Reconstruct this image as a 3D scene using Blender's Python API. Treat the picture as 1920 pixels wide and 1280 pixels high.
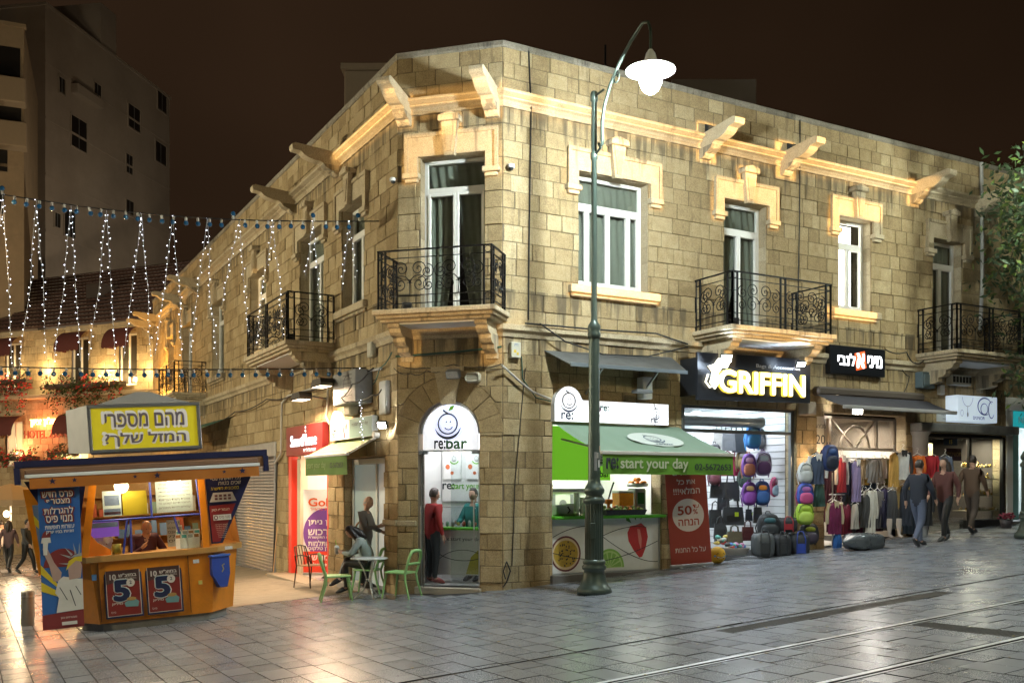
import bpy, math, random
from mathutils import Matrix, Vector
S = bpy.context.scene; COL = S.collection
for _o in list(bpy.data.objects): bpy.data.objects.remove(_o)
PI = math.pi; rad = math.radians; rnd = random.Random(7)

# ---------------------------------------------------------------- camera
FPX, YAW, HY = 1818.58, 0.5103, 910.24
CAM = Vector((-8.240, -15.063, 1.85))
cd = bpy.data.cameras.new('camera'); cam = bpy.data.objects.new('camera', cd); COL.objects.link(cam)
cam.location = CAM; cam.rotation_euler = (rad(90), 0, -YAW)
cd.sensor_width = 36; cd.lens = FPX / 1920 * 36; cd.shift_y = (HY - 640) / 1920
cd.clip_start = .1; cd.clip_end = 2000
S.camera = cam
# ---------------------------------------------------------------- world: dim brown city night sky with faint clouds
wd = bpy.data.worlds.new('World'); S.world = wd; wd.use_nodes = True
wn = wd.node_tree.nodes; wl = wd.node_tree.links
bg = wn['Background']
_tc = wn.new('ShaderNodeTexCoord'); _nz = wn.new('ShaderNodeTexNoise'); _rp = wn.new('ShaderNodeValToRGB')
_nz.inputs['Scale'].default_value = 1.3; _nz.inputs['Detail'].default_value = 4
_rp.color_ramp.elements[0].position = .3; _rp.color_ramp.elements[0].color = (.0040, .0021, .0011, 1)
_rp.color_ramp.elements[1].position = .75; _rp.color_ramp.elements[1].color = (.0215, .0115, .006, 1)
wl.new(_tc.outputs['Generated'], _nz.inputs['Vector']); wl.new(_nz.outputs['Fac'], _rp.inputs['Fac'])
wl.new(_rp.outputs['Color'], bg.inputs['Color']); bg.inputs['Strength'].default_value = 1.0
# ---------------------------------------------------------------- exposure / render settings
S.view_settings.view_transform = 'Standard'; S.view_settings.look = 'None'
S.view_settings.exposure = 0.38; S.view_settings.gamma = 1; S.view_settings.use_curve_mapping = False
S.render.engine = 'CYCLES'
cy = S.cycles
cy.use_denoising = True; cy.max_bounces = 6; cy.diffuse_bounces = 3; cy.glossy_bounces = 3
cy.transmission_bounces = 4; cy.transparent_max_bounces = 12; cy.sample_clamp_indirect = 3.0
cy.caustics_reflective = False; cy.caustics_refractive = False; cy.use_light_tree = True
try: cy.denoiser = 'OPENIMAGEDENOISE'
except Exception: pass

# ---------------------------------------------------------------- frames
GA, GB = .0632, -.0294                       # the street's slope
def gz(x, y): return GA * x + GB * y
F3 = Vector((math.sin(YAW), math.cos(YAW), 0)); R3 = Vector((math.cos(YAW), -math.sin(YAW), 0))
def ray(px, py): return F3 + R3 * ((px - 960) / FPX) + Vector((0, 0, -(py - HY) / FPX))
def gp(px, py, dz=0):                        # a pixel on the street surface
    d = ray(px, py); t = (GA * CAM.x + GB * CAM.y + dz - CAM.z) / (d.z - GA * d.x - GB * d.y); return CAM + d * t
def uz(M, px, py, y=0):                      # a pixel on the plane y of a frame
    I = M.inverted(); o = I @ CAM; d = (I.to_3x3()) @ ray(px, py); t = (y - o.y) / d.y; q = o + d * t; return q.x, q.z
def at(px, py, dep): return CAM + ray(px, py) * dep
def frame(o, ux, uy=None):
    x = Vector(ux).normalized(); z = Vector((0, 0, 1)); y = z.cross(x).normalized(); z = x.cross(y)
    return Matrix(((x.x, y.x, z.x, o[0]), (x.y, y.y, z.y, o[1]), (x.z, y.z, z.z, o[2]), (0, 0, 0, 1)))
W = 1.9835; SQ = math.sqrt(.5)
MR = frame((0, 0, 0), (1, 0, 0))             # right facade: u along the tram street
MC = frame((-W * SQ, W * SQ, 0), (1, -1, 0)) # cut-off corner
ML = frame((-W * SQ, W * SQ, 0), (0, -1, 0)) # left facade: u runs -26 .. 0
ZR, ZC, ZS = 9.72, 8.81, 4.71
def TR(x, y, z): return Matrix.Translation((x, y, z))
def RZ(a): return Matrix.Rotation(a, 4, 'Z')
def RX(a): return Matrix.Rotation(a, 4, 'X')
def RY(a): return Matrix.Rotation(a, 4, 'Y')
def SC(x, y, z): return Matrix.Diagonal((x, y, z, 1))

# ---------------------------------------------------------------- mesh builder
class MB:
    def __init__(s): s.v = []; s.f = []; s.sm = []; s.mi = []; s.tn = []; s.m = 0; s.t = .5; s.M = None
    def add(s, vs, fs, M=None, smooth=False):
        b = len(s.v); M = M if M is not None else s.M
        s.v += [tuple(M @ Vector(v)) for v in vs] if M is not None else [tuple(v) for v in vs]
        for f in fs: s.f.append(tuple(b + i for i in f)); s.sm.append(smooth); s.mi.append(s.m); s.tn.append(s.t)
        return s
    def box(s, x0, x1, y0, y1, z0, z1, M=None):
        v = [(x0,y0,z0),(x1,y0,z0),(x1,y1,z0),(x0,y1,z0),(x0,y0,z1),(x1,y0,z1),(x1,y1,z1),(x0,y1,z1)]
        return s.add(v, [(0,3,2,1),(4,5,6,7),(0,1,5,4),(1,2,6,5),(2,3,7,6),(3,0,4,7)], M)
    def cbox(s, x, y, z, dx, dy, dz, M=None): return s.box(x-dx/2, x+dx/2, y-dy/2, y+dy/2, z-dz/2, z+dz/2, M)
    def bev(s, x0, x1, y0, y1, z0, z1, c=.01, M=None):
        # box with chamfered edges
        X = [(x0, x0+c), (x1, x1-c)]; Y = [(y0, y0+c), (y1, y1-c)]; Z = [(z0, z0+c), (z1, z1-c)]
        v = []; ix = {}
        for i in (0,1):
            for j in (0,1):
                for k in (0,1):
                    for ax in (0,1,2):
                        ix[i,j,k,ax] = len(v)
                        v.append((X[i][0 if ax==0 else 1], Y[j][0 if ax==1 else 1], Z[k][0 if ax==2 else 1]))
        f = []
        for i in (0,1):
            q = [ix[i,0,0,0], ix[i,1,0,0], ix[i,1,1,0], ix[i,0,1,0]]; f.append(q if i else q[::-1])
            q = [ix[0,i,0,1], ix[0,i,1,1], ix[1,i,1,1], ix[1,i,0,1]]; f.append(q if i else q[::-1])
            q = [ix[0,0,i,2], ix[1,0,i,2], ix[1,1,i,2], ix[0,1,i,2]]; f.append(q if i else q[::-1])
        for a in (0,1):
            for b in (0,1):
                q = [ix[a,b,0,0], ix[a,b,0,1], ix[a,b,1,1], ix[a,b,1,0]]; f.append(q if (a ^ b) == 0 else q[::-1])
                q = [ix[a,0,b,0], ix[a,1,b,0], ix[a,1,b,2], ix[a,0,b,2]]; f.append(q if (a ^ b) == 0 else q[::-1])
                q = [ix[0,a,b,1], ix[0,a,b,2], ix[1,a,b,2], ix[1,a,b,1]]; f.append(q if (a ^ b) == 0 else q[::-1])
                for k in (0,1): pass
        for i in (0,1):
            for j in (0,1):
                for k in (0,1):
                    t = [ix[i,j,k,0], ix[i,j,k,1], ix[i,j,k,2]]; f.append(t if (i + j + k) % 2 else t[::-1])
        return s.add(v, f, M)
    def prism(s, poly, y0, y1, M=None):      # poly of (x,z), extruded along y
        n = len(poly); v = [(x, y0, z) for x, z in poly] + [(x, y1, z) for x, z in poly]
        f = [tuple(range(n)), tuple(range(2*n-1, n-1, -1))]
        f += [((i+1) % n, i, n+i, n+(i+1) % n) for i in range(n)]
        return s.add(v, f, M)
    def face(s, pts, M=None): return s.add(pts, [tuple(range(len(pts)))], M)
    def disc(s, cx, cz, rx, rz, y, n=32, M=None, a0=0, a1=2*PI):
        k = n if a1 - a0 > 6.2 else n + 1
        return s.face([(cx + rx*math.cos(a0 + (a1-a0)*i/n), y, cz + rz*math.sin(a0 + (a1-a0)*i/n)) for i in range(k)], M)
    def arc(s, cx, cz, rx, rz, y, w, a0=0, a1=2*PI, n=40, w1=None, M=None):   # flat ring stroke
        v = []; w1 = w if w1 is None else w1
        for i in range(n+1):
            t = i / n; a = a0 + (a1-a0)*t; ww = (w1 + (w-w1)*math.sin(PI*t)) / 2
            for q in (-ww, ww): v.append((cx + (rx+q)*math.cos(a), y, cz + (rz+q)*math.sin(a)))
        return s.add(v, [(2*i, 2*i+2, 2*i+3, 2*i+1) for i in range(n)], M)
    def stroke(s, pts, w, y, M=None):        # flat polyline in xz
        v = []; n = len(pts)
        for i, (x, z) in enumerate(pts):
            a = pts[max(i-1, 0)]; b = pts[min(i+1, n-1)]; dx, dz = b[0]-a[0], b[1]-a[1]; L = math.hypot(dx, dz) or 1
            v += [(x - dz/L*w/2, y, z + dx/L*w/2), (x + dz/L*w/2, y, z - dx/L*w/2)]
        return s.add(v, [(2*i, 2*i+1, 2*i+3, 2*i+2) for i in range(n-1)], M)
    def tube(s, pts, r, n=6, M=None, closed=False, smooth=True, cap=True):
        P = [Vector(p) for p in pts]; k = len(P); rs = r if isinstance(r, (list, tuple)) else [r]*k
        v = []; up = None
        for i in range(k):
            if closed: d = P[(i+1) % k] - P[i-1]
            else: d = P[min(i+1, k-1)] - P[max(i-1, 0)]
            if d.length < 1e-9: d = Vector((0, 0, 1))
            d.normalize()
            if up is None: up = Vector((0, 0, 1)) if abs(d.z) < .9 else Vector((1, 0, 0))
            a = up - d * up.dot(d)
            if a.length < 1e-6: a = d.orthogonal()
            a.normalize(); up = a; b = d.cross(a)
            v += [P[i] + (a*math.cos(2*PI*j/n) + b*math.sin(2*PI*j/n)) * rs[i] for j in range(n)]
        f = []
        for i in range(k if closed else k-1):
            i2 = (i+1) % k
            f += [(i*n+j, i*n+(j+1) % n, i2*n+(j+1) % n, i2*n+j) for j in range(n)]
        s.add(v, f, M, smooth)
        if cap and not closed:
            s.add(v[:n], [tuple(range(n-1, -1, -1))], M); s.add(v[-n:], [tuple(range(n))], M)
        return s
    def lathe(s, prof, n=20, M=None, smooth=True, a0=0, a1=2*PI):
        full = a1 - a0 > 6.2; m = n if full else n + 1; v = []; f = []
        for r, z in prof: v += [(r*math.cos(a0+(a1-a0)*j/n), r*math.sin(a0+(a1-a0)*j/n), z) for j in range(m)]
        for i in range(len(prof)-1):
            for j in range(n):
                j2 = (j+1) % m
                f.append((i*m+j, i*m+j2, (i+1)*m+j2, (i+1)*m+j))
        return s.add(v, f, M, smooth)
    def ell(s, c, r, nu=12, nv=8, M=None, fn=None):
        v = []; f = []
        for i in range(nv+1):
            th = PI*i/nv
            for j in range(nu):
                ph = 2*PI*j/nu; p = [math.sin(th)*math.cos(ph), math.sin(th)*math.sin(ph), math.cos(th)]
                if fn: p = fn(p)
                v.append((c[0]+r[0]*p[0], c[1]+r[1]*p[1], c[2]+r[2]*p[2]))
        for i in range(nv):
            for j in range(nu): f.append((i*nu+j, (i+1)*nu+j, (i+1)*nu+(j+1) % nu, i*nu+(j+1) % nu))
        return s.add(v, f, M, True)
    def grid(s, fn, nu, nv, M=None, smooth=True):
        v = [fn(i/nu, j/nv) for j in range(nv+1) for i in range(nu+1)]; k = nu+1
        return s.add(v, [(j*k+i, j*k+i+1, (j+1)*k+i+1, (j+1)*k+i) for j in range(nv) for i in range(nu)], M, smooth)
    def text(s, body, x, z, h=None, w=None, y=0, bold=0, ext=0, al='L', M=None, shear=0, lsp=1, rtl=False):
        v, f, bw, bh = glyphs(body, 0 if bold >= .025 else bold, ext, shear, lsp, rtl)
        if h is None: h = w * bh / bw
        sx = (w / bw) if w else h / bh; sz = h / bh
        ww = bw * sx; ox = x - (ww if al == 'R' else ww/2 if al == 'C' else 0)
        if bold >= .025:                     # heavy strokes: staggered shifted copies
            for k in range(8):
                dx, dz = bold*.62*math.cos(k*PI/4), bold*.62*math.sin(k*PI/4)
                s.add([(ox + (p[0]+dx)*sx, y - p[2] + .0004*(k+1), z + (p[1]+dz)*sz) for p in v], f, M)
        return s.add([(ox + p[0]*sx, y - p[2], z + p[1]*sz) for p in v], f, M)
    def build(s, name, mats, parent=None, M=None, kind=None):
        me = bpy.data.meshes.new(name); me.from_pydata(s.v, [], s.f)
        mats = mats if isinstance(mats, (list, tuple)) else [mats]
        for m in mats: me.materials.append(m)
        me.polygons.foreach_set('use_smooth', s.sm); me.polygons.foreach_set('material_index', s.mi)
        if any(t != .5 for t in s.tn):
            at_ = me.attributes.new('tone', 'FLOAT', 'FACE'); at_.data.foreach_set('value', s.tn)
        me.update()
        return put(name, me, parent, M, kind)
WMX = {}
def put(name, me, parent=None, M=None, kind=None):
    o = bpy.data.objects.new(name, me); COL.objects.link(o); M = M if M is not None else (WMX[parent.name] if parent else Matrix())
    if parent: o.parent = parent; o.matrix_basis = WMX[parent.name].inverted() @ M
    else: o.matrix_basis = M
    WMX[o.name] = M.copy()
    if kind: o['kind'] = kind
    return o
def tag(o, label, cat, group=None):
    o['label'] = label; o['category'] = cat
    if group: o['group'] = group
    return o
def thing(name, label, cat, M=None, group=None): return tag(put(name, None, None, M or Matrix()), label, cat, group)
def struct(name, mb, mats, M=None): return mb.build(name, mats, None, M, 'structure')
_gc = {}
def glyphs(body, bold, ext, shear, lsp, rtl):
    if rtl: body = '\n'.join(heb(l) for l in body.split('\n'))
    k = (body, bold, ext, shear, lsp)
    if k in _gc: return _gc[k]
    cu = bpy.data.curves.new('t', 'FONT'); cu.body = body; cu.size = 1; cu.offset = bold; cu.extrude = ext; cu.shear = shear
    cu.align_x = 'CENTER'; cu.space_line = lsp; cu.resolution_u = 3
    ob = bpy.data.objects.new('t', cu); me = bpy.data.meshes.new_from_object(ob)
    v = [tuple(p.co) for p in me.vertices]; f = [tuple(p.vertices) for p in me.polygons]
    bpy.data.objects.remove(ob); bpy.data.curves.remove(cu); bpy.data.meshes.remove(me)
    x0 = min(p[0] for p in v); x1 = max(p[0] for p in v); y0 = min(p[1] for p in v); y1 = max(p[1] for p in v)
    _gc[k] = ([(a-x0, b-y0, c) for a, b, c in v], f, x1-x0, y1-y0); return _gc[k]
def heb(t):                                   # right-to-left line, digits kept in order
    out = []; run = ''
    for ch in t[::-1]:
        if ch.isdigit(): run = ch + run
        else:
            out.append(run); run = ''; out.append(ch)
    out.append(run); return ''.join(out)
def copy_tree(o, M, label=None, group=None):
    M0 = WMX[o.name]; c = o.copy(); COL.objects.link(c); c.matrix_basis = M; WMX[c.name] = M.copy()
    if label: c['label'] = label
    if group: c['group'] = group
    def rec(src, dst):
        for ch in list(src.children):
            k = ch.copy(); COL.objects.link(k); k.parent = dst; WMX[k.name] = M @ M0.inverted() @ WMX[ch.name]; rec(ch, k)
    rec(o, c); return c

# ---------------------------------------------------------------- materials
def _nodes(name):
    m = bpy.data.materials.new(name); m.use_nodes = True; t = m.node_tree
    return m, t, t.nodes, t.links, t.nodes['Principled BSDF']
def N(t, typ, **kw):
    n = t.nodes.new('ShaderNode' + typ)
    for k, v in kw.items():
        if k in n.inputs: n.inputs[k].default_value = v
        else: setattr(n, k, v)
    return n
def mth(t, op, a, b=None, c=None):
    n = t.nodes.new('ShaderNodeMath'); n.operation = op
    for i, q in enumerate((a, b, c)):
        if q is None: continue
        if isinstance(q, (int, float)): n.inputs[i].default_value = q
        else: t.links.new(q, n.inputs[i])
    return n.outputs[0]
_mc = {}
def mat(name, col, rough=.55, metal=0, var=.12, scale=6, bump=0, bscale=40, emit=0, ecol=None, spec=.5, coat=0, sheen=0, dirt=0):
    if name in _mc: return _mc[name]
    m, t, n, l, b = _nodes(name)
    co = N(t, 'TexCoord'); nz = N(t, 'TexNoise', Scale=scale, Detail=5.0, Roughness=.6); l.new(co.outputs['Object'], nz.inputs['Vector'])
    mx = N(t, 'Mix'); mx.data_type = 'RGBA'
    mx.inputs[6].default_value = (*[max(0, c*(1-var)) for c in col], 1); mx.inputs[7].default_value = (*[min(1, c*(1+var)) for c in col], 1)
    l.new(nz.outputs['Fac'], mx.inputs[0]); out = mx.outputs[2]
    if dirt:
        n2 = N(t, 'TexNoise', Scale=scale*.6, Detail=8.0, Roughness=.75); l.new(co.outputs['Object'], n2.inputs['Vector'])
        rp = N(t, 'ValToRGB'); rp.color_ramp.elements[0].position = .45; rp.color_ramp.elements[1].position = .7
        l.new(n2.outputs['Fac'], rp.inputs['Fac']); m2 = N(t, 'Mix'); m2.data_type = 'RGBA'
        f = mth(t, 'MULTIPLY', rp.outputs['Color'], dirt); l.new(f, m2.inputs[0]); l.new(out, m2.inputs[6])
        m2.inputs[7].default_value = (*[c*.35 for c in col], 1); out = m2.outputs[2]
    l.new(out, b.inputs['Base Color'])
    r2 = N(t, 'MapRange'); r2.inputs['To Min'].default_value = max(.02, rough*.8); r2.inputs['To Max'].default_value = min(1, rough*1.2)
    l.new(nz.outputs['Fac'], r2.inputs['Value']); l.new(r2.outputs['Result'], b.inputs['Roughness'])
    b.inputs['Metallic'].default_value = metal; b.inputs['Specular IOR Level'].default_value = spec; b.inputs['Coat Weight'].default_value = coat
    if sheen: b.inputs['Sheen Weight'].default_value = sheen
    if bump:
        n3 = N(t, 'TexNoise', Scale=bscale, Detail=4.0); l.new(co.outputs['Object'], n3.inputs['Vector'])
        bp = N(t, 'Bump', Strength=bump, Distance=.01); l.new(n3.outputs['Fac'], bp.inputs['Height']); l.new(bp.outputs['Normal'], b.inputs['Normal'])
    if emit:
        b.inputs['Emission Color'].default_value = (*(ecol or col), 1); b.inputs['Emission Strength'].default_value = emit
    _mc[name] = m; return m
def glass(name='clear_glass', col=(.9, .95, .95), alpha=.12, rough=.03):
    if name in _mc: return _mc[name]
    m, t, n, l, b = _nodes(name)
    n.remove(b); o = n['Material Output']; tr = N(t, 'BsdfTransparent'); tr.inputs['Color'].default_value = (*col, 1)
    gl = N(t, 'BsdfGlossy', Roughness=rough); fr = N(t, 'LayerWeight'); mx = N(t, 'MixShader')
    sch = mth(t, 'MULTIPLY_ADD', mth(t, 'POWER', fr.outputs['Facing'], 5.0), .9, .035)
    nz = N(t, 'TexNoise', Scale=3.0); a = mth(t, 'MULTIPLY_ADD', nz.outputs['Fac'], alpha, sch)
    l.new(a, mx.inputs['Fac']); l.new(tr.outputs[0], mx.inputs[1]); l.new(gl.outputs[0], mx.inputs[2]); l.new(mx.outputs[0], o.inputs['Surface'])
    _mc[name] = m; return m
def stone_mat(name, c0, c1, c2, stain=.75, bump=.5, bs=28, rough=.85):
    m, t, n, l, b = _nodes(name)
    co = N(t, 'TexCoord'); at_ = N(t, 'Attribute'); at_.attribute_name = 'tone'
    rp = N(t, 'ValToRGB'); e = rp.color_ramp.elements; e[0].position = .0; e[0].color = (*c0, 1); e[1].position = 1; e[1].color = (*c2, 1)
    k = e.new(.5); k.color = (*c1, 1)
    nz = N(t, 'TexNoise', Scale=5.0, Detail=6.0, Roughness=.65); l.new(co.outputs['Object'], nz.inputs['Vector'])
    f = mth(t, 'ADD', at_.outputs['Fac'], mth(t, 'MULTIPLY', mth(t, 'SUBTRACT', nz.outputs['Fac'], .5), .9)); l.new(f, rp.inputs['Fac'])
    # fine speckle
    sp = N(t, 'TexNoise', Scale=55.0, Detail=3.0, Roughness=.7); l.new(co.outputs['Object'], sp.inputs['Vector'])
    spr = N(t, 'MapRange'); spr.inputs['From Min'].default_value = .3; spr.inputs['From Max'].default_value = .62
    spr.inputs['To Min'].default_value = .62; spr.inputs['To Max'].default_value = 1.08; l.new(sp.outputs['Fac'], spr.inputs['Value'])
    mu = N(t, 'Mix'); mu.data_type = 'RGBA'; mu.blend_type = 'MULTIPLY'; mu.inputs[0].default_value = 1
    l.new(rp.outputs['Color'], mu.inputs[6]); l.new(spr.outputs['Result'], mu.inputs[7])
    # rain streaks and soot blotches
    mp = N(t, 'Mapping'); mp.inputs['Scale'].default_value = (3.2, 3.2, .38); l.new(co.outputs['Object'], mp.inputs['Vector'])
    st = N(t, 'TexNoise', Scale=1.0, Detail=5.0, Roughness=.72); l.new(mp.outputs[0], st.inputs['Vector'])
    sr = N(t, 'ValToRGB'); sr.color_ramp.elements[0].position = .58; sr.color_ramp.elements[1].position = .74; l.new(st.outputs['Fac'], sr.inputs['Fac'])
    m2 = N(t, 'Mix'); m2.data_type = 'RGBA'; l.new(mth(t, 'MULTIPLY', sr.outputs['Color'], stain), m2.inputs[0])
    l.new(mu.outputs[2], m2.inputs[6]); m2.inputs[7].default_value = (c0[0]*.22, c0[1]*.22, c0[2]*.24, 1)
    # drip marks hanging from the ledges
    sx = N(t, 'SeparateXYZ'); l.new(co.outputs['Object'], sx.inputs[0]); mk = None
    for zl in (8.56, 4.50, 5.34):
        r = N(t, 'MapRange'); l.new(sx.outputs['Z'], r.inputs['Value']); r.inputs['From Min'].default_value = zl-1.1; r.inputs['From Max'].default_value = zl; r.inputs['To Min'].default_value = 0; r.inputs['To Max'].default_value = 1
        v_ = mth(t, 'MULTIPLY', r.outputs['Result'], mth(t, 'LESS_THAN', sx.outputs['Z'], zl)); mk = v_ if mk is None else mth(t, 'MAXIMUM', mk, v_)
    mp2 = N(t, 'Mapping'); mp2.inputs['Scale'].default_value = (5.5, 5.5, .25); l.new(co.outputs['Object'], mp2.inputs['Vector'])
    dn = N(t, 'TexNoise', Scale=1.0, Detail=4.0, Roughness=.6); l.new(mp2.outputs[0], dn.inputs['Vector'])
    dq = mth(t, 'MULTIPLY_ADD', mk, .30, dn.outputs['Fac']); dr_ = N(t, 'MapRange'); l.new(dq, dr_.inputs['Value']); dr_.inputs['From Min'].default_value = .72; dr_.inputs['From Max'].default_value = .82
    sp2 = mth(t, 'MULTIPLY', dr_.outputs['Result'], mth(t, 'MULTIPLY_ADD', sp.outputs['Fac'], 1.2, .1))
    m3 = N(t, 'Mix'); m3.data_type = 'RGBA'; l.new(mth(t, 'MINIMUM', mth(t, 'MULTIPLY', sp2, stain*1.3), .8), m3.inputs[0]); l.new(m2.outputs[2], m3.inputs[6]); m3.inputs[7].default_value = (.045, .04, .033, 1); m2 = m3
    l.new(m2.outputs[2], b.inputs['Base Color']); b.inputs['Roughness'].default_value = rough; b.inputs['Specular IOR Level'].default_value = .25
    bn = N(t, 'TexNoise', Scale=float(bs), Detail=6.0, Roughness=.7); l.new(co.outputs['Object'], bn.inputs['Vector'])
    bp = N(t, 'Bump', Strength=bump, Distance=.02); l.new(bn.outputs['Fac'], bp.inputs['Height']); l.new(bp.outputs['Normal'], b.inputs['Normal'])
    _mc[name] = m; return m
STONE = stone_mat('limestone_ashlar', (.21, .145, .068), (.38, .28, .145), (.53, .42, .245), .65)
TRIM = stone_mat('dressed_limestone', (.32, .25, .15), (.46, .37, .235), (.57, .48, .33), .6, .4, 40)
MORTAR = mat('lime_mortar', (.11, .08, .048), .95, var=.3, scale=12, bump=.3)
WFRAME = mat('white_window_paint', (.72, .70, .64), .45, var=.05)
WHITE = mat('white_paint', (.78, .78, .76), .5, var=.05)
IRON = mat('black_wrought_iron', (.012, .012, .013), .45, .6, var=.3)
DARK = mat('dark_room', (.012, .013, .012), .8)
ALU = mat('brushed_aluminium', (.55, .56, .57), .35, .9, var=.1)
BLACK = mat('black_plastic', (.015, .015, .016), .45)
GREY = mat('grey_metal', (.22, .23, .24), .5, .5)
CURT = mat('grey_green_curtain', (.19, .20, .165), .9, var=.25, scale=3)
GLASS = glass(); WGLASS = glass('window_glass', (.95, .97, .95), .05)
CABLE = mat('black_cable', (.012, .012, .012), .6); CABLEW = mat('pale_conduit', (.42, .40, .36), .6); CABLEG = mat('green_cable', (.02, .07, .05), .6)
RED = mat('red_vinyl', (.42, .035, .03), .5); SKIN = mat('skin', (.45, .27, .19), .5, var=.08)
GREEN = mat('lime_green_print', (.16, .45, .02), .5); INK = mat('dark_ink', (.02, .025, .03), .6); NAVY = mat('navy_ink', (.03, .05, .11), .5)
def lamp(name, typ, loc, power, col, size=.1, rot=None, cone=None, blend=.5, sx=None, sy=None, parent=None, spread=None):
    d = bpy.data.lights.new(name, typ); d.energy = power; d.color = col
    if typ == 'AREA':
        d.shape = 'RECTANGLE'; d.size = sx or size; d.size_y = sy or size
        if spread: d.spread = spread
    else: d.shadow_soft_size = size
    if typ == 'SPOT': d.spot_size = cone or rad(90); d.spot_blend = blend
    o = bpy.data.objects.new(name, d); COL.objects.link(o); o.location = loc
    if rot is not None: o.rotation_euler = rot
    if parent: o.parent = parent; o.matrix_basis = WMX[parent.name].inverted() @ o.matrix_basis
    return o
def aim(o, tgt):
    d = (Vector(tgt) - o.matrix_basis.translation); o.rotation_euler = d.to_track_quat('-Z', 'Y').to_euler(); return o
# ================================================================= GROUND
def paver_mat():
    m, t, n, l, b = _nodes('basalt_paver')
    co = N(t, 'TexCoord'); at_ = N(t, 'Attribute'); at_.attribute_name = 'tone'
    nz = N(t, 'TexNoise', Scale=3.0, Detail=6.0, Roughness=.7); l.new(co.outputs['Object'], nz.inputs['Vector'])
    fine = N(t, 'TexNoise', Scale=90.0, Detail=3.0, Roughness=.6); l.new(co.outputs['Object'], fine.inputs['Vector'])
    f = mth(t, 'ADD', mth(t, 'MULTIPLY', at_.outputs['Fac'], .55), mth(t, 'MULTIPLY', nz.outputs['Fac'], .5))
    f = mth(t, 'ADD', f, mth(t, 'MULTIPLY', mth(t, 'SUBTRACT', fine.outputs['Fac'], .5), .5))
    rp = N(t, 'ValToRGB'); e = rp.color_ramp.elements; e[0].position = .15; e[0].color = (.118, .126, .146, 1); e[1].position = .95; e[1].color = (.26, .276, .312, 1)
    l.new(f, rp.inputs['Fac'])
    # worn dark stains
    st = N(t, 'TexNoise', Scale=.7, Detail=5.0, Roughness=.7); l.new(co.outputs['Object'], st.inputs['Vector'])
    sr = N(t, 'ValToRGB'); sr.color_ramp.elements[0].position = .52; sr.color_ramp.elements[1].position = .75; l.new(st.outputs['Fac'], sr.inputs['Fac'])
    m2 = N(t, 'Mix'); m2.data_type = 'RGBA'; l.new(mth(t, 'MULTIPLY', sr.outputs['Color'], .3), m2.inputs[0]); l.new(rp.outputs['Color'], m2.inputs[6]); m2.inputs[7].default_value = (.05, .047, .042, 1)
    l.new(m2.outputs[2], b.inputs['Base Color'])
    rr = N(t, 'MapRange'); rr.inputs['To Min'].default_value = .22; rr.inputs['To Max'].default_value = .33
    r0 = mth(t, 'ADD', mth(t, 'MULTIPLY', fine.outputs['Fac'], .4), mth(t, 'MULTIPLY', at_.outputs['Fac'], .6)); l.new(r0, rr.inputs['Value'])
    l.new(rr.outputs['Result'], b.inputs['Roughness']); b.inputs['Specular IOR Level'].default_value = .85
    bp = N(t, 'Bump', Strength=.07, Distance=.005); l.new(fine.outputs['Fac'], bp.inputs['Height']); l.new(bp.outputs['Normal'], b.inputs['Normal'])
    return m
PAVER = paver_mat()
GROUT = mat('dark_joint_sand', (.012, .011, .010), .95, var=.4, scale=20)
g = MB(); X0, X1, Y0, Y1 = -170, 170, -60, 190
nx = 17; ny = 12
g.grid(lambda a, b: (X0+(X1-X0)*a, Y0+(Y1-Y0)*b, gz(X0+(X1-X0)*a, Y0+(Y1-Y0)*b) - .012), nx, ny)
ground = struct('ground', g, GROUT)
# pavers: strips .305 wide along the cross street, staggered joints
RAILS = (-7.66, -9.10); GROOVE = -6.13
GRATES = [(-.35, 3.25, -6.52, -6.28)]
def inhouse(x, y):
    if y > -.02 and x > -.02: return True
    if x > -W*SQ - .02 and y > W*SQ - .02: return True
    return x + y > -.03 and x > -W*SQ and y > -.02
tiles = []
pw = .305; i = 0; x = -14.0-.305*30
r1 = random.Random(3)
while x < 27:
    y = -13 + r1.uniform(0, .5)
    ylim = 42 if x < -1.4 else 0.0
    while y < ylim:
        L = r1.choice((.40, .46, .46, .6)); a, b = y, y + L
        segs = [(a, b)]
        bands = [(GROOVE, .028), (RAILS[0], .085), (RAILS[1], .085)]
        if -.6 < x + pw/2 < 3.4: bands.append((-6.41, .145))
        if .94 < x + pw/2 < 1.26: bands.append((-8.385, .62))
        for q, hw in bands:
            o2 = []
            for s0, s1 in segs:
                if s1 < q-hw or s0 > q+hw: o2.append((s0, s1))
                else:
                    if s0 < q-hw: o2.append((s0, q-hw))
                    if s1 > q+hw: o2.append((q+hw, s1))
            segs = o2
        for s0, s1 in segs:
            if s1 - s0 < .05: continue
            cxp, cyp = x + pw/2, (s0+s1)/2
            if inhouse(x+pw, s1) and inhouse(x, s0): continue
            if False: continue
            d = Vector((cxp, cyp, 0)) - CAM; dep = d.dot(F3)
            if dep < 3 or dep > 62: continue
            px = 960 + FPX*d.dot(R3)/dep; py = HY + FPX*(CAM.z - gz(cxp, cyp))/dep
            if px < -120 or px > 2060 or py > 1330: continue
            vis = 0 < px < 1920 and py < 1275 and not (px < 420 and py < 1160)
            tiles.append((-(FPX/dep)**2/dep*(s1-s0) if vis else 0, x, s0, s1, r1.gauss(.5, .085), r1.uniform(-.0025, .0025)))
        y = b
    x += pw
tiles.sort(key=lambda q: q[0])
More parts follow.
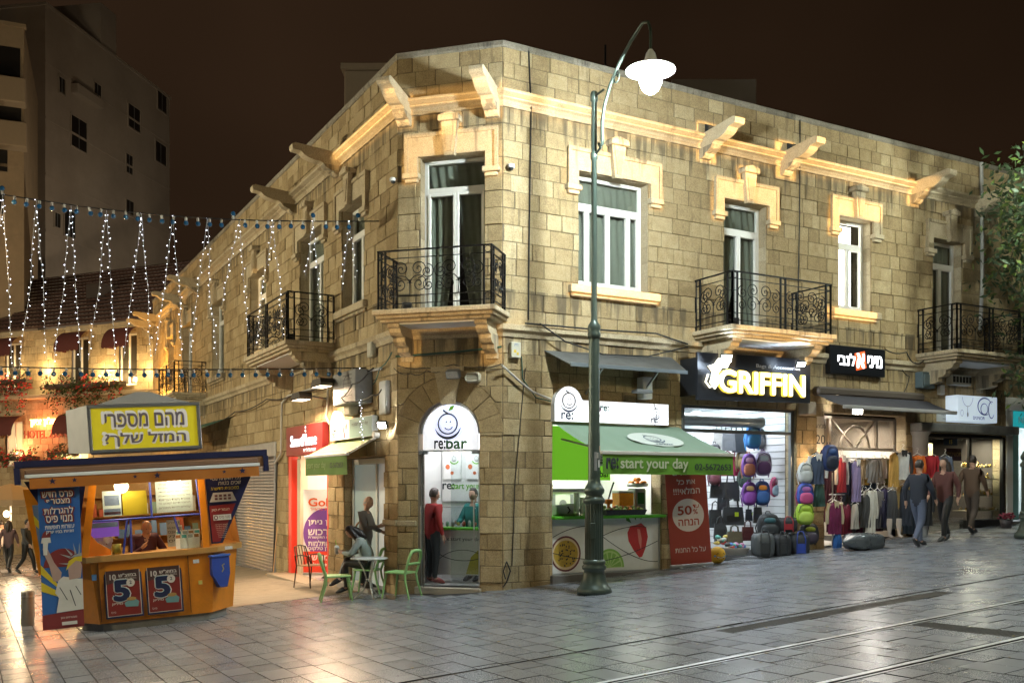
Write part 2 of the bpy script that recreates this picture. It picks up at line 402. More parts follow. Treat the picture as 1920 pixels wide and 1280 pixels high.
def tile_into(mb, x, a, b, tn, dz, ox=0, oy=0):
    j = .004; c = .003; mb.t = max(0.02, min(.98, tn)) + 1e-4
    x0, x1, y0, y1 = x+j, x+pw-j, a+j, b-j
    z = lambda X, Y, h: gz(X, Y) - (gz(ox, oy) if ox or oy else 0) + h + dz
    v = [(x0-ox, y0-oy, z(x0, y0, -.014)), (x1-ox, y0-oy, z(x1, y0, -.014)), (x1-ox, y1-oy, z(x1, y1, -.014)), (x0-ox, y1-oy, z(x0, y1, -.014))]
    v += [(x0+c-ox, y0+c-oy, z(x0, y0, 0)), (x1-c-ox, y0+c-oy, z(x1, y0, 0)), (x1-c-ox, y1-c-oy, z(x1, y1, 0)), (x0+c-ox, y1-c-oy, z(x0, y1, 0))]
    mb.m = 0; b_ = len(mb.v); mb.add(v, [(4,5,6,7)]); mb.m = 1; mb.v = mb.v[:b_]+v; 
    for f_ in ((0,1,5,4), (1,2,6,5), (2,3,7,6), (3,0,4,7)): mb.f.append(tuple(b_+i for i in f_)); mb.sm.append(False); mb.mi.append(1); mb.tn.append(mb.t)
for q in tiles[:300]:
    mb = MB(); tile_into(mb, *q[1:]); mb.build('paver', [PAVER, GROUT], ground)
mb = MB()
for q in tiles[300:]: tile_into(mb, *q[1:])
mb.build('paving', [PAVER, GROUT], ground, kind='stuff')
# rough concrete strip beside the left facade
CONC = mat('worn_sandy_concrete', (.26, .215, .155), .85, var=.35, scale=5, bump=.6, bscale=60, dirt=.5)
mb = MB()
def cpt(a, b):
    y = 2.6 + 24*b; x = -W*SQ - 3.1*(1-a) - .25*math.sin(y*2.3)*(1-a) ; return (x, y, gz(x, y) + .006)
mb.grid(cpt, 6, 40); struct('concrete_strip', mb, CONC)
# tram rails
STEEL = mat('polished_rail_steel', (.78, .78, .78), .38, 1.0, var=.1, scale=3)
RUB = mat('black_rail_seal', (.012, .012, .012), .6)
for k, ry in enumerate(RAILS):
    mb = MB(); xa, xb = -16, 40
    def strip(y0, y1, h, xa=xa, xb=xb):
        mb.add([(xa, y0, gz(xa, y0)+h), (xb, y0, gz(xb, y0)+h), (xb, y1, gz(xb, y1)+h), (xa, y1, gz(xa, y1)+h)], [(0,1,2,3)])
    r = thing('tram_rail', ('polished steel tram rail nearer the shops, above the short cross drain', 'polished steel tram rail nearest the bottom right corner of the street')[k], 'tram rail', TR(0, ry, gz(0, ry)), 'tram rails')
    strip(ry-.005, ry+.062, .006); strip(ry-.075, ry-.052, .004)
    mb.build('rail_head', STEEL, r, Matrix())
    mb = MB(); strip(ry-.052, ry-.005, -.010); strip(ry+.055, ry+.085, -.002); strip(ry-.09, ry-.075, -.003); mb.build('rail_groove', RUB, r, Matrix())
mb = MB(); mb.add([(-16, GROOVE-.02, gz(-16, GROOVE-.02)-.006), (40, GROOVE-.02, gz(40, GROOVE-.02)-.006), (40, GROOVE+.02, gz(40, GROOVE)-.006), (-16, GROOVE+.02, gz(-16, GROOVE)-.006)], [(0,1,2,3)])
struct('drain_slot', mb, RUB)
# drain grates
GRATE = mat('cast_iron_grate', (.06, .057, .052), .5, .6)
def grate(x0, x1, y0, y1, along, label):
    r = thing('drain_grate', label, 'drain grate', TR(x0, y0, gz(x0, y0)), 'drain grates')
    mb = MB()
    def slab(a0, a1, b0, b1, h0, h1):
        v = [(X, Y, gz(X, Y)+h) for h in (h0, h1) for X, Y in ((a0, b0), (a1, b0), (a1, b1), (a0, b1))]
        mb.add(v, [(4,5,6,7), (0,1,5,4), (1,2,6,5), (2,3,7,6), (3,0,4,7)])
    f = .018
    slab(x0, x1, y0, y0+f, -.03, .002); slab(x0, x1, y1-f, y1, -.03, .002); slab(x0, x0+f, y0+f, y1-f, -.03, .002); slab(x1-f, x1, y0+f, y1-f, -.03, .002)
    mb.build('grate_frame', GRATE, r, Matrix())
    n = int((x1-x0 if along else y1-y0)/.042); mb = MB()
    for k in range(1, n):
        if along: X = x0 + (x1-x0)*k/n; slab(X-.011, X+.011, y0+f, y1-f, -.03, 0)
        else: Y = y0 + (y1-y0)*k/n; slab(x0+f, x1-f, Y-.011, Y+.011, -.03, 0)
    mb.build('grate_bars', GRATE, r, Matrix())
grate(-.578, 3.383, -6.55, -6.27, True, 'long iron drain grate beside the thin slot line in the paving')
grate(.947, 1.248, -9.0, -7.77, False, 'short iron drain grate lying across between the two tram rails')
# litter and fallen leaves
LEAF = mat('dry_leaf', (.30, .22, .06), .7, var=.4); PAPER = mat('white_paper', (.75, .74, .70), .7)
mb = MB(); r2 = random.Random(11)
for k in range(260):
    px, py = r2.uniform(430, 1900), r2.uniform(1060, 1265)
    if py < 1118 - .1*(px-960) and px > 940: continue
    if r2.random() < .5: px, py = r2.uniform(560, 1000), r2.uniform(1120, 1180)
    p = gp(px, py, .006); s = r2.uniform(.008, .028); a = r2.uniform(0, 6); mb.m = 0 if r2.random() < .6 else 1
    mb.face([(p.x+s*math.cos(a+q), p.y+s*.6*math.sin(a+q*1.1), p.z+.006*r2.random()) for q in (0, 1.3, 2.6, 3.9, 5.2)])
mb.build('litter', [LEAF, PAPER], None, Matrix(), 'stuff')['label'] = 'small dry leaves and paper scraps scattered on the grey paving'
# ================================================================= MAIN BUILDING
bld = thing('corner_building', 'two storey limestone corner building with cut-off corner, balconies and floodlit cornice', 'building', Matrix())
stones = []                                   # (pixel size, frame, polygon points, tone, proud)
rs = random.Random(21)
def pix(M, u, z):
    q = M @ Vector((u, 0, z)); d = q - CAM; dep = d.dot(F3)
    return 960 + FPX*d.dot(R3)/dep, HY - FPX*(q.z-CAM.z)/dep, FPX/dep
def cut(rects, op):
    out = []
    for a, b, c, d in rects:
        u0, u1, z0, z1 = op
        if b <= u0 or a >= u1 or d <= z0 or c >= z1: out.append((a, b, c, d)); continue
        if c < z0: out.append((a, b, c, z0))
        if d > z1: out.append((a, b, z1, d))
        lo, hi = max(c, z0), min(d, z1)
        if a < u0: out.append((a, u0, lo, hi))
        if b > u1: out.append((u1, b, lo, hi))
    return out
def ashlar(M, u0, u1, z0, z1, ops, ch=.29, arch=None, base=None):
    n = round((z1-z0)/ch); h = (z1-z0)/n
    for k in range(n):
        a = z0 + k*h; u = u0 - rs.uniform(0, .35)
        hh = h
        while u < u1:
            w = rs.choice((.24, .32, .38, .44, .5, .58))
            x0, x1 = max(u, u0), min(u+w, u1); u += w
            if u1 - u < .2: x1 = u1; u = u1 + 1
            if x1 - x0 < .06: continue
            rects = [(x0, x1, a, a+hh)]
            for o in ops: rects = cut(rects, o)
            for r in rects:
                if r[1]-r[0] < .03 or r[3]-r[2] < .03: continue
                tone = min(.97, max(.03, rs.gauss(.5, .14)))
                if arch and r[2] < arch[1]+arch[2] and r[3] > arch[1] and abs((r[0]+r[1])/2-arch[0]) < arch[2]+.5:
                    uc, zs, R = arch; lo = max(r[2], zs); pts = []
                    if lo > r[2]+.01 and False: pass
                    m = 8; bot = []
                    for i in range(m+1):
                        U = r[0] + (r[1]-r[0])*i/m; d2 = R*R-(U-uc)**2
                        zz = zs + math.sqrt(d2) if d2 > 0 else r[2]
                        bot.append((U, max(r[2], min(zz, r[3]))))
                    if all(b_[1] >= r[3]-.01 for b_ in bot): continue
                    stones.append((M, bot + [(r[1], r[3]), (r[0], r[3])], tone)); continue
                stones.append((M, [(r[0], r[2]), (r[1], r[2]), (r[1], r[3]), (r[0], r[3])], tone))
def uzr(M, a, b, y=0): return (*uz(M, *a, y), *uz(M, *b, y))
# --- openings (u0,u1,z0,z1)
OR = dict(w1=(1.60, 3.20, 5.55, 7.66), d2=(5.11, 6.27, 4.90, 7.66), w3=(8.39, 9.42, 5.72, 7.76), d4=(11.51, 12.58, 4.90, 7.66))
SR = dict(bar=(1.03, 3.52, -.3, 3.02), bags=(4.05, 7.12, -.3, 3.46), cloth=(7.95, 10.6, -.3, 3.45), jewel=(11.25, 14.2, -.3, 3.05), teal=(14.45, 17.6, -.3, 3.72))
OC = dict(d=(.43, 1.65, 4.90, 7.78)); AC = (.975, 2.79, .585); AOUT = 1.03
l_win = []
for a, b in (((642, 440), (684, 440)), ((563, 480), (608, 480)), ((470, 520), (500, 520)), ((398, 560), (421, 560)), ((343, 600), (361, 600)), ((316, 620), (327, 620))):
    l_win.append((uz(ML, *a)[0], uz(ML, *b)[0]))
OL = [(l_win[0][0], l_win[0][1], 5.5, 7.6), (l_win[1][0], l_win[1][1], 4.9, 7.62), (l_win[2][0], l_win[2][1], 5.5, 7.62), (l_win[3][0], l_win[3][1], 5.3, 7.62), (l_win[4][0], l_win[4][1], 4.9, 7.62), (l_win[5][0], l_win[5][1], 5.5, 7.62)]
SL = dict(side=(-2.92, -.66, -1, 2.42), phone=(-7.0, -3.92, -1, 2.62), shut=(-12.9, -8.05, -1.2, 2.95), far=(-19, -14.2, -1.4, 2.7))
UR, UL = 19.0, -27.0
archop = (AC[0]-AOUT, AC[0]+AOUT, AC[1]-10, AC[1])
jamb = (AC[0]-AC[2], AC[0]+AC[2], -1, AC[1])
for zz in ((-.45, ZS-.22), (ZS-.02, ZC-.24), (ZC, ZR-.1)):
    ashlar(MR, 0, UR, zz[0], zz[1], list(OR.values())+list(SR.values()))
    ashlar(MC, 0, W, zz[0], zz[1], list(OC.values())+[jamb], arch=(AC[0], AC[1], AOUT))
    ashlar(ML, UL, 0, zz[0]-(1.0 if zz[0] < 0 else 0), zz[1], OL+list(SL.values()))
# voussoirs round the corner doorway
for k in range(9):
    a0, a1 = PI*k/9, PI*(k+1)/9
    if k == 4: continue
    pts = [(AC[0]+r*math.cos(a), AC[1]+r*math.sin(a)) for r, aa in ((AC[2], (a0, (a0+a1)/2, a1)), (AOUT, (a1, (a0+a1)/2, a0))) for a in aa]
    stones.append((MC, pts, rs.uniform(.15, .5)))
ks = [(AC[0]-.13, AC[1]+AC[2]-.06), (AC[0]+.13, AC[1]+AC[2]-.06), (AC[0]+.27, AC[1]+AOUT+.16), (AC[0]-.27, AC[1]+AOUT+.16)]
def stone_mesh(mb, M, pts, tone, proud, j=.005):
    cx_ = sum(p[0] for p in pts)/len(pts); cz_ = sum(p[1] for p in pts)/len(pts)
    def ins(p, q):
        dx, dz = p[0]-cx_, p[1]-cz_; L = math.hypot(dx, dz) or 1; k = max(.3, 1-q*1.35/L); return (cx_+dx*k, cz_+dz*k)
    n = len(pts); o = [ins(p, j) for p in pts]; i_ = [ins(p, j+.008) for p in pts]
    v = [(x, .014, z) for x, z in o] + [(x, -proud+.008, z) for x, z in o] + [(x, -proud, z) for x, z in i_]
    f = [tuple(range(2*n, 3*n))]
    for k in range(n):
        k2 = (k+1) % n; f += [(k, k2, n+k2, n+k), (n+k, n+k2, 2*n+k2, 2*n+k)]
    mb.t = tone + 1e-4; mb.add(v, f, M)
def ssize(s):
    M, pts, _ = s; A = [pix(M, *p) for p in pts]
    if max(a[0] for a in A) < 0 or min(a[0] for a in A) > 1920: return 0
    w_ = max(a[0] for a in A)-min(a[0] for a in A); h_ = max(a[1] for a in A)-min(a[1] for a in A); return w_*h_
stones.sort(key=ssize, reverse=True)
for M, pts, tone in stones[:300]:
    mb = MB(); stone_mesh(mb, None, pts, tone, rs.uniform(.004, .028)); mb.build('stone', STONE, bld, M)
rest = {}
for M, pts, tone in stones[300:]:
    k = 'R' if M is MR else 'C' if M is MC else 'L'
    stone_mesh(rest.setdefault(k, MB()), M, pts, tone, rs.uniform(.004, .028))
allr = MB()
for k in rest: allr.add(rest[k].v, [])
allr = MB()
for k, q in rest.items():
    b0 = len(allr.v); allr.v += q.v; allr.f += [tuple(b0+i for i in f) for f in q.f]; allr.sm += q.sm; allr.mi += q.mi; allr.tn += q.tn
allr.build('small_stones', STONE, bld, Matrix(), 'stuff')
# mortar wall behind the stones, with reveals
def shell(M, u0, u1, z0, z1, ops, dep=.32):
    mb = MB(); us = sorted({u0, u1, *[o[0] for o in ops], *[o[1] for o in ops]}); us = [u for u in us if u0 <= u <= u1]
    zs_ = sorted({z0, z1, *[o[2] for o in ops], *[o[3] for o in ops]}); zs_ = [z for z in zs_ if z0 <= z <= z1]
    for a, b in zip(us, us[1:]):
        for c, d in zip(zs_, zs_[1:]):
            m_ = ((a+b)/2, (c+d)/2)
            if any(o[0] < m_[0] < o[1] and o[2] < m_[1] < o[3] for o in ops): continue
            mb.face([(a, 0, c), (b, 0, c), (b, 0, d), (a, 0, d)])
            mb.face([(a, dep, c), (a, dep, d), (b, dep, d), (b, dep, c)])
    return mb
def reveal_parts(M, o, dep=.30):
    # dressed jamb stones lining an opening
    jm = MB(); u0, u1, z0, z1 = o; n = max(2, round((z1-z0)/.29))
    for s_ in (0, 1):
        for k in range(n):
            a, b = z0+(z1-z0)*k/n, z0+(z1-z0)*(k+1)/n; x = u0 if s_ == 0 else u1; q = rs.uniform(.2, .8)
            jm.t = q; jm.box(*((x-.02, x+.004) if s_ == 0 else (x-.004, x+.02)), .016, dep, a+.003, b-.003, M)
    jm.t = .45; jm.box(u0, u1, .016, dep, z1-.004, z1+.02, M); jm.box(u0, u1, .016, dep, z0-.02, z0+.004, M)
    jm.build('jamb_lining', TRIM, bld, Matrix())
for M, os_ in ((MR, OR.values()), (MC, OC.values()), (ML, OL)):
    for o in os_: reveal_parts(M, o)
for M, os_ in ((MR, SR.values()), (ML, SL.values())):
    for o in os_: reveal_parts(M, (o[0], o[1], max(o[2], -.9), o[3]))

shell(MR, 0, UR, -.6, ZR, list(OR.values())+list(SR.values())).build('wall', MORTAR, bld, MR)
shell(ML, UL, 0, -1.6, ZR, OL+list(SL.values())).build('wall', MORTAR, bld, ML)
mbc = shell(MC, 0, W, -.4, ZR, list(OC.values())+[(AC[0]-AC[2], AC[0]+AC[2], -1, AC[1]+AC[2])])
# spandrels above the arch and its soffit
m = 24; R_ = AC[2]
for i in range(m):
    a0, a1 = PI*i/m, PI*(i+1)/m; p0 = (AC[0]+R_*math.cos(a0), AC[1]+R_*math.sin(a0)); p1 = (AC[0]+R_*math.cos(a1), AC[1]+R_*math.sin(a1)); zt = AC[1]+R_
    mbc.face([(p0[0], 0, p0[1]), (p0[0], 0, zt), (p1[0], 0, zt), (p1[0], 0, p1[1])]); mbc.face([(p0[0], 0, p0[1]), (p1[0], 0, p1[1]), (p1[0], .32, p1[1]), (p0[0], .32, p0[1])])
mbc.face([(AC[0]-R_, 0, -.3), (AC[0]-R_, .32, -.3), (AC[0]-R_, .32, AC[1]), (AC[0]-R_, 0, AC[1])]); mbc.face([(AC[0]+R_, 0, -.3), (AC[0]+R_, 0, AC[1]), (AC[0]+R_, .32, AC[1]), (AC[0]+R_, .32, -.3)])
mbc.build('wall', MORTAR, bld, MC)
# unseen roof slab, put in to block light, and rear
mb = MB(); c1 = (.3, .3); c2 = (-W*SQ+.3, W*SQ+.1)
mb.face([(0, 0.05, ZR-.25), (UR, .05, ZR-.25), (UR, 28, ZR-.25), (-W*SQ+.05, 28, ZR-.25), (-W*SQ+.05, W*SQ, ZR-.25)])
mb.face([(UR, 0, -1), (UR, 28, -1), (UR, 28, ZR), (UR, 0, ZR)]); mb.face([(-W*SQ, -UL+W*SQ, -2), (UR, 28, -2), (UR, 28, ZR), (-W*SQ, -UL+W*SQ, ZR)])
mb.face([(.3, .3, ZS), (UR, .3, ZS), (UR, 28, ZS), (-W*SQ+.3, 28, ZS), (-W*SQ+.3, W*SQ, ZS)])
mb.build('roof', MORTAR, bld, Matrix())
# keystone of the corner doorway
mb = MB(); mb.t = .4; mb.prism(ks, -.06, .02); mb.prism([(AC[0]-.3, ks[2][1]-.09), (AC[0]+.3, ks[2][1]-.09), (AC[0]+.31, ks[2][1]+.0), (AC[0]-.31, ks[2][1]+.0)], -.10, -.055); mb.build('keystone', TRIM, bld, MC)
# plinth + impost ledge on pilasters
def bar(M, u0, u1, z0, z1, pr, name='ledge'):
    mb = MB(); mb.t = .5001; mb.bev(u0, u1, -pr, .012, z0, z1, .012); return mb.build(name, TRIM, bld, M)
bar(ML, -.62, .02, 1.12, 1.22, .07); bar(MC, 0, .36, 1.12, 1.22, .06)
# --- mouldings that run round all three fronts
T8 = math.tan(rad(22.5))
def molding(name, prof, seglen=1.1, mat_=TRIM, us=None):
    for M, a, b, ea, eb in ((MR, 0, UR, 1, 0), (MC, 0, W, 1, 1), (ML, UL, 0, 0, 1)):
        mb = MB(); u = a
        while u < b-1e-6:
            e = min(b, u+seglen*rs.uniform(.8, 1.2)); e = b if b-e < .4 else e
            g0 = 0 if u == a else .003; g1 = 0 if e == b else .003
            mb.t = rs.uniform(.25, .75); v = []
            for U, ex, sg in ((u+g0, ea if u == a else 0, -1), (e-g1, eb if e == b else 0, 1)): v += [(U + sg*ex*n_*T8, -n_, z_) for n_, z_ in prof]
            n = len(prof); mb.add(v, [tuple(range(n)), tuple(range(2*n-1, n-1, -1))] + [((i+1) % n, i, n+i, n+(i+1) % n) for i in range(n)])
            u = e
        mb.build(name, mat_, bld, M)
molding('cornice', [(-.012, ZC-.26), (.05, ZC-.26), (.05, ZC-.215), (.025, ZC-.20), (.06, ZC-.15), (.12, ZC-.125), (.12, ZC-.10), (.085, ZC-.088), (.16, ZC-.062), (.20, ZC-.05), (.20, ZC), (.17, ZC+.015), (-.012, ZC+.05)])
molding('string_course', [(-.012, ZS-.22), (.04, ZS-.22), (.06, ZS-.15), (.09, ZS-.12), (.12, ZS-.10), (.12, ZS-.01), (-.012, ZS+.02)], 1.0)
COPING = stone_mat('weathered_coping', (.13, .115, .09), (.24, .21, .16), (.36, .32, .25), .9, .6, 30)
molding('parapet_coping', [(-.3, ZR-.11), (.03, ZR-.11), (.05, ZR-.08), (.05, ZR-.01), (.0, ZR+.02), (-.3, ZR+.02)], .8, COPING)
# --- projecting brackets at cornice level
def bracket(M, u, z=ZC, L=1.05, w=.24):
    prof = [(0, z-.45), (.10, z-.45), (.16, z-.41), (.18, z-.37), (.24, z-.36), (.34, z-.31), (.40, z-.24), (.46, z-.21), (.56, z-.21), (.72, z-.17), (.80, z-.13), (.86, z-.07), (.92, z-.06), (L-.02, z-.05), (L, z+.0), (L, z+.06), (L-.06, z+.09), (0, z+.02)]
    mb = MB(); mb.t = rs.uniform(.5, .8)
    n = len(prof); v = [(u+q, -a, b) for q in (-w/2, w/2) for a, b in prof]
    mb.add(v, [tuple(range(n)), tuple(range(2*n-1, n-1, -1))] + [((i+1) % n, i, n+i, n+(i+1) % n) for i in range(n)])
    return mb.build('eaves_bracket', TRIM, bld, M)
for u in (4.59, 6.75, 10.85, 13.15): bracket(MR, u)
for u in (.15, 1.82): bracket(MC, u)
for px, py in ((637, 310), (554, 380), (374, 535), (341, 575), (300, 595), (286, 610)): bracket(ML, uz(ML, px, py)[0])
# dark putlog holes above two brackets
mb = MB(); mb.box(4.62, 4.86, -.022, .0, 8.86, 9.08); mb.build('wall_hole', DARK, bld, MR)
mb = MB(); mb.box(6.85, 7.10, -.022, .0, 8.88, 9.10); mb.build('wall_hole', DARK, bld, MR)
# --- window surrounds: lintel band, legs with drips, keystone
def surround(M, o, leg=.42, pr=.07):
    u0, u1, z0, z1 = o; a, b = u0-.26, u1+.26; zt = z1+.40; zl = z1-.28
    mb = MB(); mb.t = .62
    mb.prism([(a, zt), (a, zl), (u0-.03, zl), (u0-.03, z1), (u1+.03, z1), (u1+.03, zl), (b, zl), (b, zt)], -pr, -.0)
    f = .05                                     # raised fillet round the edge
    for q in ((a-.015, b+.015, zt-f, zt+.02), (a-.015, a+f, zl, zt-f), (b-f, b+.015, zl, zt-f)): mb.t = .5; mb.box(q[0], q[1], -pr-.03, -pr+.002, q[2], q[3])
    for x0, x1 in ((a, u0-.03), (u1+.03, b)):   # drip blocks under the legs
        mb.t = .7; mb.bev(x0-.05, x1+.04, -pr-.06, .0, zl-.10, zl-.003, .012); mb.bev(x0-.01, x1+.0, -pr-.02, .0, zl-.17, zl-.102, .012)
    s_ = mb.build('window_surround', TRIM, bld, M)
    uc = (u0+u1)/2; kb = MB(); kb.t = .6
    kb.prism([(uc-.09, z1-.05), (uc+.09, z1-.05), (uc+.155, z1+.56), (uc-.155, z1+.56)], -pr-.10, -pr+.003)
    kb.t = .35; kb.prism([(uc-.045, z1+.02), (uc+.045, z1+.02), (uc+.095, z1+.46), (uc-.095, z1+.46)], -pr-.115, -pr-.098)
    kb.t = .7; kb.bev(uc-.20, uc+.20, -pr-.17, .0, z1+.563, z1+.66, .015); kb.prism([(uc-.20, z1+.662), (uc+.20, z1+.662), (uc, z1+.72)], -pr-.15, 0)
    kb.build('keystone', TRIM, s_, M)
for o in OR.values(): surround(MR, o)
surround(MC, OC['d'])
for o in OL: surround(ML, o)
def sill(M, o, pr=.13):
    mb = MB(); mb.t = .66; mb.bev(o[0]-.24, o[1]+.22, -pr, .3, o[2]-.15, o[2]-.004, .015); mb.t = .5; mb.bev(o[0]-.20, o[1]+.18, -pr+.05, .01, o[2]-.22, o[2]-.152, .02); mb.build('window_sill', TRIM, bld, M)
sill(MR, OR['w1']); sill(MR, OR['w3']); sill(ML, OL[0]); sill(ML, OL[2]); sill(ML, OL[3]); sill(ML, OL[5])
# --- casements
LITROOM = mat('lit_white_room', (.85, .85, .85), .8, emit=5, ecol=(1, .96, .88))
def casement(M, o, kind, lit=False):
    u0, u1, z0, z1 = o; y = .22; mb = MB(); t = .07
    tz = z1-.55                                # transom height
    mb.bev(u0, u0+t, y, y+.07, z0, z1, .006); mb.bev(u1-t, u1, y, y+.07, z0, z1, .006); mb.bev(u0+t, u1-t, y, y+.07, z1-t, z1, .006); mb.bev(u0+t, u1-t, y, y+.07, tz-.05, tz+.05, .006); mb.bev(u0+t, u1-t, y, y+.07, z0, z0+t, .006)
    holes = [(u0+t, u1-t, tz+.05, z1-t)]
    if kind == 4: cuts = [u0+t, u0+t+(u1-u0)*.16, (u0+u1)/2, u1-t-(u1-u0)*.16, u1-t]
    else: cuts = [u0+t, (u0+u1)/2, u1-t]
    for k, (a, b) in enumerate(zip(cuts, cuts[1:])):
        s = .055; m_ = .035 if kind == 2 else .03
        for q in ((a, a+s, z0+t, tz-.05), (b-s, b, z0+t, tz-.05), (a+s, b-s, z0+t, z0+t+s+.02), (a+s, b-s, tz-.05-s, tz-.05)): mb.bev(q[0]+.001, q[1]-.001, y-.02, y+.045, q[2], q[3], .006)
        holes.append((a+s, b-s, z0+t+s+.02, tz-.05-s))
    w = mb.build('window', WFRAME, bld, M)
    for a, b, c, d in holes:
        p_ = MB(); p_.box(a-.004, b+.004, y+.03, y+.036, c-.004, d+.004); p_.build('pane', WGLASS, w, M)
    if lit:
        p_ = MB(); p_.face([(u0, y+.35, z0), (u1, y+.35, z0), (u1, y+.35, z1), (u0, y+.35, z1)]); p_.build('lit_room', LITROOM, w, M); return
    c_ = MB()
    def cur(a, b, za, zb, taper=0):
        c_.grid(lambda i, j: (a+(b-a)*(i if taper == 0 else (i*(1-taper*(1-j)**2) if taper > 0 else 1-(1-i)*(1+taper*(1-j)**2))), y+.13+.02*math.sin(i*(b-a)*38+3*j), za+(zb-za)*j), 40, 8)
    cur(u0+.02, u1-.02, tz, z1)
    if kind == 2: cur(u0+.02, (u0+u1)/2, z0, tz, .45); cur((u0+u1)/2, u1-.02, z0, tz, -.45)
    else: cur(u0+.02, u1-.02, z0, tz)
    c_.build('curtain', CURT, w, M)
    p_ = MB(); p_.face([(u0-.02, y+.6, z0), (u1+.02, y+.6, z0), (u1+.02, y+.6, z1), (u0-.02, y+.6, z1)]); p_.build('dark_room', DARK, w, M)
casement(MR, OR['w1'], 4); casement(MR, OR['d2'], 2); casement(MR, OR['w3'], 2, True); casement(MR, OR['d4'], 2); casement(MC, OC['d'], 2)
for o in OL: casement(ML, o, 2)
# --- balconies
def spiral(mb, cx, cz, r, turns, a0, dirn, y, M=None, n=26, th=.009):
    pts = []
    for i in range(n+1):
        t = i/n; rr = r*(1-t)**1.15 + .012; a = a0 + dirn*turns*2*PI*t; pts.append((cx+rr*math.cos(a), y, cz+rr*math.sin(a)))
    mb.tube(pts, th, 5, M, cap=False)
def scroll_panel(mb, x0, x1, z0, z1, y, M):
    if x1-x0 > 1.3:
        k = round((x1-x0)/.85)
        for i in range(k): scroll_panel(mb, x0+(x1-x0)*i/k, x0+(x1-x0)*(i+1)/k, z0, z1, y, M)
        return
    w_, h_ = x1-x0, z1-z0; xc = (x0+x1)/2
    for s in (-1, 1):
        r = min(w_*.22, h_*.26)
        # big C scroll, S scrolls and small volutes, mirrored
        spiral(mb, xc+s*(r+.01), z0+r+.02, r, 1.9, PI/2+s*PI/2 if s > 0 else 0, -s, y, M)
        spiral(mb, xc+s*(r*.95), z1-r-.02, r*.92, 1.9, -PI/2 if s > 0 else -PI/2, s, y, M)
        spiral(mb, xc+s*(w_/2-r*.75), z0+h_*.62, r*.74, 1.8, PI/2, -s, y, M)
        spiral(mb, xc+s*(w_/2-r*.62), z0+h_*.25, r*.6, 1.7, PI/2, s, y, M)
    mb.tube([(xc, y, z0), (xc, y, z0+h_*.42)], .007, 5, M); mb.tube([(xc-.05, y, z0+h_*.33), (xc+.05, y, z0+h_*.33)], .006, 5, M)
def railing(par, M, A, B, zb, panels):
    # A,B in local (x,y); a railing side with uprights, rings and scroll panels
    A, B = Vector((*A, 0)), Vector((*B, 0)); L = (B-A).length; Q = M @ frame((A.x, A.y, 0), (B-A)); mb = MB()
    H = 1.02; z0, z1 = zb+.09, zb+H; c = .015
    mb.bev(-.02, L+.02, -.022, .022, z1-.012, z1+.012, .005, Q); mb.box(0, L, -c*.7, c*.7, z0, z0+.014, Q); mb.box(0, L, -c*.7, c*.7, z0+.14, z0+.152, Q); mb.box(0, L, -c*.7, c*.7, z1-.14, z1-.128, Q)
    n = panels; pw_ = L/n; d = .13
    for k in range(n+1):
        x = k*pw_
        xs = (x,) if False else ((x, x+d) if k == 0 else (x-d, x) if k == n else (x-d/2, x+d/2))
        for q in xs: mb.box(q-c, q+c, -c, c, zb+.005, z1-.012, Q)
        xm = (xs[0]+xs[1])/2
        for zc_ in (z1-.07, z0+.077): mb.tube([(xm+(d/2-.012)*math.cos(a), 0, zc_+(d/2-.012)*math.sin(a)) for a in [i*PI/8 for i in range(16)]], .006, 4, Q, closed=True)
        for zc_ in (z0+.35, z1-.36): mb.box(xs[0], xs[1], -.005, .005, zc_-.005, zc_+.005, Q)
    for k in range(n):
        a = k*pw_ + (d if k == 0 else d/2); b = (k+1)*pw_ - (d if k == n-1 else d/2); scroll_panel(mb, a+.01, b-.01, z0+.155, z1-.145, 0, Q)
    return mb.build('railing', IRON, par, Matrix())
def balcony(M, u0, u1, pr, top=4.90, panels=2, pots=()):
    mb = MB(); e = .06
    for k, (z0, z1, q) in enumerate(((top-.09, top, 0), (top-.15, top-.092, .05), (top-.21, top-.152, .11))):
        mb.t = .7-.08*k; mb.bev(u0+q, u1-q, -pr+q, -.0, z0, z1, .012)
    b_ = mb.build('balcony', TRIM, bld, M)
    so = MB(); so.box(u0+.26, u1-.26, -pr+.22, -.005, top-.235, top-.212); so.build('soffit', WHITE, b_, M)
    for u in (u0+.32, u1-.32):                 # stepped scroll consoles
        prof = [(0, top-.213), (pr-.2, top-.213), (pr-.2, top-.28), (pr-.26, top-.30), (pr-.28, top-.36), (pr-.36, top-.41), (pr-.46, top-.43), (pr-.46, top-.50), (pr-.54, top-.56), (pr-.66, top-.58), (pr-.66, top-.66), (pr-.76, top-.70), (.06, top-.72), (.06, top-.80), (0, top-.80)]
        cb = MB(); cb.t = .65; n = len(prof); v = [(u+q, -a, b) for q in (-.11, .11) for a, b in prof]
        cb.add(v, [tuple(range(n)), tuple(range(2*n-1, n-1, -1))] + [((i+1) % n, i, n+i, n+(i+1) % n) for i in range(n)]); cb.build('console', TRIM, b_, M)
    i_ = .09
    railing(b_, M, (u0+i_, -.02), (u0+i_, -pr+i_), top, 1); railing(b_, M, (u0+i_, -pr+i_), (u1-i_, -pr+i_), top, panels); railing(b_, M, (u1-i_, -pr+i_), (u1-i_, -.02), top, 1)
    return b_
balcony(MR, 4.28, 7.08, 1.16); balcony(MR, 10.9, 13.5, 1.12)
balcony(MC, -.12, 2.12, .92, panels=1); balcony(ML, -7.0, -3.45, 1.1)
u0b, u1b = uz(ML, 372, 690)[0], uz(ML, 372, 690)[0]
balcony(ML, -19.5, -16.3, 1.1)
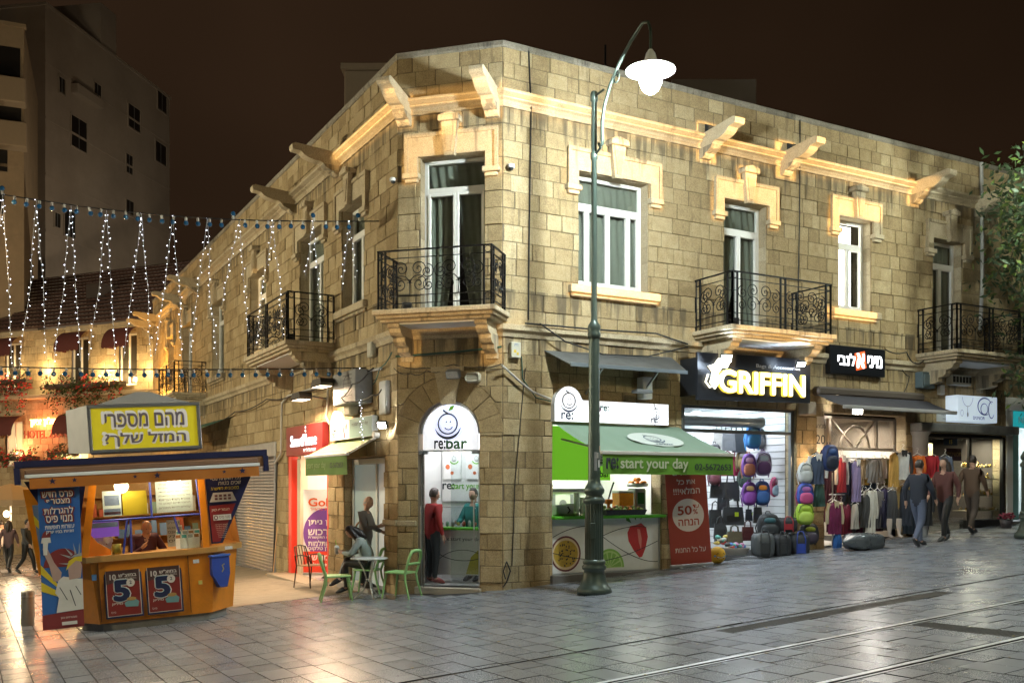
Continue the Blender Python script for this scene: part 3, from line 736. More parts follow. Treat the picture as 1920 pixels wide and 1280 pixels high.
# small dark spotlight pots standing on the balconies are the facade's own uplights
UPL = mat('black_uplight_housing', (.02, .02, .022), .5)
for k, (M, u, y, lb) in enumerate(((MR, 4.55, -.95, 'small black spotlight pot on the shop street balcony above the bag shop'), (MC, .42, -.62, 'small black spotlight pot at the left of the corner balcony'), (ML, -3.72, -.9, 'small black spotlight pot on the left street balcony'), (MR, 11.2, -.9, 'small black spotlight pot on the balcony behind the tree'))):
    mb = MB(); mb.lathe([(0, 0), (.07, 0), (.085, .14), (.085, .15), (.07, .15), (.06, .05), (0, .05)], 14); mb.tube([(-.1, 0, .02), (-.1, 0, .1), (.1, 0, .1), (.1, 0, .02)], .008, 4)
    tag(mb.build('spotlight', UPL, None, M @ TR(u, y, 4.901)), lb, 'spotlight', 'balcony spotlights')
# ================================================================= SHOPS ON THE TRAM STREET
WALLW = mat('shop_white_wall', (.74, .74, .73), .6, var=.04); FLOORT = mat('shop_floor_tile', (.42, .41, .39), .35)
def room(M, u0, u1, dep, z0, z1, wallm=WALLW, name='shop_room', y0=.33):
    mb = MB(); mb.m = 0
    mb.face([(u0, dep, z0), (u1, dep, z0), (u1, dep, z1), (u0, dep, z1)]); mb.face([(u0, y0, z0), (u0, dep, z0), (u0, dep, z1), (u0, y0, z1)]); mb.face([(u1, y0, z0), (u1, y0, z1), (u1, dep, z1), (u1, dep, z0)])
    mb.face([(u0, y0, z1), (u0, dep, z1), (u1, dep, z1), (u1, y0, z1)]); mb.m = 1; mb.face([(u0, 0, z0), (u1, 0, z0), (u1, dep, z0), (u0, dep, z0)])
    return mb.build(name, [wallm, FLOORT], bld, M)
def emis(name, col, e): return mat(name, tuple(min(.8, c) for c in col), .5, var=.02, emit=e, ecol=col)
TUBE = emis('white_tube_light', (.92, .97, 1), 9); LBOX = emis('white_lightbox', (.93, .95, 1), .8)
def ulamp(M, name, u, y, z, p, col, sx, sy, down=True, spread=None):
    o = lamp(name, 'AREA', (0, 0, 0), p, col, sx=sx, sy=sy, spread=spread); o.matrix_basis = M @ TR(u, y, z) @ (Matrix() if down else RX(PI/2)); return o
def face_logo(mb, cx, cz, r, y, mi=0, k=1):      # round fruit-face emblem drawn in strokes
    mb.m = mi
    mb.arc(cx, cz, r*.62, r*.62, y, r*.09); mb.arc(cx, cz-r*.02, r*.86, r*.86, y, r*.17, rad(200), rad(345), w1=r*.03)
    mb.arc(cx+r*.05, cz-r*.12, r*.26, r*.24, y, r*.06, rad(205), rad(345), n=14)
    for s in (-1, 1): mb.disc(cx+r*.05+s*r*.13, cz+r*.12, r*.05, r*.05, y, 10)
    mb.stroke([(cx-r*.30, cz+r*.86), (cx-r*.22, cz+r*.78), (cx-r*.1, cz+r*.70), (cx+r*.02, cz+r*.64)], r*.10, y)
# ---- juice bar hatch ------------------------------------------------------------
room(MR, .9, 3.68, 2.3, .12, 3.0)
ulamp(MR, 'bar_ceiling_light', 2.2, 1.0, 2.93, 75, (1, .97, .9), 2.2, .5)
for k in range(2):
    mb = MB(); mb.tube([(1.1+k*1.25, .62, 2.9), (2.2+k*1.25, .62, 2.9)], .02, 8); tag(mb.build('tube_light', TUBE, None, MR), ('lit white tube light under the hatch lintel at the left', 'lit white tube light under the hatch lintel behind the lamp post')[k], 'tube light')
ctr = thing('bar_counter', 'white juice bar counter front printed with fruit under a lime green top', 'counter', MR @ TR(2.26, 0, .15))
PANEL = mat('printed_white_panel', (.70, .70, .68), .45, var=.05, dirt=.15)
mb = MB(); mb.box(1.035, 3.515, .06, .10, .24, 1.235); mb.build('front_panel', PANEL, ctr, MR)
mb = MB(); mb.bev(1.0, 3.54, -.14, .5, 1.238, 1.295, .01); mb.build('counter_top', mat('lime_green_laminate', (.10, .42, .025), .35), ctr, MR)
mb = MB(); mb.box(1.035, 1.06, .03, .058, .22, 1.236); mb.box(3.49, 3.515, .03, .058, .22, 1.236); mb.box(1.06, 3.49, .03, .058, .22, .245); mb.build('panel_frame', ALU, ctr, MR)
mb = MB(); mb.bev(.98, 3.7, -.10, .3, .04, .22, .01); mb.build('step', mat('dark_stone_step', (.11, .10, .09), .5), ctr, MR)
fr = MB()                                       # passion fruit slice, lime slice, strawberry and thin curves
pm = [mat('print_plum', (.13, .03, .035), .5), mat('print_cream', (.62, .48, .30), .5), mat('print_yellow_pulp', (.42, .27, .03), .5, var=.5, scale=25), mat('print_seed', (.03, .02, .02), .5), mat('print_lime', (.22, .42, .08), .5, var=.2), mat('print_lime_pale', (.42, .58, .22), .5), mat('print_strawberry', (.45, .03, .03), .5, var=.25, scale=30), mat('print_leaf', (.05, .16, .02), .5), INK, mat('print_pink', (.62, .22, .18), .5)]
yy = .0575; cx_, cz_ = uz(MR, 1064, 1038); fr.m = 0; fr.disc(cx_, cz_, .33, .33, yy); fr.m = 1; fr.disc(cx_, cz_, .295, .295, yy-.001); fr.m = 2; fr.disc(cx_, cz_, .265, .25, yy-.002)
fr.m = 3; rf = random.Random(4)
for k in range(40):
    a, q = rf.uniform(0, 6.28), .23*math.sqrt(rf.random()); fr.disc(cx_+q*math.cos(a), cz_+q*math.sin(a), .014, .018, yy-.003, 7)
cx_, cz_ = uz(MR, 1146, 1060); cz_ = .30
fr.m = 4; fr.disc(cx_, cz_, .34, .36, yy, 30, None, 0, PI); fr.m = 5; fr.disc(cx_, cz_, .30, .32, yy-.001, 30, None, 0, PI); fr.m = 4
for k in range(7): fr.disc(cx_, cz_+.012, .27, .29, yy-.002, 5, None, PI*(k+.12)/7, PI*(k+.88)/7) if False else fr.face([(cx_+.03*math.cos(PI*(k+.5)/7), yy-.002, cz_+.01+.03*math.sin(PI*(k+.5)/7))] + [(cx_+.27*math.cos(PI*(k+q)/7), yy-.002, cz_+.29*math.sin(PI*(k+q)/7)) for q in (.12, .4, .6, .88)])
cx_, cz_ = uz(MR, 1198, 1010); fr.m = 6; fr.face([(cx_+x*.27, yy, cz_+z*.36) for x, z in ((-.1, .75), (.35, .85), (.8, .6), (.95, .1), (.75, -.5), (.45, -.95), (.2, -1.0), (-.3, -.6), (-.75, -.1), (-.85, .35), (-.6, .7))])
fr.m = 9; fr.face([(cx_+x*.27, yy-.001, cz_+z*.36) for x, z in ((0, .55), (.25, .5), (.4, 0), (.35, -.6), (.15, -.2))])
fr.m = 7
for x, z, a in ((-.5, .85, 2.4), (-.1, .98, 1.9), (.3, 1.02, 1.2)): fr.face([(cx_+x*.27, yy-.002, cz_+z*.36), (cx_+x*.27+.13*math.cos(a-.3), yy-.002, cz_+z*.36+.13*math.sin(a-.3)), (cx_+x*.27+.19*math.cos(a), yy-.002, cz_+z*.36+.19*math.sin(a)), (cx_+x*.27+.13*math.cos(a+.35), yy-.002, cz_+z*.36+.13*math.sin(a+.35))])
fr.m = 8
for pts in ([(1.07, .9), (1.4, 1.08), (1.8, 1.1)], [(1.07, .62), (1.6, .48), (2.0, .47)], [(2.05, .85), (2.5, 1.06), (2.9, 1.1), (3.2, 1.05)], [(2.05, .98), (2.6, .6), (3.1, .36), (3.48, .38)], [(2.0, .42), (2.6, .46), (3.0, .6), (3.48, .78)]):
    P = []
    for i in range(21):
        t = i/20; q = [Vector((a, b, 0)) for a, b in pts]
        while len(q) > 1: q = [q[k].lerp(q[k+1], t) for k in range(len(q)-1)]
        P.append((q[0].x, q[0].y))
    fr.stroke(P, .013, yy-.004)
fr.build('fruit_print', pm, ctr, MR, 'stuff')
mbg = thing('menu_board', 'glowing lime green board with round white emblem hanging inside the juice hatch', 'board', MR)
g0 = uz(MR, 1037, 815, .55); g1 = uz(MR, 1144, 900, .55)
mb = MB(); mb.box(g0[0]-.4, g1[0], .55, .58, g1[1], 2.98); mb.build('board', emis('lit_lime_board', (.22, .62, .03), .4), mbg, MR)
c_ = uz(MR, 1120, 850, .55); mb = MB(); mb.m = 0; mb.disc(c_[0]+.1, c_[1], .22, .24, .545); face_logo(mb, c_[0]+.1, c_[1], .2, .542, 1); mb.m = 1; mb.text('re:bar', c_[0]-.14, g1[1]+.06, .13, y=.543, bold=.02); mb.build('emblem', [WHITE, INK], mbg, MR)
# illuminated sign with a domed left end
sg = thing('juice_bar_sign', 'glowing white lightbox sign with domed left end above the green awning', 'sign', MR)
a = uz(MR, 1040, 790, -.14); b = uz(MR, 1253, 752, -.14); dm = uz(MR, 1064, 733, -.14); x0, x1, zb_, zt_ = a[0], b[0], 3.02, 3.42; rr_ = .30; xc = x0+rr_
out = [(x0, zb_), (x1, zb_), (x1, zt_), (x0+2*rr_, zt_)] + [(xc+rr_*math.cos(t), 3.32+.34*math.sin(t)) for t in [PI*k/14 for k in range(2, 15)]]
mb = MB(); mb.prism(out, -.14, -.01); mb.build('sign_box', mat('sign_edge_white', (.6, .6, .6), .5), sg, MR)
mb = MB(); mb.prism(out, -.146, -.1405); mb.build('lit_face', LBOX, sg, MR)
mb = MB(); face_logo(mb, xc, 3.40, .22, -.149, 0); mb.m = 0; mb.text('re:', xc-.16, 3.06, .12, y=-.149, bold=.04); mb.arc((x0+x1)/2+.25, 3.2, .75, .55, -.149, .014, rad(-20), rad(24)); mb.arc((x0+x1)/2+.25, 3.2, .75, .55, -.149, .014, rad(156), rad(200))
mb.m = 1; mb.text('re:', (x0+x1)/2-.3, 3.24, .09, y=-.149, bold=.04); mb.text('www.rebar.co.il   re:start', (x0+x1)/2-.28, 3.12, .035, y=-.149); mb.m = 0; face_logo(mb, x1-.3, 3.25, .13, -.149, 0); mb.text('re:', x1-.42, 3.06, .08, y=-.149, bold=.04)
mb.m = 2
for q in (0, .07): mb.disc(1.95+q*.3, 3.15+q*1.6, .03, .045, -.149, 12)
mb.build('sign_print', [mat('sign_ink', (.02, .025, .06), .6, emit=.02, ecol=(.1, .1, .2)), mat('sign_teal_ink', (.02, .12, .12), .6), mat('sign_pink_ink', (.5, .25, .35), .6)], sg, MR)
# striped green awning
aw = thing('green_awning', 'pale green folding awning over the juice hatch, lime valance lettered re:start your day', 'awning', MR)
AWG = mat('pale_green_canvas', (.16, .23, .165), .75, var=.12, scale=2, bump=.15, bscale=30); VAL = mat('lime_valance_canvas', (.085, .21, .012), .7, var=.15)
n1 = 1.55; ua, ub = 1.05, 3.93; zt_, zf = 3.0, 2.43
mb = MB(); mb.grid(lambda i, j: (ua+(ub-ua)*i, -.02-(n1-.02)*j, zt_+(zf-zt_)*j-.035*math.sin(PI*j)-.010*math.sin(i*47+2*j)*math.sin(PI*j)-.012*math.sin(i*9)*math.sin(PI*j)), 60, 10); mb.build('canvas', AWG, aw, MR)
mb = MB(); mb.bev(ua-.02, ub+.02, -n1-.05, -n1+.02, zf-.05, zf+.012, .01); mb.build('front_bar', mat('cream_awning_bar', (.45, .42, .36), .5), aw, MR)
mb = MB(); mb.grid(lambda i, j: (ua+(ub-ua)*i, -n1-.03-.012*math.sin(i*26+1)*j, zf-.045-.34*j), 60, 4); mb.build('valance', VAL, aw, MR)
yv = -n1-.052; PIK = mat('valance_pale_ink', (.42, .45, .30), .6)
MB().text('re:', ua+.07, zf-.285, .17, y=yv, bold=.05, w=.24).build('lettering', INK, aw, MR); MB().text('start your day', ua+.36, zf-.335, .235, y=yv, bold=.03, w=1.46).build('lettering', PIK, aw, MR); MB().text('02-5672653', ub-.90, zf-.30, .11, y=yv, bold=.03, w=.84).build('lettering', INK, aw, MR)
mb = MB(); slope = math.atan2(zt_-zf, n1); Q = TR(2.75, -.82, 2.688) @ RX(-(PI/2-slope)) ; mb.M = Q; mb.m = 0; mb.disc(0, 0, .58, .40, -.012); face_logo(mb, -.05, .04, .26, -.018, 1); mb.text('re:bar', -.2, -.34, .12, y=-.018, bold=.01); mb.build('canvas_emblem', [mat('emblem_white_paint', (.48, .52, .47), .7), mat('emblem_navy_paint', (.05, .08, .12), .7)], aw, MR)
mb = MB(); [MB().tube([(u, -.05, zt_-.3), (u+.35, -.8, 2.5), (u+.1, -n1+.02, zf-.04)], .018, 6).build('folding_arm', ALU, aw, MR) for u in (ua+.15, ub-.5)]
# metal canopy sheet over the hatch
cn = thing('metal_canopy', 'rusty grey sheet metal canopy on struts above the white lightbox sign', 'canopy', MR)
CAN = mat('galvanised_dirty_sheet', (.16, .165, .16), .55, .6, var=.3, dirt=.4)
mb = MB(); mb.add([(.85, -.02, 4.30), (3.75, -.02, 4.36), (3.62, -.62, 4.05), (1.05, -.62, 3.99), (.85, -.02, 4.29), (3.75, -.02, 4.35), (3.62, -.62, 4.035), (1.05, -.62, 3.975)], [(0,1,2,3), (7,6,5,4), (3,2,6,7), (0,3,7,4), (1,5,6,2)]); mb.build('sheet', CAN, cn, MR)
mb = MB(); mb.bev(1.02, 3.65, -.65, -.622, 3.96, 4.03, .005); mb.build('edge_angle', mat('bluish_grey_steel', (.26, .30, .33), .4, .7), cn, MR)
for u in (1.75, 3.0): mb = MB(); mb.box(-.012, .012, -.02, .02, 0, .72, TR(u, -.02, 3.55) @ RX(rad(52))); mb.build('strut', ALU, cn, MR)
# things on the hatch counter
def place(M, px, py, y): u, z = uz(M, px, py, y); return u, z
CUPG = mat('paper_cup_green_print', (.60, .68, .50), .6, var=.2, scale=30)
ztop = 1.297
for k, (px, n, lb) in enumerate(((1081, 15, 'tall stack of pale paper cups on the green counter, left of two'), (1092, 12, 'shorter stack of paper cups next to the lamp post on the counter'))):
    u = uz(MR, px, 965, .05)[0]; mb = MB()
    for i in range(n): mb.lathe([(.046, i*.028), (.052, i*.028+.026), (.054, i*.028+.027), (.05, i*.028+.0275)], 14)
    mb.lathe([(.0, .0), (.046, 0)], 14); mb.lathe([(.052, n*.028), (.04, n*.028-.05), (0, n*.028-.05)], 14)
    tag(mb.build('cup_stack', CUPG, None, MR @ TR(u, .05, ztop)), lb, 'paper cups', 'cup stacks')
u0_, u1_ = uz(MR, 1130, 960, -.02)[0], uz(MR, 1206, 960, -.02)[0]
tr_ = thing('fruit_tray', 'black plastic tray heaped with fruit at the front of the hatch counter', 'tray', MR @ TR((u0_+u1_)/2, 0, ztop))
mb = MB(); hw = (u1_-u0_)/2
mb.add([(-hw*.92, -.12, 0), (hw*.92, -.12, 0), (hw*.92, .2, 0), (-hw*.92, .2, 0), (-hw, -.15, .1), (hw, -.15, .1), (hw, .23, .1), (-hw, .23, .1)], [(0,1,2,3), (0,1,5,4), (1,2,6,5), (2,3,7,6), (3,0,4,7)]); mb.build('tray_body', BLACK, tr_)
fm = [mat('lime_fruit', (.22, .33, .05), .4), mat('orange_fruit', (.60, .20, .02), .45), mat('apple_fruit', (.38, .10, .04), .35), mat('pale_green_fruit', (.38, .45, .14), .4)]
fruit_me = {}
for k in range(26):
    mi = rf.choice((0, 0, 1, 3, 3, 2)); r = .038
    if mi not in fruit_me:
        b_ = MB(); b_.ell((0, 0, 0), (r, r, r*.92), 12, 8); b_.M = None; o_ = b_.build('fruit', fm[mi]); fruit_me[mi] = o_.data; bpy.data.objects.remove(o_)
    x = -hw*.86 + 2*hw*.86*((k % 9)/8) + rf.uniform(-.02, .02); y_ = (-.08, .05, .15)[k // 9] + rf.uniform(-.02, .02)
    o_ = put('fruit', fruit_me[mi], None, WMX[tr_.name] @ TR(x, y_, .095+.02*rf.random()+(.035 if k > 12 else 0)))
    tag(o_, ('green lime', 'orange', 'reddish apple', 'pale green apple')[mi] + ' heaped in the black tray on the hatch counter', 'fruit', ('limes', 'oranges', 'red apples', 'green apples')[mi] + ' in the tray')
def dispenser(M, w_, h_, d_, liquid, label):
    t_ = thing('drink_dispenser', label, 'dispenser', M); mb = MB(); mb.bev(-w_/2, w_/2, -d_/2, d_/2, 0, h_*.12, .01); mb.build('dispenser_base', GREY, t_)
    mb = MB(); mb.box(-w_/2+.01, w_/2-.01, -d_/2+.01, d_/2-.01, h_*.122, h_*.9); mb.build('juice_tank', mat('orange_juice', (.62, .22, .02), .2, var=.35, scale=14), t_); mb = MB(); mb.bev(-w_/2, w_/2, -d_/2, d_/2, h_*.902, h_, .01); mb.build('tank_lid', ALU, t_)
dispenser(MR @ TR(uz(MR, 1168, 950, .3)[0], .3, ztop), .36, .46, .26, None, 'square drink dispenser full of orange slices behind the fruit tray')
ju = thing('juice_press', 'steel citrus juicer piled with oranges at the right of the hatch', 'juicer', MR @ TR(uz(MR, 1195, 950, .42)[0], .42, ztop))
mb = MB(); mb.bev(-.14, .14, -.12, .16, 0, .5, .03); mb.build('juicer_body', mat('steel_juicer', (.4, .41, .4), .3, .8), ju); mb = MB(); mb.lathe([(0, .52), (.2, .54), (.22, .6), (.21, .6), (.19, .56), (0, .55)], 18); mb.build('orange_basket', ALU, ju); mb = MB(); mb.box(-.08, .08, -.125, -.118, .2, .42); mb.build('glass_front', mat('dark_green_panel', (.03, .12, .02), .3), ju)
for k in range(9):
    a = k*2.4; q = .14 if k < 6 else .05
    if 'o' not in fruit_me: b_ = MB(); b_.ell((0, 0, 0), (.045, .045, .043), 12, 8); o_ = b_.build('fruit', fm[1]); fruit_me['o'] = o_.data; bpy.data.objects.remove(o_)
    tag(put('fruit', fruit_me['o'], None, WMX[ju.name] @ TR(q*math.cos(a), q*math.sin(a), .61 if k < 6 else .675)), 'orange piled on top of the steel juicer', 'fruit', 'oranges on the juicer')
pr_ = thing('lever_press', 'orange hand lever juice press standing behind the lamp post', 'juicer', MR @ TR(uz(MR, 1141, 955, .15)[0], .15, ztop)); mb = MB(); mb.lathe([(.1, 0), (.1, .02), (.03, .03), (.03, .2), (.08, .22), (.09, .28), (.06, .3), (0, .3)], 14); mb.build('press_body', mat('orange_enamel', (.55, .14, .01), .4), pr_); mb = MB(); mb.tube([(0, 0, .3), (.05, .0, .45), (.12, .0, .62)], .018, 6); mb.build('lever', BLACK, pr_)
for k, (px, lb, h_) in enumerate(((1050, 'clear napkin box at the left end of the hatch counter', .2), (1068, 'white plastic box with dark handle left of the cup stacks', .22))):
    mb = MB(); mb.bev(-.13, .13, -.1, .1, 0, h_, .02); b_ = thing('counter_box', lb, 'box', MR @ TR(uz(MR, px, 965, .2)[0], .2, ztop)); mb.build('box_body', mat('pale_plastic%d' % k, (.5, .54, .52), .3), b_); mb = MB(); mb.tube([(.1, -.11, .04), (.14, -.13, .1), (.1, -.11, .17)], .014, 6); mb.build('handle', BLACK, b_)
bk = thing('back_bar', 'steel juice machines along the white back wall of the hatch', 'machines', MR @ TR(2.3, 2.0, .13))
mb = MB(); mb.bev(-1.3, 1.3, -.45, .25, 0, 1.0, .02); mb.build('work_bench', mat('steel_bench', (.45, .46, .46), .35, .7), bk)
mb = MB(); mb.bev(-1.2, .9, -.35, .2, 1.003, 1.7, .03); mb.build('ice_machine', mat('white_steel', (.6, .6, .58), .4, .2), bk)
for x in (-.9, -.3, .3): mb = MB(); mb.box(x-.12, x+.12, -.356, -.349, 1.3, 1.55); mb.disc(x+.3, 1.35, .09, .09, -.357, 16); mb.build('dial_panel', GREY, bk)
mb = MB(); mb.box(-1.2, .9, -.38, -.354, 1.6, 1.66); mb.build('dark_ledge', BLACK, bk)
# ---- red roll-up banner ---------------------------------------------------------
a = gp(1257, 1066); b = gp(1337, 1060); MRB = frame(a, ((b-a).x, (b-a).y, (b-a).z)); wB = (b-a).length
rb = thing('roll_up_banner', 'tall red roll-up banner with a 50% disc beside the bag shop', 'banner', MRB)
mb = MB(); mb.box(.02, wB-.02, -.003, .003, .07, 1.98); mb.build('banner_sheet', mat('banner_red', (.34, .05, .03), .45, var=.1), rb)
mb = MB(); mb.bev(0, wB, -.05, .05, .012, .075, .012); mb.build('banner_base', ALU, rb); mb = MB(); [mb.bev(x, x+.06, -.16, .16, .0, .02, .004) for x in (.16, wB-.24)]; mb.build('base_feet', ALU, rb)
xc = wB/2; MB().disc(xc, 1.02, .31, .32, -.006).build('white_disc', mat('banner_white_ink', (.7, .62, .58), .5), rb); BWI = mat('banner_white_ink', (.7, .62, .58), .5)
for t_, z_, h_, w_ in (('מחסלים', 1.80, .11, .5), ('את כל', 1.62, .11, .36), ('המלאי!!!', 1.43, .13, .52), ('על כל החנות', .30, .11, .6)): MB().text(t_, xc, z_, h_, w=w_, y=-.006, al='C', bold=.01, rtl=True).build('banner_print', BWI, rb)
mb = MB(); mb.text('50', xc-.2, 1.03, .17, y=-.009, bold=.03, w=.27); mb.text('%', xc+.1, 1.03, .1, y=-.009, bold=.02); mb.text('עד', xc+.1, 1.15, .07, y=-.009, bold=.02, rtl=True); mb.text('הנחה', xc, .82, .12, y=-.009, al='C', bold=.03, rtl=True, w=.4); mb.build('offer_print', mat('banner_red_ink', (.40, .05, .02), .5), rb)
# laughing yellow ball
p_ = gp(1345, 1056); eb = thing('yellow_ball', 'yellow ball cushion with a laughing face beside the red banner', 'ball', TR(p_.x, p_.y, p_.z+.17) @ RZ(-YAW+.25))
mb = MB(); mb.ell((0, 0, 0), (.165, .165, .17), 20, 14); mb.build('ball', mat('yellow_plush', (.62, .36, .015), .7), eb)
def onball(mb, pts, k=1.015):
    v = []
    for x, z in pts:
        y = -math.sqrt(max(.001, 1-x*x-z*z)); v.append((.165*x*k, .165*y*k, .17*z*k))
    mb.face(v)
mb = MB(); mb.m = 0; onball(mb, [(-.5, -.05), (-.25, -.14), (0, -.16), (.25, -.14), (.5, -.05), (.42, -.35), (.2, -.55), (0, -.6), (-.2, -.55), (-.42, -.35)]); mb.m = 1; onball(mb, [(-.46, -.09), (-.2, -.17), (0, -.19), (.2, -.17), (.46, -.09), (.42, -.22), (0, -.30), (-.42, -.22)], 1.03)
mb.m = 0
for s in (-1, 1): onball(mb, [(s*.18, .1), (s*.3, .28), (s*.42, .28), (s*.55, .1), (s*.5, .1), (s*.38, .2), (s*.3, .2), (s*.22, .1)][::s]); 
mb.m = 2
for s in (-1, 1): onball(mb, [(s*.55, .02), (s*.72, .05), (s*.78, -.12), (s*.65, -.2), (s*.56, -.12)][::s])
mb.build('face_print', [mat('ball_brown', (.09, .03, .01), .6), WHITE, mat('ball_tear_blue', (.12, .35, .6), .5)], eb)
# ---- bag shop -------------------------------------------------------------------
SLAT = mat('white_slatwall', (.76, .77, .78), .45, var=.04)
room(MR, 3.95, 7.25, 4.2, .31, 3.9, SLAT)
mb = MB()
for k in range(22): z = .5+k*.15; mb.box(3.951, 7.249, 4.192, 4.199, z-.006, z+.006); mb.box(7.241, 7.249, .34, 4.19, z-.006, z+.006)
mb.build('slat_groove', mat('slat_groove_grey', (.25, .26, .27), .6), bld, MR, 'stuff')
for k in range(3): ulamp(MR, 'bag_shop_light', 5.6, .7+k*1.2, 3.8, 62, (.86, .94, 1), 2.6, .3)
mb = MB(); mb.bev(4.06, 7.11, .05, .11, 3.4, 3.455, .006); mb.bev(4.06, 4.12, .05, .11, .31, 3.399, .006); mb.bev(7.02, 7.11, .05, .13, .31, 3.399, .006); mb.bev(4.121, 7.019, .05, .10, 2.92, 2.99, .006); mb.bev(4.0, 4.055, -.06, .0, .28, 3.45, .005)
sf = tag(mb.build('shop_front_frame', mat('grey_shopfront_steel', (.20, .215, .22), .4, .7), None, MR), 'grey steel shopfront frame of the bag shop with glass transom', 'shop front')
mb = MB(); mb.box(4.13, 7.0, .07, .075, 2.99, 3.395); mb.build('transom_pane', GLASS, sf, MR)
mb = MB(); mb.tube([(4.15, .6, 3.22), (6.7, .6, 3.22)], .13, 16); tag(mb.build('air_duct', ALU, None, MR), 'round metal roller shutter drum above the bag shop entrance', 'shutter drum')
for k in range(3):
    mb = MB(); mb.lathe([(0, 0), (.11, 0), (.11, -.03), (0, -.03)], 16); tag(mb.build('downlight', TUBE, None, MR @ TR(4.5+k*.75, 1.3+.3*k, 3.5)), ('lit round downlight nearest the left of the bag shop transom', 'lit round downlight in the middle of the bag shop transom', 'lit round downlight furthest in behind the bag shop transom')[k], 'downlight')
# GRIFFIN sign box
ya = -.55; a = uz(MR, 1308, 672, ya); b = uz(MR, 1519, 765, ya); x0, x1, z1_, z0_ = 4.06, b[0], 4.42, 3.50; x0 = a[0]
gs = thing('bag_shop_sign', 'black box sign lettered GRIFFIN in glowing letters under the balcony', 'sign', MR)
mb = MB(); mb.prism([(x0, z0_), (x1, z0_+.06), (x1, z1_+.04), (x0, z1_)], ya, ya+.06); mb.build('sign_face', mat('black_sign_panel', (.018, .02, .026), .35), gs, MR)
for q in (x0, x1-.03):
    mb = MB(); mb.box(q, q+.03, ya+.062, -.02, z0_+.1, z1_-.1); mb.build('sign_side', mat('black_sign_side', (.012, .013, .016), .5), gs, MR)
wS = x1-x0; YL = emis('yellow_letter_glow', (1, .68, .08), .8); WLET = emis('warm_letter_face', (1, .93, .72), 1.5)
mb = MB(); mb.text('GRIFFIN', x0+wS*.17, z0_+.18, .42, w=wS*.76, y=ya-.03, bold=.075, ext=.02); mb.build('letter_halo', YL, gs, MR)
mb = MB(); mb.text('GRIFFIN', x0+wS*.17, z0_+.18, .42, w=wS*.76, y=ya-.062, bold=.03, ext=.004); mb.build('letters', WLET, gs, MR)
mb = MB(); mb.text('Bags & Accessories', x0+wS*.50, z0_+.69, .09, w=wS*.40, y=ya-.012, ext=.004); mb.build('small_letters', mat('grey_letters', (.5, .5, .52), .5), gs, MR)
mb = MB()                                       # winged emblem at the left
mb.m = 0
for pts in ([(-.05, 0), (-.16, .12), (-.10, .3), (-.2, .42), (-.06, .46), (.04, .58), (.16, .50), (.30, .52), (.22, .40), (.12, .42), (.02, .30), (.06, .14)],): mb.prism([(x0+wS*.15+p[0]*1.1, z0_+.22+p[1]*1.05) for p in pts], ya-.06, ya-.02)
mb.tube([(x0+wS*.075, ya-.04, z0_+.5), (x0+wS*.055, ya-.04, z0_+.35), (x0+wS*.09, ya-.04, z0_+.25), (x0+wS*.12, ya-.04, z0_+.3)], .022, 6); mb.build('emblem', WLET, gs, MR)
def floodlight(M, label, power, col, tgt=None, sz=.11, e=14, cone=150, group=None, nm='floodlight'):
    t_ = thing(nm, label, 'floodlight', M, group); mb = MB(); mb.bev(-sz, sz, .0, .07, -sz*.7, sz*.7, .012); mb.build('lamp_housing', BLACK, t_)
    mb = MB(); mb.box(-sz*.86, sz*.86, -.004, .0, -sz*.56, sz*.56); mb.build('lamp_glass', emis('flood_glass_%s' % label[:20], col, e), t_)
    mb = MB(); mb.tube([(-sz-.01, .03, 0), (-sz-.01, .10, .02), (sz+.01, .10, .02), (sz+.01, .03, 0)], .008, 4); mb.build('mount_arm', GREY, t_)
    if power:
        o = lamp('flood_beam', 'SPOT', (0, 0, 0), power, col, .06, cone=rad(cone), blend=.6, parent=None); o.matrix_basis = M @ TR(0, -.03, 0) @ RX(PI/2)
    return t_
q = uz(MR, 1362, 672, -1.0); floodlight(MR @ TR(q[0], -1.0, q[1]) @ RZ(-.45) @ RX(.55), 'glaring cool white floodlight over the left end of the bag shop sign', 240, (.72, .86, 1), e=140)
q = uz(MR, 1502, 683, -1.0); floodlight(MR @ TR(q[0], -1.0, q[1]) @ RZ(-.45) @ RX(.75), 'smaller cool white floodlight over the right end of the bag shop sign', 130, (.72, .86, 1), sz=.085, e=100)
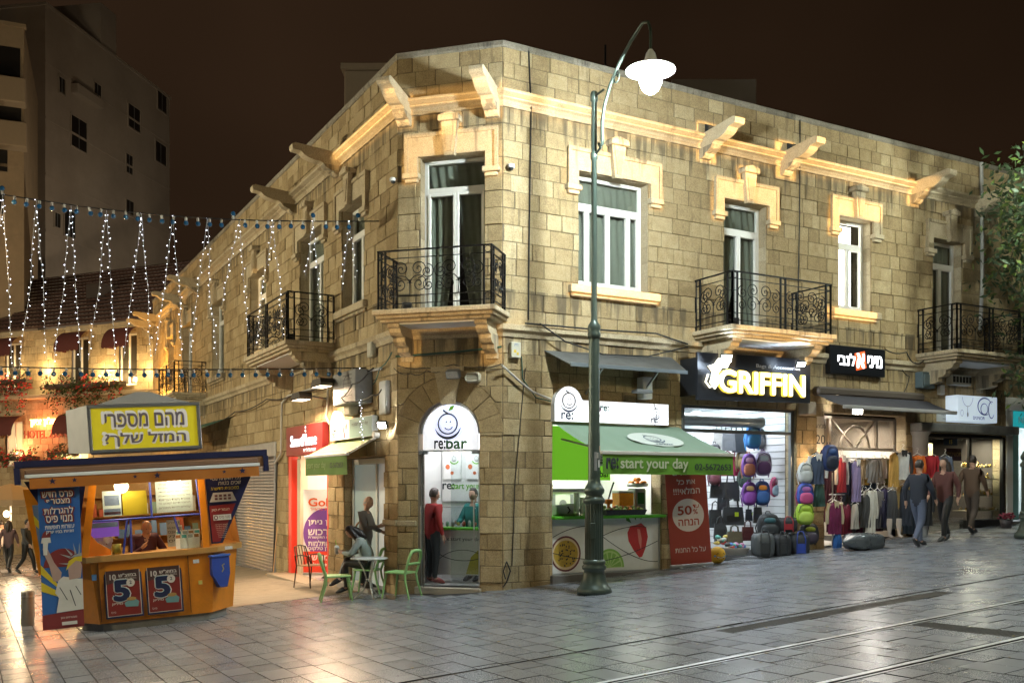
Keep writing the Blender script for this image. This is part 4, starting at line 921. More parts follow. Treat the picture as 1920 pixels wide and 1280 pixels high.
# bags
def cmat(c, r=.6): return mat('fabric_%02d_%02d_%02d' % tuple(int(q*99) for q in c), c, r, var=.22, scale=10, bump=.12, bscale=120)
def backpack(M, w_, h_, d_, c1, c2, c3, label):
    t_ = thing('backpack', label, 'backpack', M, 'backpacks on show'); mb = MB()
    def sh(p):
        x, y, z = p; k = 3.2; n = (abs(x)**k+abs(y)**k+abs(z)**k)**(1/k) or 1; return [x/n*(1-.10*max(0, z/n)), y/n, z/n]
    mb.ell((0, 0, 0), (w_/2, d_/2, h_/2), 18, 12, fn=sh); mb.build('bag_body', cmat(c1), t_)
    mb = MB(); mb.ell((0, -d_*.36, -h_*.17), (w_*.40, d_*.32, h_*.26), 16, 10, fn=sh); mb.build('front_pocket', cmat(c2), t_)
    mb = MB(); mb.ell((0, -d_*.40, h_*.22), (w_*.27, d_*.18, h_*.11), 14, 8, fn=sh); mb.build('motif_patch', cmat(c3), t_)
    mb = MB(); mb.tube([(-w_*.12, d_*.2, h_*.46), (-w_*.08, d_*.2, h_*.58), (w_*.08, d_*.2, h_*.58), (w_*.12, d_*.2, h_*.46)], .012, 5); mb.build('grab_loop', cmat(c2), t_)
    mb = MB(); mb.tube([(-w_*.42, -d_*.42, h_*.05), (-w_*.30, -d_*.50, h_*.34), (0, -d_*.5, h_*.43), (w_*.30, -d_*.50, h_*.34), (w_*.42, -d_*.42, h_*.05)], .007, 4); mb.build('zip', BLACK, t_)
    mb = MB(); [mb.tube([(s*w_*.35, d_*.45, h_*.3), (s*w_*.5, d_*.6, -h_*.1), (s*w_*.38, d_*.45, -h_*.55)], .014, 5) for s in (-1, 1)]; mb.build('strap', cmat(c2), t_)
    return t_
def by_px(px, py, wp, hp, y, turn=0):
    u, z = uz(MR, px, py, y); q = MR @ Vector((u, y, z)); s = (q-CAM).dot(F3)/FPX; return MR @ TR(u, y, z) @ RZ(-.5+turn), wp*s, hp*s
def bp(px, py, wp, hp, y, c1, c2, c3, lb, turn=0): M, w_, h_ = by_px(px, py, wp, hp, y, turn); return backpack(M, w_, h_, w_*.55, c1, c2, c3, lb)
def hook(px, py, y):
    u, z = uz(MR, px, py, y); mb = MB(); mb.tube([(u, y+.75, z+.03), (u, y-.02, z)], .006, 5); mb.tube([(u, y-.02, z), (u, y-.05, z+.03)], .006, 5); return mb
bp(1412, 818, 30, 46, .75, (.03, .16, .45), (.05, .25, .55), (.25, .45, .6), 'glossy bright blue backpack hanging highest in the bag shop')
bp(1404, 872, 27, 44, .8, (.16, .06, .32), (.42, .16, .10), (.5, .3, .5), 'purple and orange dotted backpack in the middle row of the bag shop')
bp(1431, 869, 31, 46, .7, (.34, .30, .46), (.12, .05, .18), (.4, .5, .6), 'pale lilac backpack with plum pocket in the middle row')
bp(1452, 862, 24, 46, .95, (.02, .035, .12), (.03, .06, .16), (.1, .18, .2), 'navy blue backpack at the right end of the middle row')
bp(1405, 925, 28, 44, .8, (.13, .03, .24), (.2, .05, .3), (.6, .4, .2), 'violet backpack with yellow figure patch, left of the lower row')
bp(1429, 924, 30, 46, .7, (.02, .05, .20), (.03, .1, .3), (.6, .22, .03), 'blue backpack with an orange round motif in the lower row')
bp(1459, 912, 32, 40, .75, (.42, .06, .15), (.30, .40, .50), (.55, .3, .35), 'pink backpack with pale blue front at the right of the lower row')
bp(1510, 886, 27, 40, -.28, (.42, .44, .43), (.38, .40, .40), (.5, .5, .48), 'white cloth backpack topmost outside between the two shops')
bp(1510, 926, 31, 42, -.28, (.03, .06, .30), (.42, .06, .18), (.3, .1, .3), 'blue backpack with pink pocket below the white one outside')
bp(1509, 962, 33, 42, -.28, (.30, .46, .03), (.38, .52, .08), (.35, .5, .05), 'lime green backpack hanging lowest outside between the shops')
bp(1556, 858, 34, 50, -.45, (.02, .04, .14), (.015, .02, .04), (.03, .07, .2), 'navy blue sports backpack hung before the clothes rack', .35)
bp(1441, 985, 42, 46, -.05, (.018, .02, .024), (.02, .025, .03), (.03, .1, .12), 'black rucksack standing on the duffel bags at the shop door')
def handbag(px, py, wp, hp, y, c, lb, group='handbags on show', tagc=None, turn=0):
    M, w_, h_ = by_px(px, py, wp, hp, y, turn); t_ = thing('handbag', lb, 'handbag', M, group); d = w_*.32; mb = MB()
    mb.add([(-w_/2, -d/2, -h_/2), (w_/2, -d/2, -h_/2), (w_/2, d/2, -h_/2), (-w_/2, d/2, -h_/2), (-w_*.43, -d*.22, h_/2), (w_*.43, -d*.22, h_/2), (w_*.43, d*.22, h_/2), (-w_*.43, d*.22, h_/2)], [(0,3,2,1), (4,5,6,7), (0,1,5,4), (1,2,6,5), (2,3,7,6), (3,0,4,7)]); mb.build('bag_body', cmat(c, .4), t_)
    mb = MB()
    for s in (-1, 1): mb.tube([(-w_*.25, s*d*.2, h_*.45), (-w_*.2, s*d*.2, h_*.85), (0, s*d*.2, h_*.97), (w_*.2, s*d*.2, h_*.85), (w_*.25, s*d*.2, h_*.45)], .011, 5)
    mb.build('handles', cmat(tuple(q*.6 for q in c), .4), t_); mb = MB(); mb.box(-w_*.3, w_*.3, -d*.46, -d*.40, -h_*.3, h_*.05); mb.build('pocket', cmat(tuple(min(1, q*1.2) for q in c), .4), t_)
    if tagc: mb = MB(); mb.box(w_*.05, w_*.22, -d*.52, -d*.5, -h_*.02, h_*.22); mb.build('price_tag', mat('lime_price_tag', (.45, .62, .02), .6), t_)
GR = (.10, .11, .115); BK = (.02, .021, .022); MG = (.30, .02, .07)
for a in ((1348, 826, 24, 30, 2.0, (.34, .34, .33), 'pale patterned handbag in the top row at the left'), (1366, 828, 26, 34, 1.6, (.13, .14, .15), 'grey handbag second in the top row of the bag shop'), (1386, 830, 26, 36, 1.5, (.035, .04, .045), 'charcoal handbag third in the top row of the bag shop'), (1364, 876, 26, 32, 1.6, MG, 'crimson handbag left of the pair on the glass shelf'), (1382, 874, 22, 36, 1.75, (.26, .02, .06), 'crimson handbag right of the pair on the glass shelf'), (1345, 918, 28, 30, 1.6, BK, 'black laptop bag at the left of the dark bag row'), (1370, 919, 30, 32, 1.5, (.03, .033, .035), 'black laptop bag in the middle of the dark bag row'), (1388, 920, 24, 38, 1.9, (.03, .035, .03), 'dark olive bag at the right of the dark bag row')): handbag(*a)
handbag(1341, 972, 26, 34, 1.2, BK, 'black upright case below the laptop bags near the red banner'); handbag(1374, 967, 42, 34, 1.3, BK, 'wide black briefcase with a lime price tag', tagc=1); handbag(1408, 965, 22, 22, 1.5, BK, 'small black case with a lime price tag beside the briefcase', tagc=1)
handbag(1377, 1009, 32, 26, .35, (.10, .085, .055), 'khaki shopping bag standing behind the bread basket', turn=.2)
mb = MB()
for z, u0_, u1_, y_ in ((2.48, 4.3, 6.0, 1.75), (1.92, 4.3, 6.0, 1.75), (1.40, 4.3, 6.0, 1.65), (.95, 4.3, 6.1, 1.5)): mb.box(u0_, u1_, y_-.2, y_+.3, z-.012, z)
tag(mb.build('shelf_unit', GLASS, None, MR), 'glass display shelves holding rows of dark handbags', 'shelves')
def duffel(px, py, wp, hp, y, c, c2, lb, turn=0):
    M, w_, h_ = by_px(px, py, wp, hp, y, turn); t_ = thing('duffel_bag', lb, 'duffel bag', M, 'duffel bags at the shop door'); d = h_*.8; mb = MB()
    def sh(p):
        k = 5; n = (abs(p[0])**k+abs(p[1])**k+abs(p[2])**k)**(1/k) or 1; return [q/n for q in p]
    mb.ell((0, 0, 0), (w_/2, d/2, h_/2), 18, 12, fn=sh); mb.build('bag_body', cmat(c, .5), t_)
    mb = MB(); [mb.tube([(x, -d*.50, -h_*.45), (x, -d*.52, h_*.3), (x*.6, -d*.4, h_*.6), (0, -d*.3, h_*.62)], .012, 5) for x in (-w_*.22, w_*.22)]; mb.build('handles', cmat(c2, .5), t_)
    mb = MB(); mb.box(-w_*.18, w_*.18, -d*.53, -d*.50, -h_*.3, h_*.1); mb.build('end_pocket', cmat(c2, .5), t_)
    mb = MB(); mb.tube([(-w_*.45, -d*.2, h_*.5), (0, -d*.2, h_*.515), (w_*.45, -d*.2, h_*.5)], .01, 4); mb.build('zip', BLACK, t_)
duffel(1430, 1021, 40, 46, -.25, (.06, .068, .072), (.03, .032, .035), 'grey sports duffel with a small white mark at the shop door'); duffel(1464, 1023, 34, 44, -.32, (.018, .019, .021), (.03, .03, .03), 'black duffel between the grey one and the blue edged one'); duffel(1497, 1022, 36, 44, -.32, (.016, .017, .025), (.02, .05, .30), 'black duffel with blue piping nearest the clothes shop'); duffel(1476, 984, 36, 26, -.22, (.02, .02, .022), (.30, .02, .03), 'small black and red bag on top of the duffels')
mb = MB(); q = uz(MR, 1422, 1020, -.62)
for a in ((1352, 860, 22, 26, 2.3, (.30, .28, .26), 'beige handbag behind the crimson pair'), (1400, 838, 20, 26, 1.9, (.02, .03, .06), 'dark blue handbag right of the charcoal one'), (1356, 943, 24, 26, 2.1, (.05, .05, .055), 'dark grey bag between the laptop bags and the briefcase'), (1386, 945, 22, 24, 2.1, (.06, .05, .045), 'brown bag above the briefcase'), (1424, 965, 24, 30, 1.2, (.025, .03, .04), 'black bag leaning by the slatted side wall'), (1350, 995, 24, 28, .9, (.02, .02, .022), 'black bag standing behind the purses'), (1402, 1000, 24, 26, .7, (.08, .02, .02), 'dark red bag between the khaki bag and the duffels')): handbag(*a)
bp(1424, 822, 22, 40, 1.1, (.05, .06, .07), (.08, .09, .1), (.2, .2, .2), 'grey backpack behind the glossy blue one'); bp(1470, 868, 20, 38, 1.3, (.10, .02, .12), (.15, .04, .2), (.4, .2, .4), 'plum backpack on the side wall'); bp(1446, 930, 22, 38, 1.15, (.02, .02, .025), (.05, .05, .05), (.2, .2, .2), 'black backpack between the blue and pink ones'); bp(1517, 1000, 36, 40, -.2, (.02, .018, .022), (.04, .03, .05), (.3, .35, .03), 'black backpack with a lime tag at the foot of the pier'); bp(1462, 990, 30, 34, .3, (.03, .035, .04), (.04, .04, .05), (.1, .1, .1), 'dark rucksack behind the duffel bags')
for px, py, c, w_ in ((1340, 850, (.04, .04, .05), 'slate'), (1392, 862, (.16, .12, .05), 'ochre'), (1418, 850, (.05, .10, .16), 'steel blue'), (1340, 890, (.10, .03, .04), 'wine red'), (1396, 895, (.03, .05, .04), 'bottle green'), (1440, 900, (.06, .03, .10), 'aubergine'), (1418, 955, (.02, .02, .02), 'matt black'), (1352, 1000, (.12, .12, .12), 'mid grey')): bp(px, py, 24, 38, 1.5, c, tuple(q*1.5 for q in c), (.2, .2, .2), w_+' backpack crowded in the back row of the bag shop')
bsk = thing('basket', 'white wicker basket full of small coloured purses on the shop floor', 'basket', by_px(1379, 1034, 10, 10, .1)[0]); mb = MB(); mb.lathe([(.0, -.06), (.18, -.06), (.25, .08), (.26, .09), (.23, .08), (.17, -.04), (0, -.04)], 20, SC(1.2, .8, 1)); mb.build('basket_body', mat('white_wicker', (.55, .52, .46), .8, bump=.8, bscale=60), bsk)
colr = [(.5, .06, .05), (.05, .15, .4), (.55, .42, .1), (.5, .5, .48), (.04, .04, .04), (.1, .35, .3), (.45, .2, .35)]
for k in range(30):
    if k < 14: M_, _, _ = by_px(1379+rf.uniform(-16, 16), 1024+rf.uniform(-4, 3), 9, 9, .1); lb, gr = 'small coloured purse heaped in the white basket', 'purses in the basket'
    else: M_, _, _ = by_px(1357+rf.uniform(-18, 16), 1008+rf.uniform(-12, 16), 9, 9, .45); lb, gr = 'small coloured pouch in the heap left of the khaki bag', 'pouches in the heap'
    mb = MB(); mb.ell((0, 0, 0), (.075, .06, .05), 10, 6, fn=lambda p: [p[0], p[1], p[2]*(.8+.3*p[0])]); tag(mb.build('purse', cmat(rf.choice(colr)), None, M_ @ RZ(rf.uniform(0, 6)) @ RX(rf.uniform(-.5, .5))), lb, 'purse', gr)
mb = MB(); mb.bev(3.98, 7.2, -.18, 0.0, .12, .315, .012); mb.build('threshold', mat('pale_stone_threshold', (.5, .49, .47), .5), bld, MR)
# ---- clothes shop ---------------------------------------------------------------
room(MR, 7.7, 10.7, 3.2, .55, 3.4, mat('beige_shop_wall', (.5, .45, .38), .6)); ulamp(MR, 'clothes_shop_light', 9.2, 1.2, 3.3, 130, (1, .93, .82), 2.2, .8)
mn = thing('clothes_shop_sign', 'black lightbox sign with white Hebrew letters and a red diamond', 'sign', MR)
a = uz(MR, 1557, 651, -.16); b = uz(MR, 1660, 711, -.16); x0, x1, z0_, z1_ = a[0], b[0], 4.28, 4.90; wS = x1-x0
mb = MB(); mb.bev(x0, x1, -.16, -.01, z0_, z1_, .01); mb.build('sign_box', mat('black_acrylic', (.008, .009, .012), .3), mn, MR)
WL = emis('white_neon_letters', (.95, .98, 1), 2.4)
mb = MB(); mb.text('מיני', x0+wS*.93, z0_+.20, .25, w=wS*.26, y=-.166, bold=.035, al='R', ext=.004, rtl=True); mb.text('לנבי', x0+wS*.13, z0_+.20, .25, w=wS*.31, y=-.166, bold=.035, ext=.004, rtl=True); mb.text('א', x0+wS*.47, z0_+.17, .30, w=wS*.13, y=-.176, bold=.04, ext=.004); mb.build('letters', WL, mn, MR)
mb = MB(); mb.prism([(x0+wS*.46, z0_+.10), (x0+wS*.64, z0_+.17), (x0+wS*.61, z1_-.08), (x0+wS*.43, z1_-.15)], -.17, -.163); mb.build('red_diamond', emis('red_sign_panel', (.9, .10, .02), 1.1), mn, MR)
fw = thing('arched_fanlight', 'beige wooden fanlight with crossed bars and arch over the clothes rail', 'window', MR)
WOOD = mat('beige_painted_wood', (.36, .30, .23), .6); x0, x1 = 7.98, 10.3; zb, zt = 2.68, 3.32; mb = MB(); y0, y1 = .02, .09
for q in ((x0, x1, zb-.05, zb+.02), (x0, x1, zt, zt+.06), (x0, x0+.07, zb, zt), (x1-.07, x1, zb, zt), (9.62, 9.69, zb, zt), (8.12, 8.2, zb, zt)): mb.bev(q[0], q[1], y0, y1, q[2], q[3], .008)
xm = 8.95; mb.build('fanlight_frame', WOOD, fw, MR); mb = MB()
mb.tube([(xm+.45*math.cos(PI*k/16), .04, zb+.5*math.sin(PI*k/16)) for k in range(17)], .03, 6); mb.build('arch_bar', WOOD, fw, MR); mb = MB(); mb.tube([(8.2, .04, zt), (8.95, .04, zb)], .028, 5); mb.build('cross_bar', WOOD, fw, MR); mb = MB(); mb.tube([(9.6, .04, zt), (8.95, .04, zb)], .028, 5); mb.build('cross_bar', WOOD, fw, MR)
mb = MB(); mb.box(x0+.02, x1-.02, .095, .10, zb, zt); mb.build('fanlight_pane', glass('frosted_glass', (.75, .72, .68), .35, .25), fw, MR)
ca = thing('dark_awning', 'dark grey folded shop awning over the clothes shop entrance', 'awning', MR); CAWN = mat('charcoal_canvas', (.045, .045, .055), .7, bump=.1)
mb = MB(); mb.bev(7.55, 11.0, -.22, -.01, 3.78, 3.98, .05); mb.build('awning_cassette', mat('brown_cassette', (.13, .105, .085), .5, .3), ca, MR)
mb = MB(); mb.grid(lambda i, j: (7.5+3.55*i, -.2-.75*j, 3.80-.30*j-.02*math.sin(PI*j)), 20, 5); mb.build('canvas', CAWN, ca, MR); mb = MB(); mb.bev(7.48, 11.07, -.99, -.93, 3.44, 3.52, .012); mb.build('front_bar', mat('grey_awning_bar', (.32, .31, .30), .5), ca, MR)
q = uz(MR, 1608, 770, -.5); floodlight(MR @ TR(q[0], -.5, q[1]) @ RZ(-.5) @ RX(.3), 'glaring white floodlight under the dark awning of the clothes shop', 260, (1, .95, .86), sz=.12, e=110)
ln = thing('wall_lantern', 'small glowing wall lantern between the bag and clothes shops', 'lantern', MR @ TR(7.56, -.16, 2.42)); mb = MB(); mb.ell((0, 0, 0), (.07, .07, .09), 12, 8); mb.build('lantern_globe', emis('warm_lantern', (1, .72, .42), 9), ln); mb = MB(); mb.lathe([(.09, .08), (.04, .14), (0, .17)], 10); mb.tube([(0, .14, .1), (0, 0, .15)], .012, 5); mb.build('lantern_cap', IRON, ln)
lamp('lantern_light', 'POINT', MR @ Vector((7.56, -.30, 2.45)), 22, (1, .65, .35), .08)
mb = MB(); mb.bev(7.16, 7.42, -.30, -.01, 3.35, 3.62, .02); tag(mb.build('speaker_box', mat('tan_plastic', (.33, .27, .2), .6), None, MR), 'tan speaker box on the pier right of the bag shop', 'speaker')
mb = MB(); mb.box(7.72, 7.93, -.02, -.004, 2.55, 3.35); mb.m = 1; mb.text('מבצע', 7.825, 3.1, .08, y=-.024, al='C', rtl=True); mb.text('20', 7.825, 2.75, .2, y=-.024, al='C'); tag(mb.build('paper_notice', [mat('yellowed_paper', (.66, .6, .48), .7), INK], None, MR), 'yellowed paper notice beside the fanlight', 'notice')
# clothes rails and garments
mb = MB(); [mb.tube([(8.0, y_, z_), (10.7, y_, z_)], .014, 6) for y_, z_ in ((.35, 2.42), (-.15, 2.45))]; mb.tube([(8.05, -.15, 2.45), (8.05, -.15, .5)], .016, 6); mb.tube([(10.65, -.15, 2.45), (10.65, -.15, .7)], .016, 6); mb.tube([(8.0, -.1, 1.66), (10.7, -.1, 1.66)], .012, 6)
tag(mb.build('clothes_rail', ALU, None, MR), 'steel clothes rails across the clothes shop front', 'clothes rail')
def garment(px, pt, pb, wp, y, c, lb, kind='top', c2=None):
    u, zt = uz(MR, px, pt, y); _, zb = uz(MR, px, pb, y); q = MR @ Vector((u, y, zt)); s = (q-CAM).dot(F3)/FPX; w_ = wp*s; h_ = zt-zb
    t_ = thing('hanging_garment', lb, 'garment', MR @ TR(u, y, zt) @ RZ(-.35+rf.uniform(-.2, .2)), 'garments deep on the inner rail' if lb[:3] == 'dim' else 'dark garments behind the lower row' if lb[:9] == 'dark long' else 'clothes on the rails'); ph = rf.uniform(0, 6); mb = MB()
    top = {'top': .80, 'coat': .85, 'skirt': .6, 'dress': .7, 'scarf': .4}[kind]; bot = {'top': .85, 'coat': 1.0, 'skirt': 1.0, 'dress': 1.0, 'scarf': .8}[kind]
    def body(sgn):
        def fn(i, j):
            sh = min(1, .28+j*9) if kind in ('top', 'coat', 'dress') else 1; k = (top+(bot-top)*j)*(.9 if kind != 'top' else 1-.12*math.sin(PI*j)); x = (i-.5)*w_*k*sh
            th = .035+.05*math.sin(PI*min(1, j+.15)); return (x, sgn*th*math.sqrt(max(0, 1-(2*i-1)**2))+.014*math.sin(i*22+ph+j*2)*j, -.03-h_*.97*j-(.03*abs(2*i-1) if kind != 'skirt' and j < .1 else 0))
        return fn
    mb.grid(body(-1), 22, 16); mb.grid(body(1), 22, 10); mb.build('cloth', cmat(c, .85), t_)
    if kind in ('top', 'coat'):
        for s_ in (-1, 1):
            sl = MB(); L = h_*(.72 if kind == 'top' else .62); sl.tube([(s_*w_*.36, 0, -.06), (s_*w_*.46, .01, -.06-L*.35), (s_*w_*.50, -.01, -.06-L*.7), (s_*w_*.49, 0, -.06-L)], [.045, .045, .04, .036], 8); sl.build('sleeve', cmat(c2 or c, .85), t_)
    if c2: cl = MB(); cl.prism([(-w_*.16, -.01), (w_*.16, -.01), (w_*.10, -.16), (0, -.10), (-w_*.10, -.16)], -.10, -.07); cl.build('collar', cmat(c2, .8), t_)
    hg = MB(); hg.tube([(-w_*.32, 0, -.05), (0, 0, .02), (w_*.32, 0, -.05)], .008, 5); hg.tube([(0, 0, .02), (0, 0, .07), (.03, 0, .10), (.01, 0, .13), (-.02, 0, .115)], .005, 5); hg.build('hanger', WHITE, t_)
GL = [(1532, 850, 906, 38, -.35, (.05, .07, .12), 'denim jacket with white collar on the left of the clothes rail', 'top', (.6, .6, .58)), (1536, 903, 948, 30, -.25, (.03, .075, .06), 'dark green skirt below the denim jacket', 'skirt', None),
 (1578, 853, 922, 24, -.2, (.35, .03, .05), 'red blouse with white trim behind the navy backpack', 'top', (.6, .55, .52)), (1590, 862, 940, 26, -.1, (.04, .055, .10), 'slate blue long coat beside the red blouse', 'coat', None), (1605, 860, 940, 26, -.25, (.22, .18, .34), 'lilac knit dress with white collar on the rail', 'dress', (.62, .62, .6)),
 (1614, 856, 908, 20, .3, (.33, .24, .14), 'tan cardigan deeper in the rail', 'top', None), (1623, 857, 908, 16, .32, (.45, .25, .03), 'mustard sweater between tan and grey knits', 'top', None), (1638, 855, 904, 30, .2, (.20, .19, .18), 'grey fitted sweater in the middle of the rail', 'top', None), (1652, 854, 906, 18, .32, (.58, .55, .5), 'cream shirt right of the grey sweater', 'top', None), (1659, 855, 908, 18, .35, (.14, .13, .04), 'olive shirt at the end of the inner rail', 'top', None),
 (1676, 845, 912, 24, -.3, (.45, .26, .06), 'mustard vest under the black and white jacket', 'dress', None), (1693, 843, 898, 34, -.38, (.55, .54, .52), 'black and white blocked jacket at the rail end', 'top', (.03, .03, .035)),
 (1565, 938, 1000, 32, -.3, (.14, .012, .06), 'maroon quilted jacket hanging low on the left', 'coat', (.45, .38, .24)), (1570, 998, 1030, 24, -.28, (.02, .10, .32), 'bright blue pleated skirt below the maroon jacket', 'skirt', None), (1588, 940, 1000, 22, -.1, (.16, .015, .035), 'dark red jacket behind the maroon one', 'coat', None), (1603, 940, 990, 26, -.25, (.36, .34, .30), 'pale grey draped scarf in the lower row', 'scarf', None), (1617, 920, 975, 16, -.05, (.05, .03, .04), 'dark lace top in the lower row', 'top', None),
 (1632, 915, 998, 26, -.2, (.55, .52, .46), 'long cream cardigan in the lower row', 'coat', None), (1645, 916, 990, 22, -.1, (.17, .155, .15), 'long grey cardigan next to the cream one', 'coat', None), (1658, 912, 965, 26, -.1, (.05, .04, .10), 'deep violet top in the lower row', 'top', None),
 (1673, 917, 980, 30, -.3, (.055, .055, .058), 'charcoal pleated skirt on mannequin legs', 'skirt', None), (1698, 905, 985, 34, -.3, (.025, .03, .045), 'dark padded coat with fur hood at the rail end', 'coat', (.38, .26, .1)), (1720, 850, 892, 28, -.4, (.55, .12, .01), 'bright orange jacket beside the round column', 'top', None), (1745, 850, 895, 30, -.4, (.42, .02, .03), 'bright red jacket in front of the jewellery shop door', 'top', None), (1772, 852, 908, 32, -.4, (.12, .15, .22), 'washed denim shirt at the right end of the outdoor rail', 'top', None), (1735, 905, 985, 30, -.25, (.02, .02, .03), 'black winter coat below the red jacket', 'coat', None), (1716, 925, 1000, 26, -.15, (.03, .03, .06), 'midnight blue coat below the orange jacket', 'coat', None)]
for k in range(16):
    GL.append((1556+k*8.2, 862+rf.uniform(-4, 6), 925+rf.uniform(-8, 18), 24, .55+.25*(k % 3), rf.choice(((.05, .045, .05), (.12, .1, .09), (.2, .17, .13), (.09, .03, .05), (.03, .05, .09), (.3, .27, .22))), 'dim garment packed deep on the inner rail of the clothes shop', 'coat', None))
for k in range(9):
    GL.append((1560+k*17, 940+rf.uniform(-6, 6), 1000+rf.uniform(-8, 8), 26, .25+.1*(k % 2), rf.choice(((.03, .03, .035), (.06, .05, .05), (.09, .02, .04), (.05, .06, .09))), 'dark long garment hanging behind the lower row of clothes', 'coat', None))
for k, (c, w_) in enumerate((((.02, .02, .024), 'jet black'), ((.05, .045, .045), 'charcoal'), ((.035, .03, .06), 'ink violet'), ((.07, .065, .06), 'ash grey'), ((.02, .03, .045), 'blue black'), ((.06, .03, .03), 'dark brown'))):
    GL.append((1596+k*27, 925+rf.uniform(-10, 10), 995+rf.uniform(-8, 8), 28, -.12-.06*(k % 2), c, w_+' long coat crowded into the front of the lower row', 'coat', None))
for g_ in GL: garment(*g_)
for k, px in enumerate((1668, 1686)):
    p_ = gp(px, 1008, .1); mb = MB(); mb.tube([(0, 0, .42), (0, .01, .3), (0, 0, .1), (0, -.02, .045), (.0, -.12, .02)], [.055, .06, .035, .035, .025], 10)
    tag(mb.build('mannequin_leg', mat('pale_mannequin', (.5, .42, .35), .5), None, TR(p_.x, p_.y, p_.z) @ RZ(-.2)), ('pale mannequin leg under the charcoal skirt, left one', 'pale mannequin leg under the charcoal skirt, right one')[k], 'mannequin leg')
p_ = gp(1615, 1030); q_ = gp(1656, 1020); sk = thing('stuffed_sack', 'tied silver grey plastic sack lying on the paving before the clothes shop', 'sack', TR(p_.x, p_.y, p_.z) @ RZ(.0))
mb = MB()
def sack(p):
    k = 4; n = (abs(p[0])**k+abs(p[1])**k+abs(p[2])**k)**(1/k) or 1; x, y, z = [q/n for q in p]; pin = 1-.8*max(0, (-x-.45)/.55); cr = 1+.04*math.sin(9*x+5*y)*math.sin(7*z+3)+.02*math.sin(23*x+11*z); return [x, y*pin*cr, z*pin*cr]
mb.ell((0, 0, .17), (.52, .28, .17), 40, 26, fn=sack); mb.build('sack_body', mat('silver_plastic_film', (.10, .115, .125), .28, .35, var=.25, scale=5, bump=.5, bscale=9), sk)
# column, jewellery shop
mb = MB(); mb.lathe([(.2, .5), (.2, 3.0), (.26, 3.08), (.26, 3.2), (0, 3.2)], 24, TR(10.98, -.05, 0)); mb.build('column', mat('grey_granite_column', (.36, .35, .34), .7, bump=.3), bld, MR)
room(MR, 11.2, 14.3, 2.2, .72, 3.1, mat('dark_velvet_wall', (.06, .05, .045), .7)); ulamp(MR, 'jewel_light', 13.2, .6, 3.0, 110, (1, .86, .62), 1.6, .4)
mb = MB(); mb.bev(10.7, 14.3, -.35, -.01, 3.1, 3.3, .02); tag(mb.build('jewel_canopy', mat('grimy_grey_fascia', (.17, .165, .15), .7, dirt=.5), None, MR), 'grimy grey fascia slab over the jewellery shop', 'canopy')
jf = thing('jewellery_window', 'dark framed jewellery shop window with lit golden shelves', 'shop window', MR); mb = MB()
for q in ((12.82, 12.9, .72, 3.05), (14.1, 14.2, .72, 3.05), (11.25, 11.33, .72, 3.05)): mb.bev(q[0], q[1], -.04, .05, q[2], q[3], .008)
mb.bev(11.33, 14.1, -.03, .05, 3.0, 3.08, .008); mb.bev(12.9, 14.1, -.03, .3, .73, 1.02, .008); mb.build('window_frame', BLACK, jf, MR)
mb = MB(); mb.box(12.9, 14.1, .0, .006, 1.02, 3.0); mb.build('display_pane', GLASS, jf, MR); mb = MB(); mb.box(11.35, 12.8, .05, .056, .78, 3.0); mb.build('door_pane', GLASS, jf, MR)
GOLD = mat('gold_jewellery', (.75, .48, .14), .25, .9, var=.5, scale=60); VEL = mat('cream_display_velvet', (.5, .43, .32), .9)
for k, z in enumerate((1.25, 1.62, 2.02, 2.3)):
    mb = MB(); mb.box(12.92, 14.08, .05, .5, z-.02, z); s_ = mb.build('display_shelf', VEL if k < 3 else GLASS, jf, MR); jb = MB()
    for q in range(46):
        x, y_ = 12.95+rf.random()*1.1, .07+rf.random()*.35; h_ = rf.uniform(.03, .16 if k else .07); jb.m = 0 if rf.random() < .7 else 1
        if rf.random() < .5: jb.tube([(x+.03*math.cos(a), y_, z+.04+.03*math.sin(a)) for a in [i*.8 for i in range(8)]], .006, 4, closed=True)
        else: jb.ell((x, y_, z+h_/2), (.028, .02, h_/2), 8, 6)
    jb.build('jewellery', [GOLD, VEL], jf, MR, 'stuff')
mb = MB(); mb.box(11.4, 12.7, .9, .95, 1.0, 2.9); tag(mb.build('glitter_panel', mat('speckled_gold_board', (.42, .36, .22), .4, .3, var=.9, scale=90), None, MR), 'speckled gold board hung behind the jewellery shop door', 'panel')
mb = MB(); mb.box(12.1, 12.65, .06, .07, 2.45, 2.75); mb.m = 1; mb.text('תכשיטים', 12.375, 2.56, .09, y=.055, al='C', rtl=True); tag(mb.build('door_sign', [mat('dark_plum_board', (.06, .02, .03), .5), mat('dull_gold_ink', (.4, .25, .1), .5)], None, MR), 'dark plum sign hanging in the jewellery shop door', 'sign')
mb = MB(); mb.box(12.0, 12.5, .06, .066, 2.82, 2.98); mb.m = 1; mb.text('15', 12.25, 2.85, .1, y=.055, al='C', bold=.02); tag(mb.build('number_plate', [NAVY, mat('house_number_yellow', (.7, .5, .05), .5)], None, MR), 'navy house number plate 15 above the jewellery shop door', 'number plate')
js = thing('jewellery_sign', 'white box sign with blue looping script and a pendant picture', 'sign', MR); a = uz(MR, 1796, 747, -.35); b = uz(MR, 1870, 797, -.35); x0, x1 = a[0], b[0]; z0_, z1_ = 3.36, 3.98
mb = MB(); mb.bev(x0, x1, -.35, -.01, z0_, z1_, .012); mb.build('sign_box', mat('white_sign_box', (.55, .60, .66), .4, emit=.38, ecol=(.72, .86, 1)), js, MR)
mb = MB(); w_ = x1-x0; sx_ = x0+w_*.66; mb.m = 0
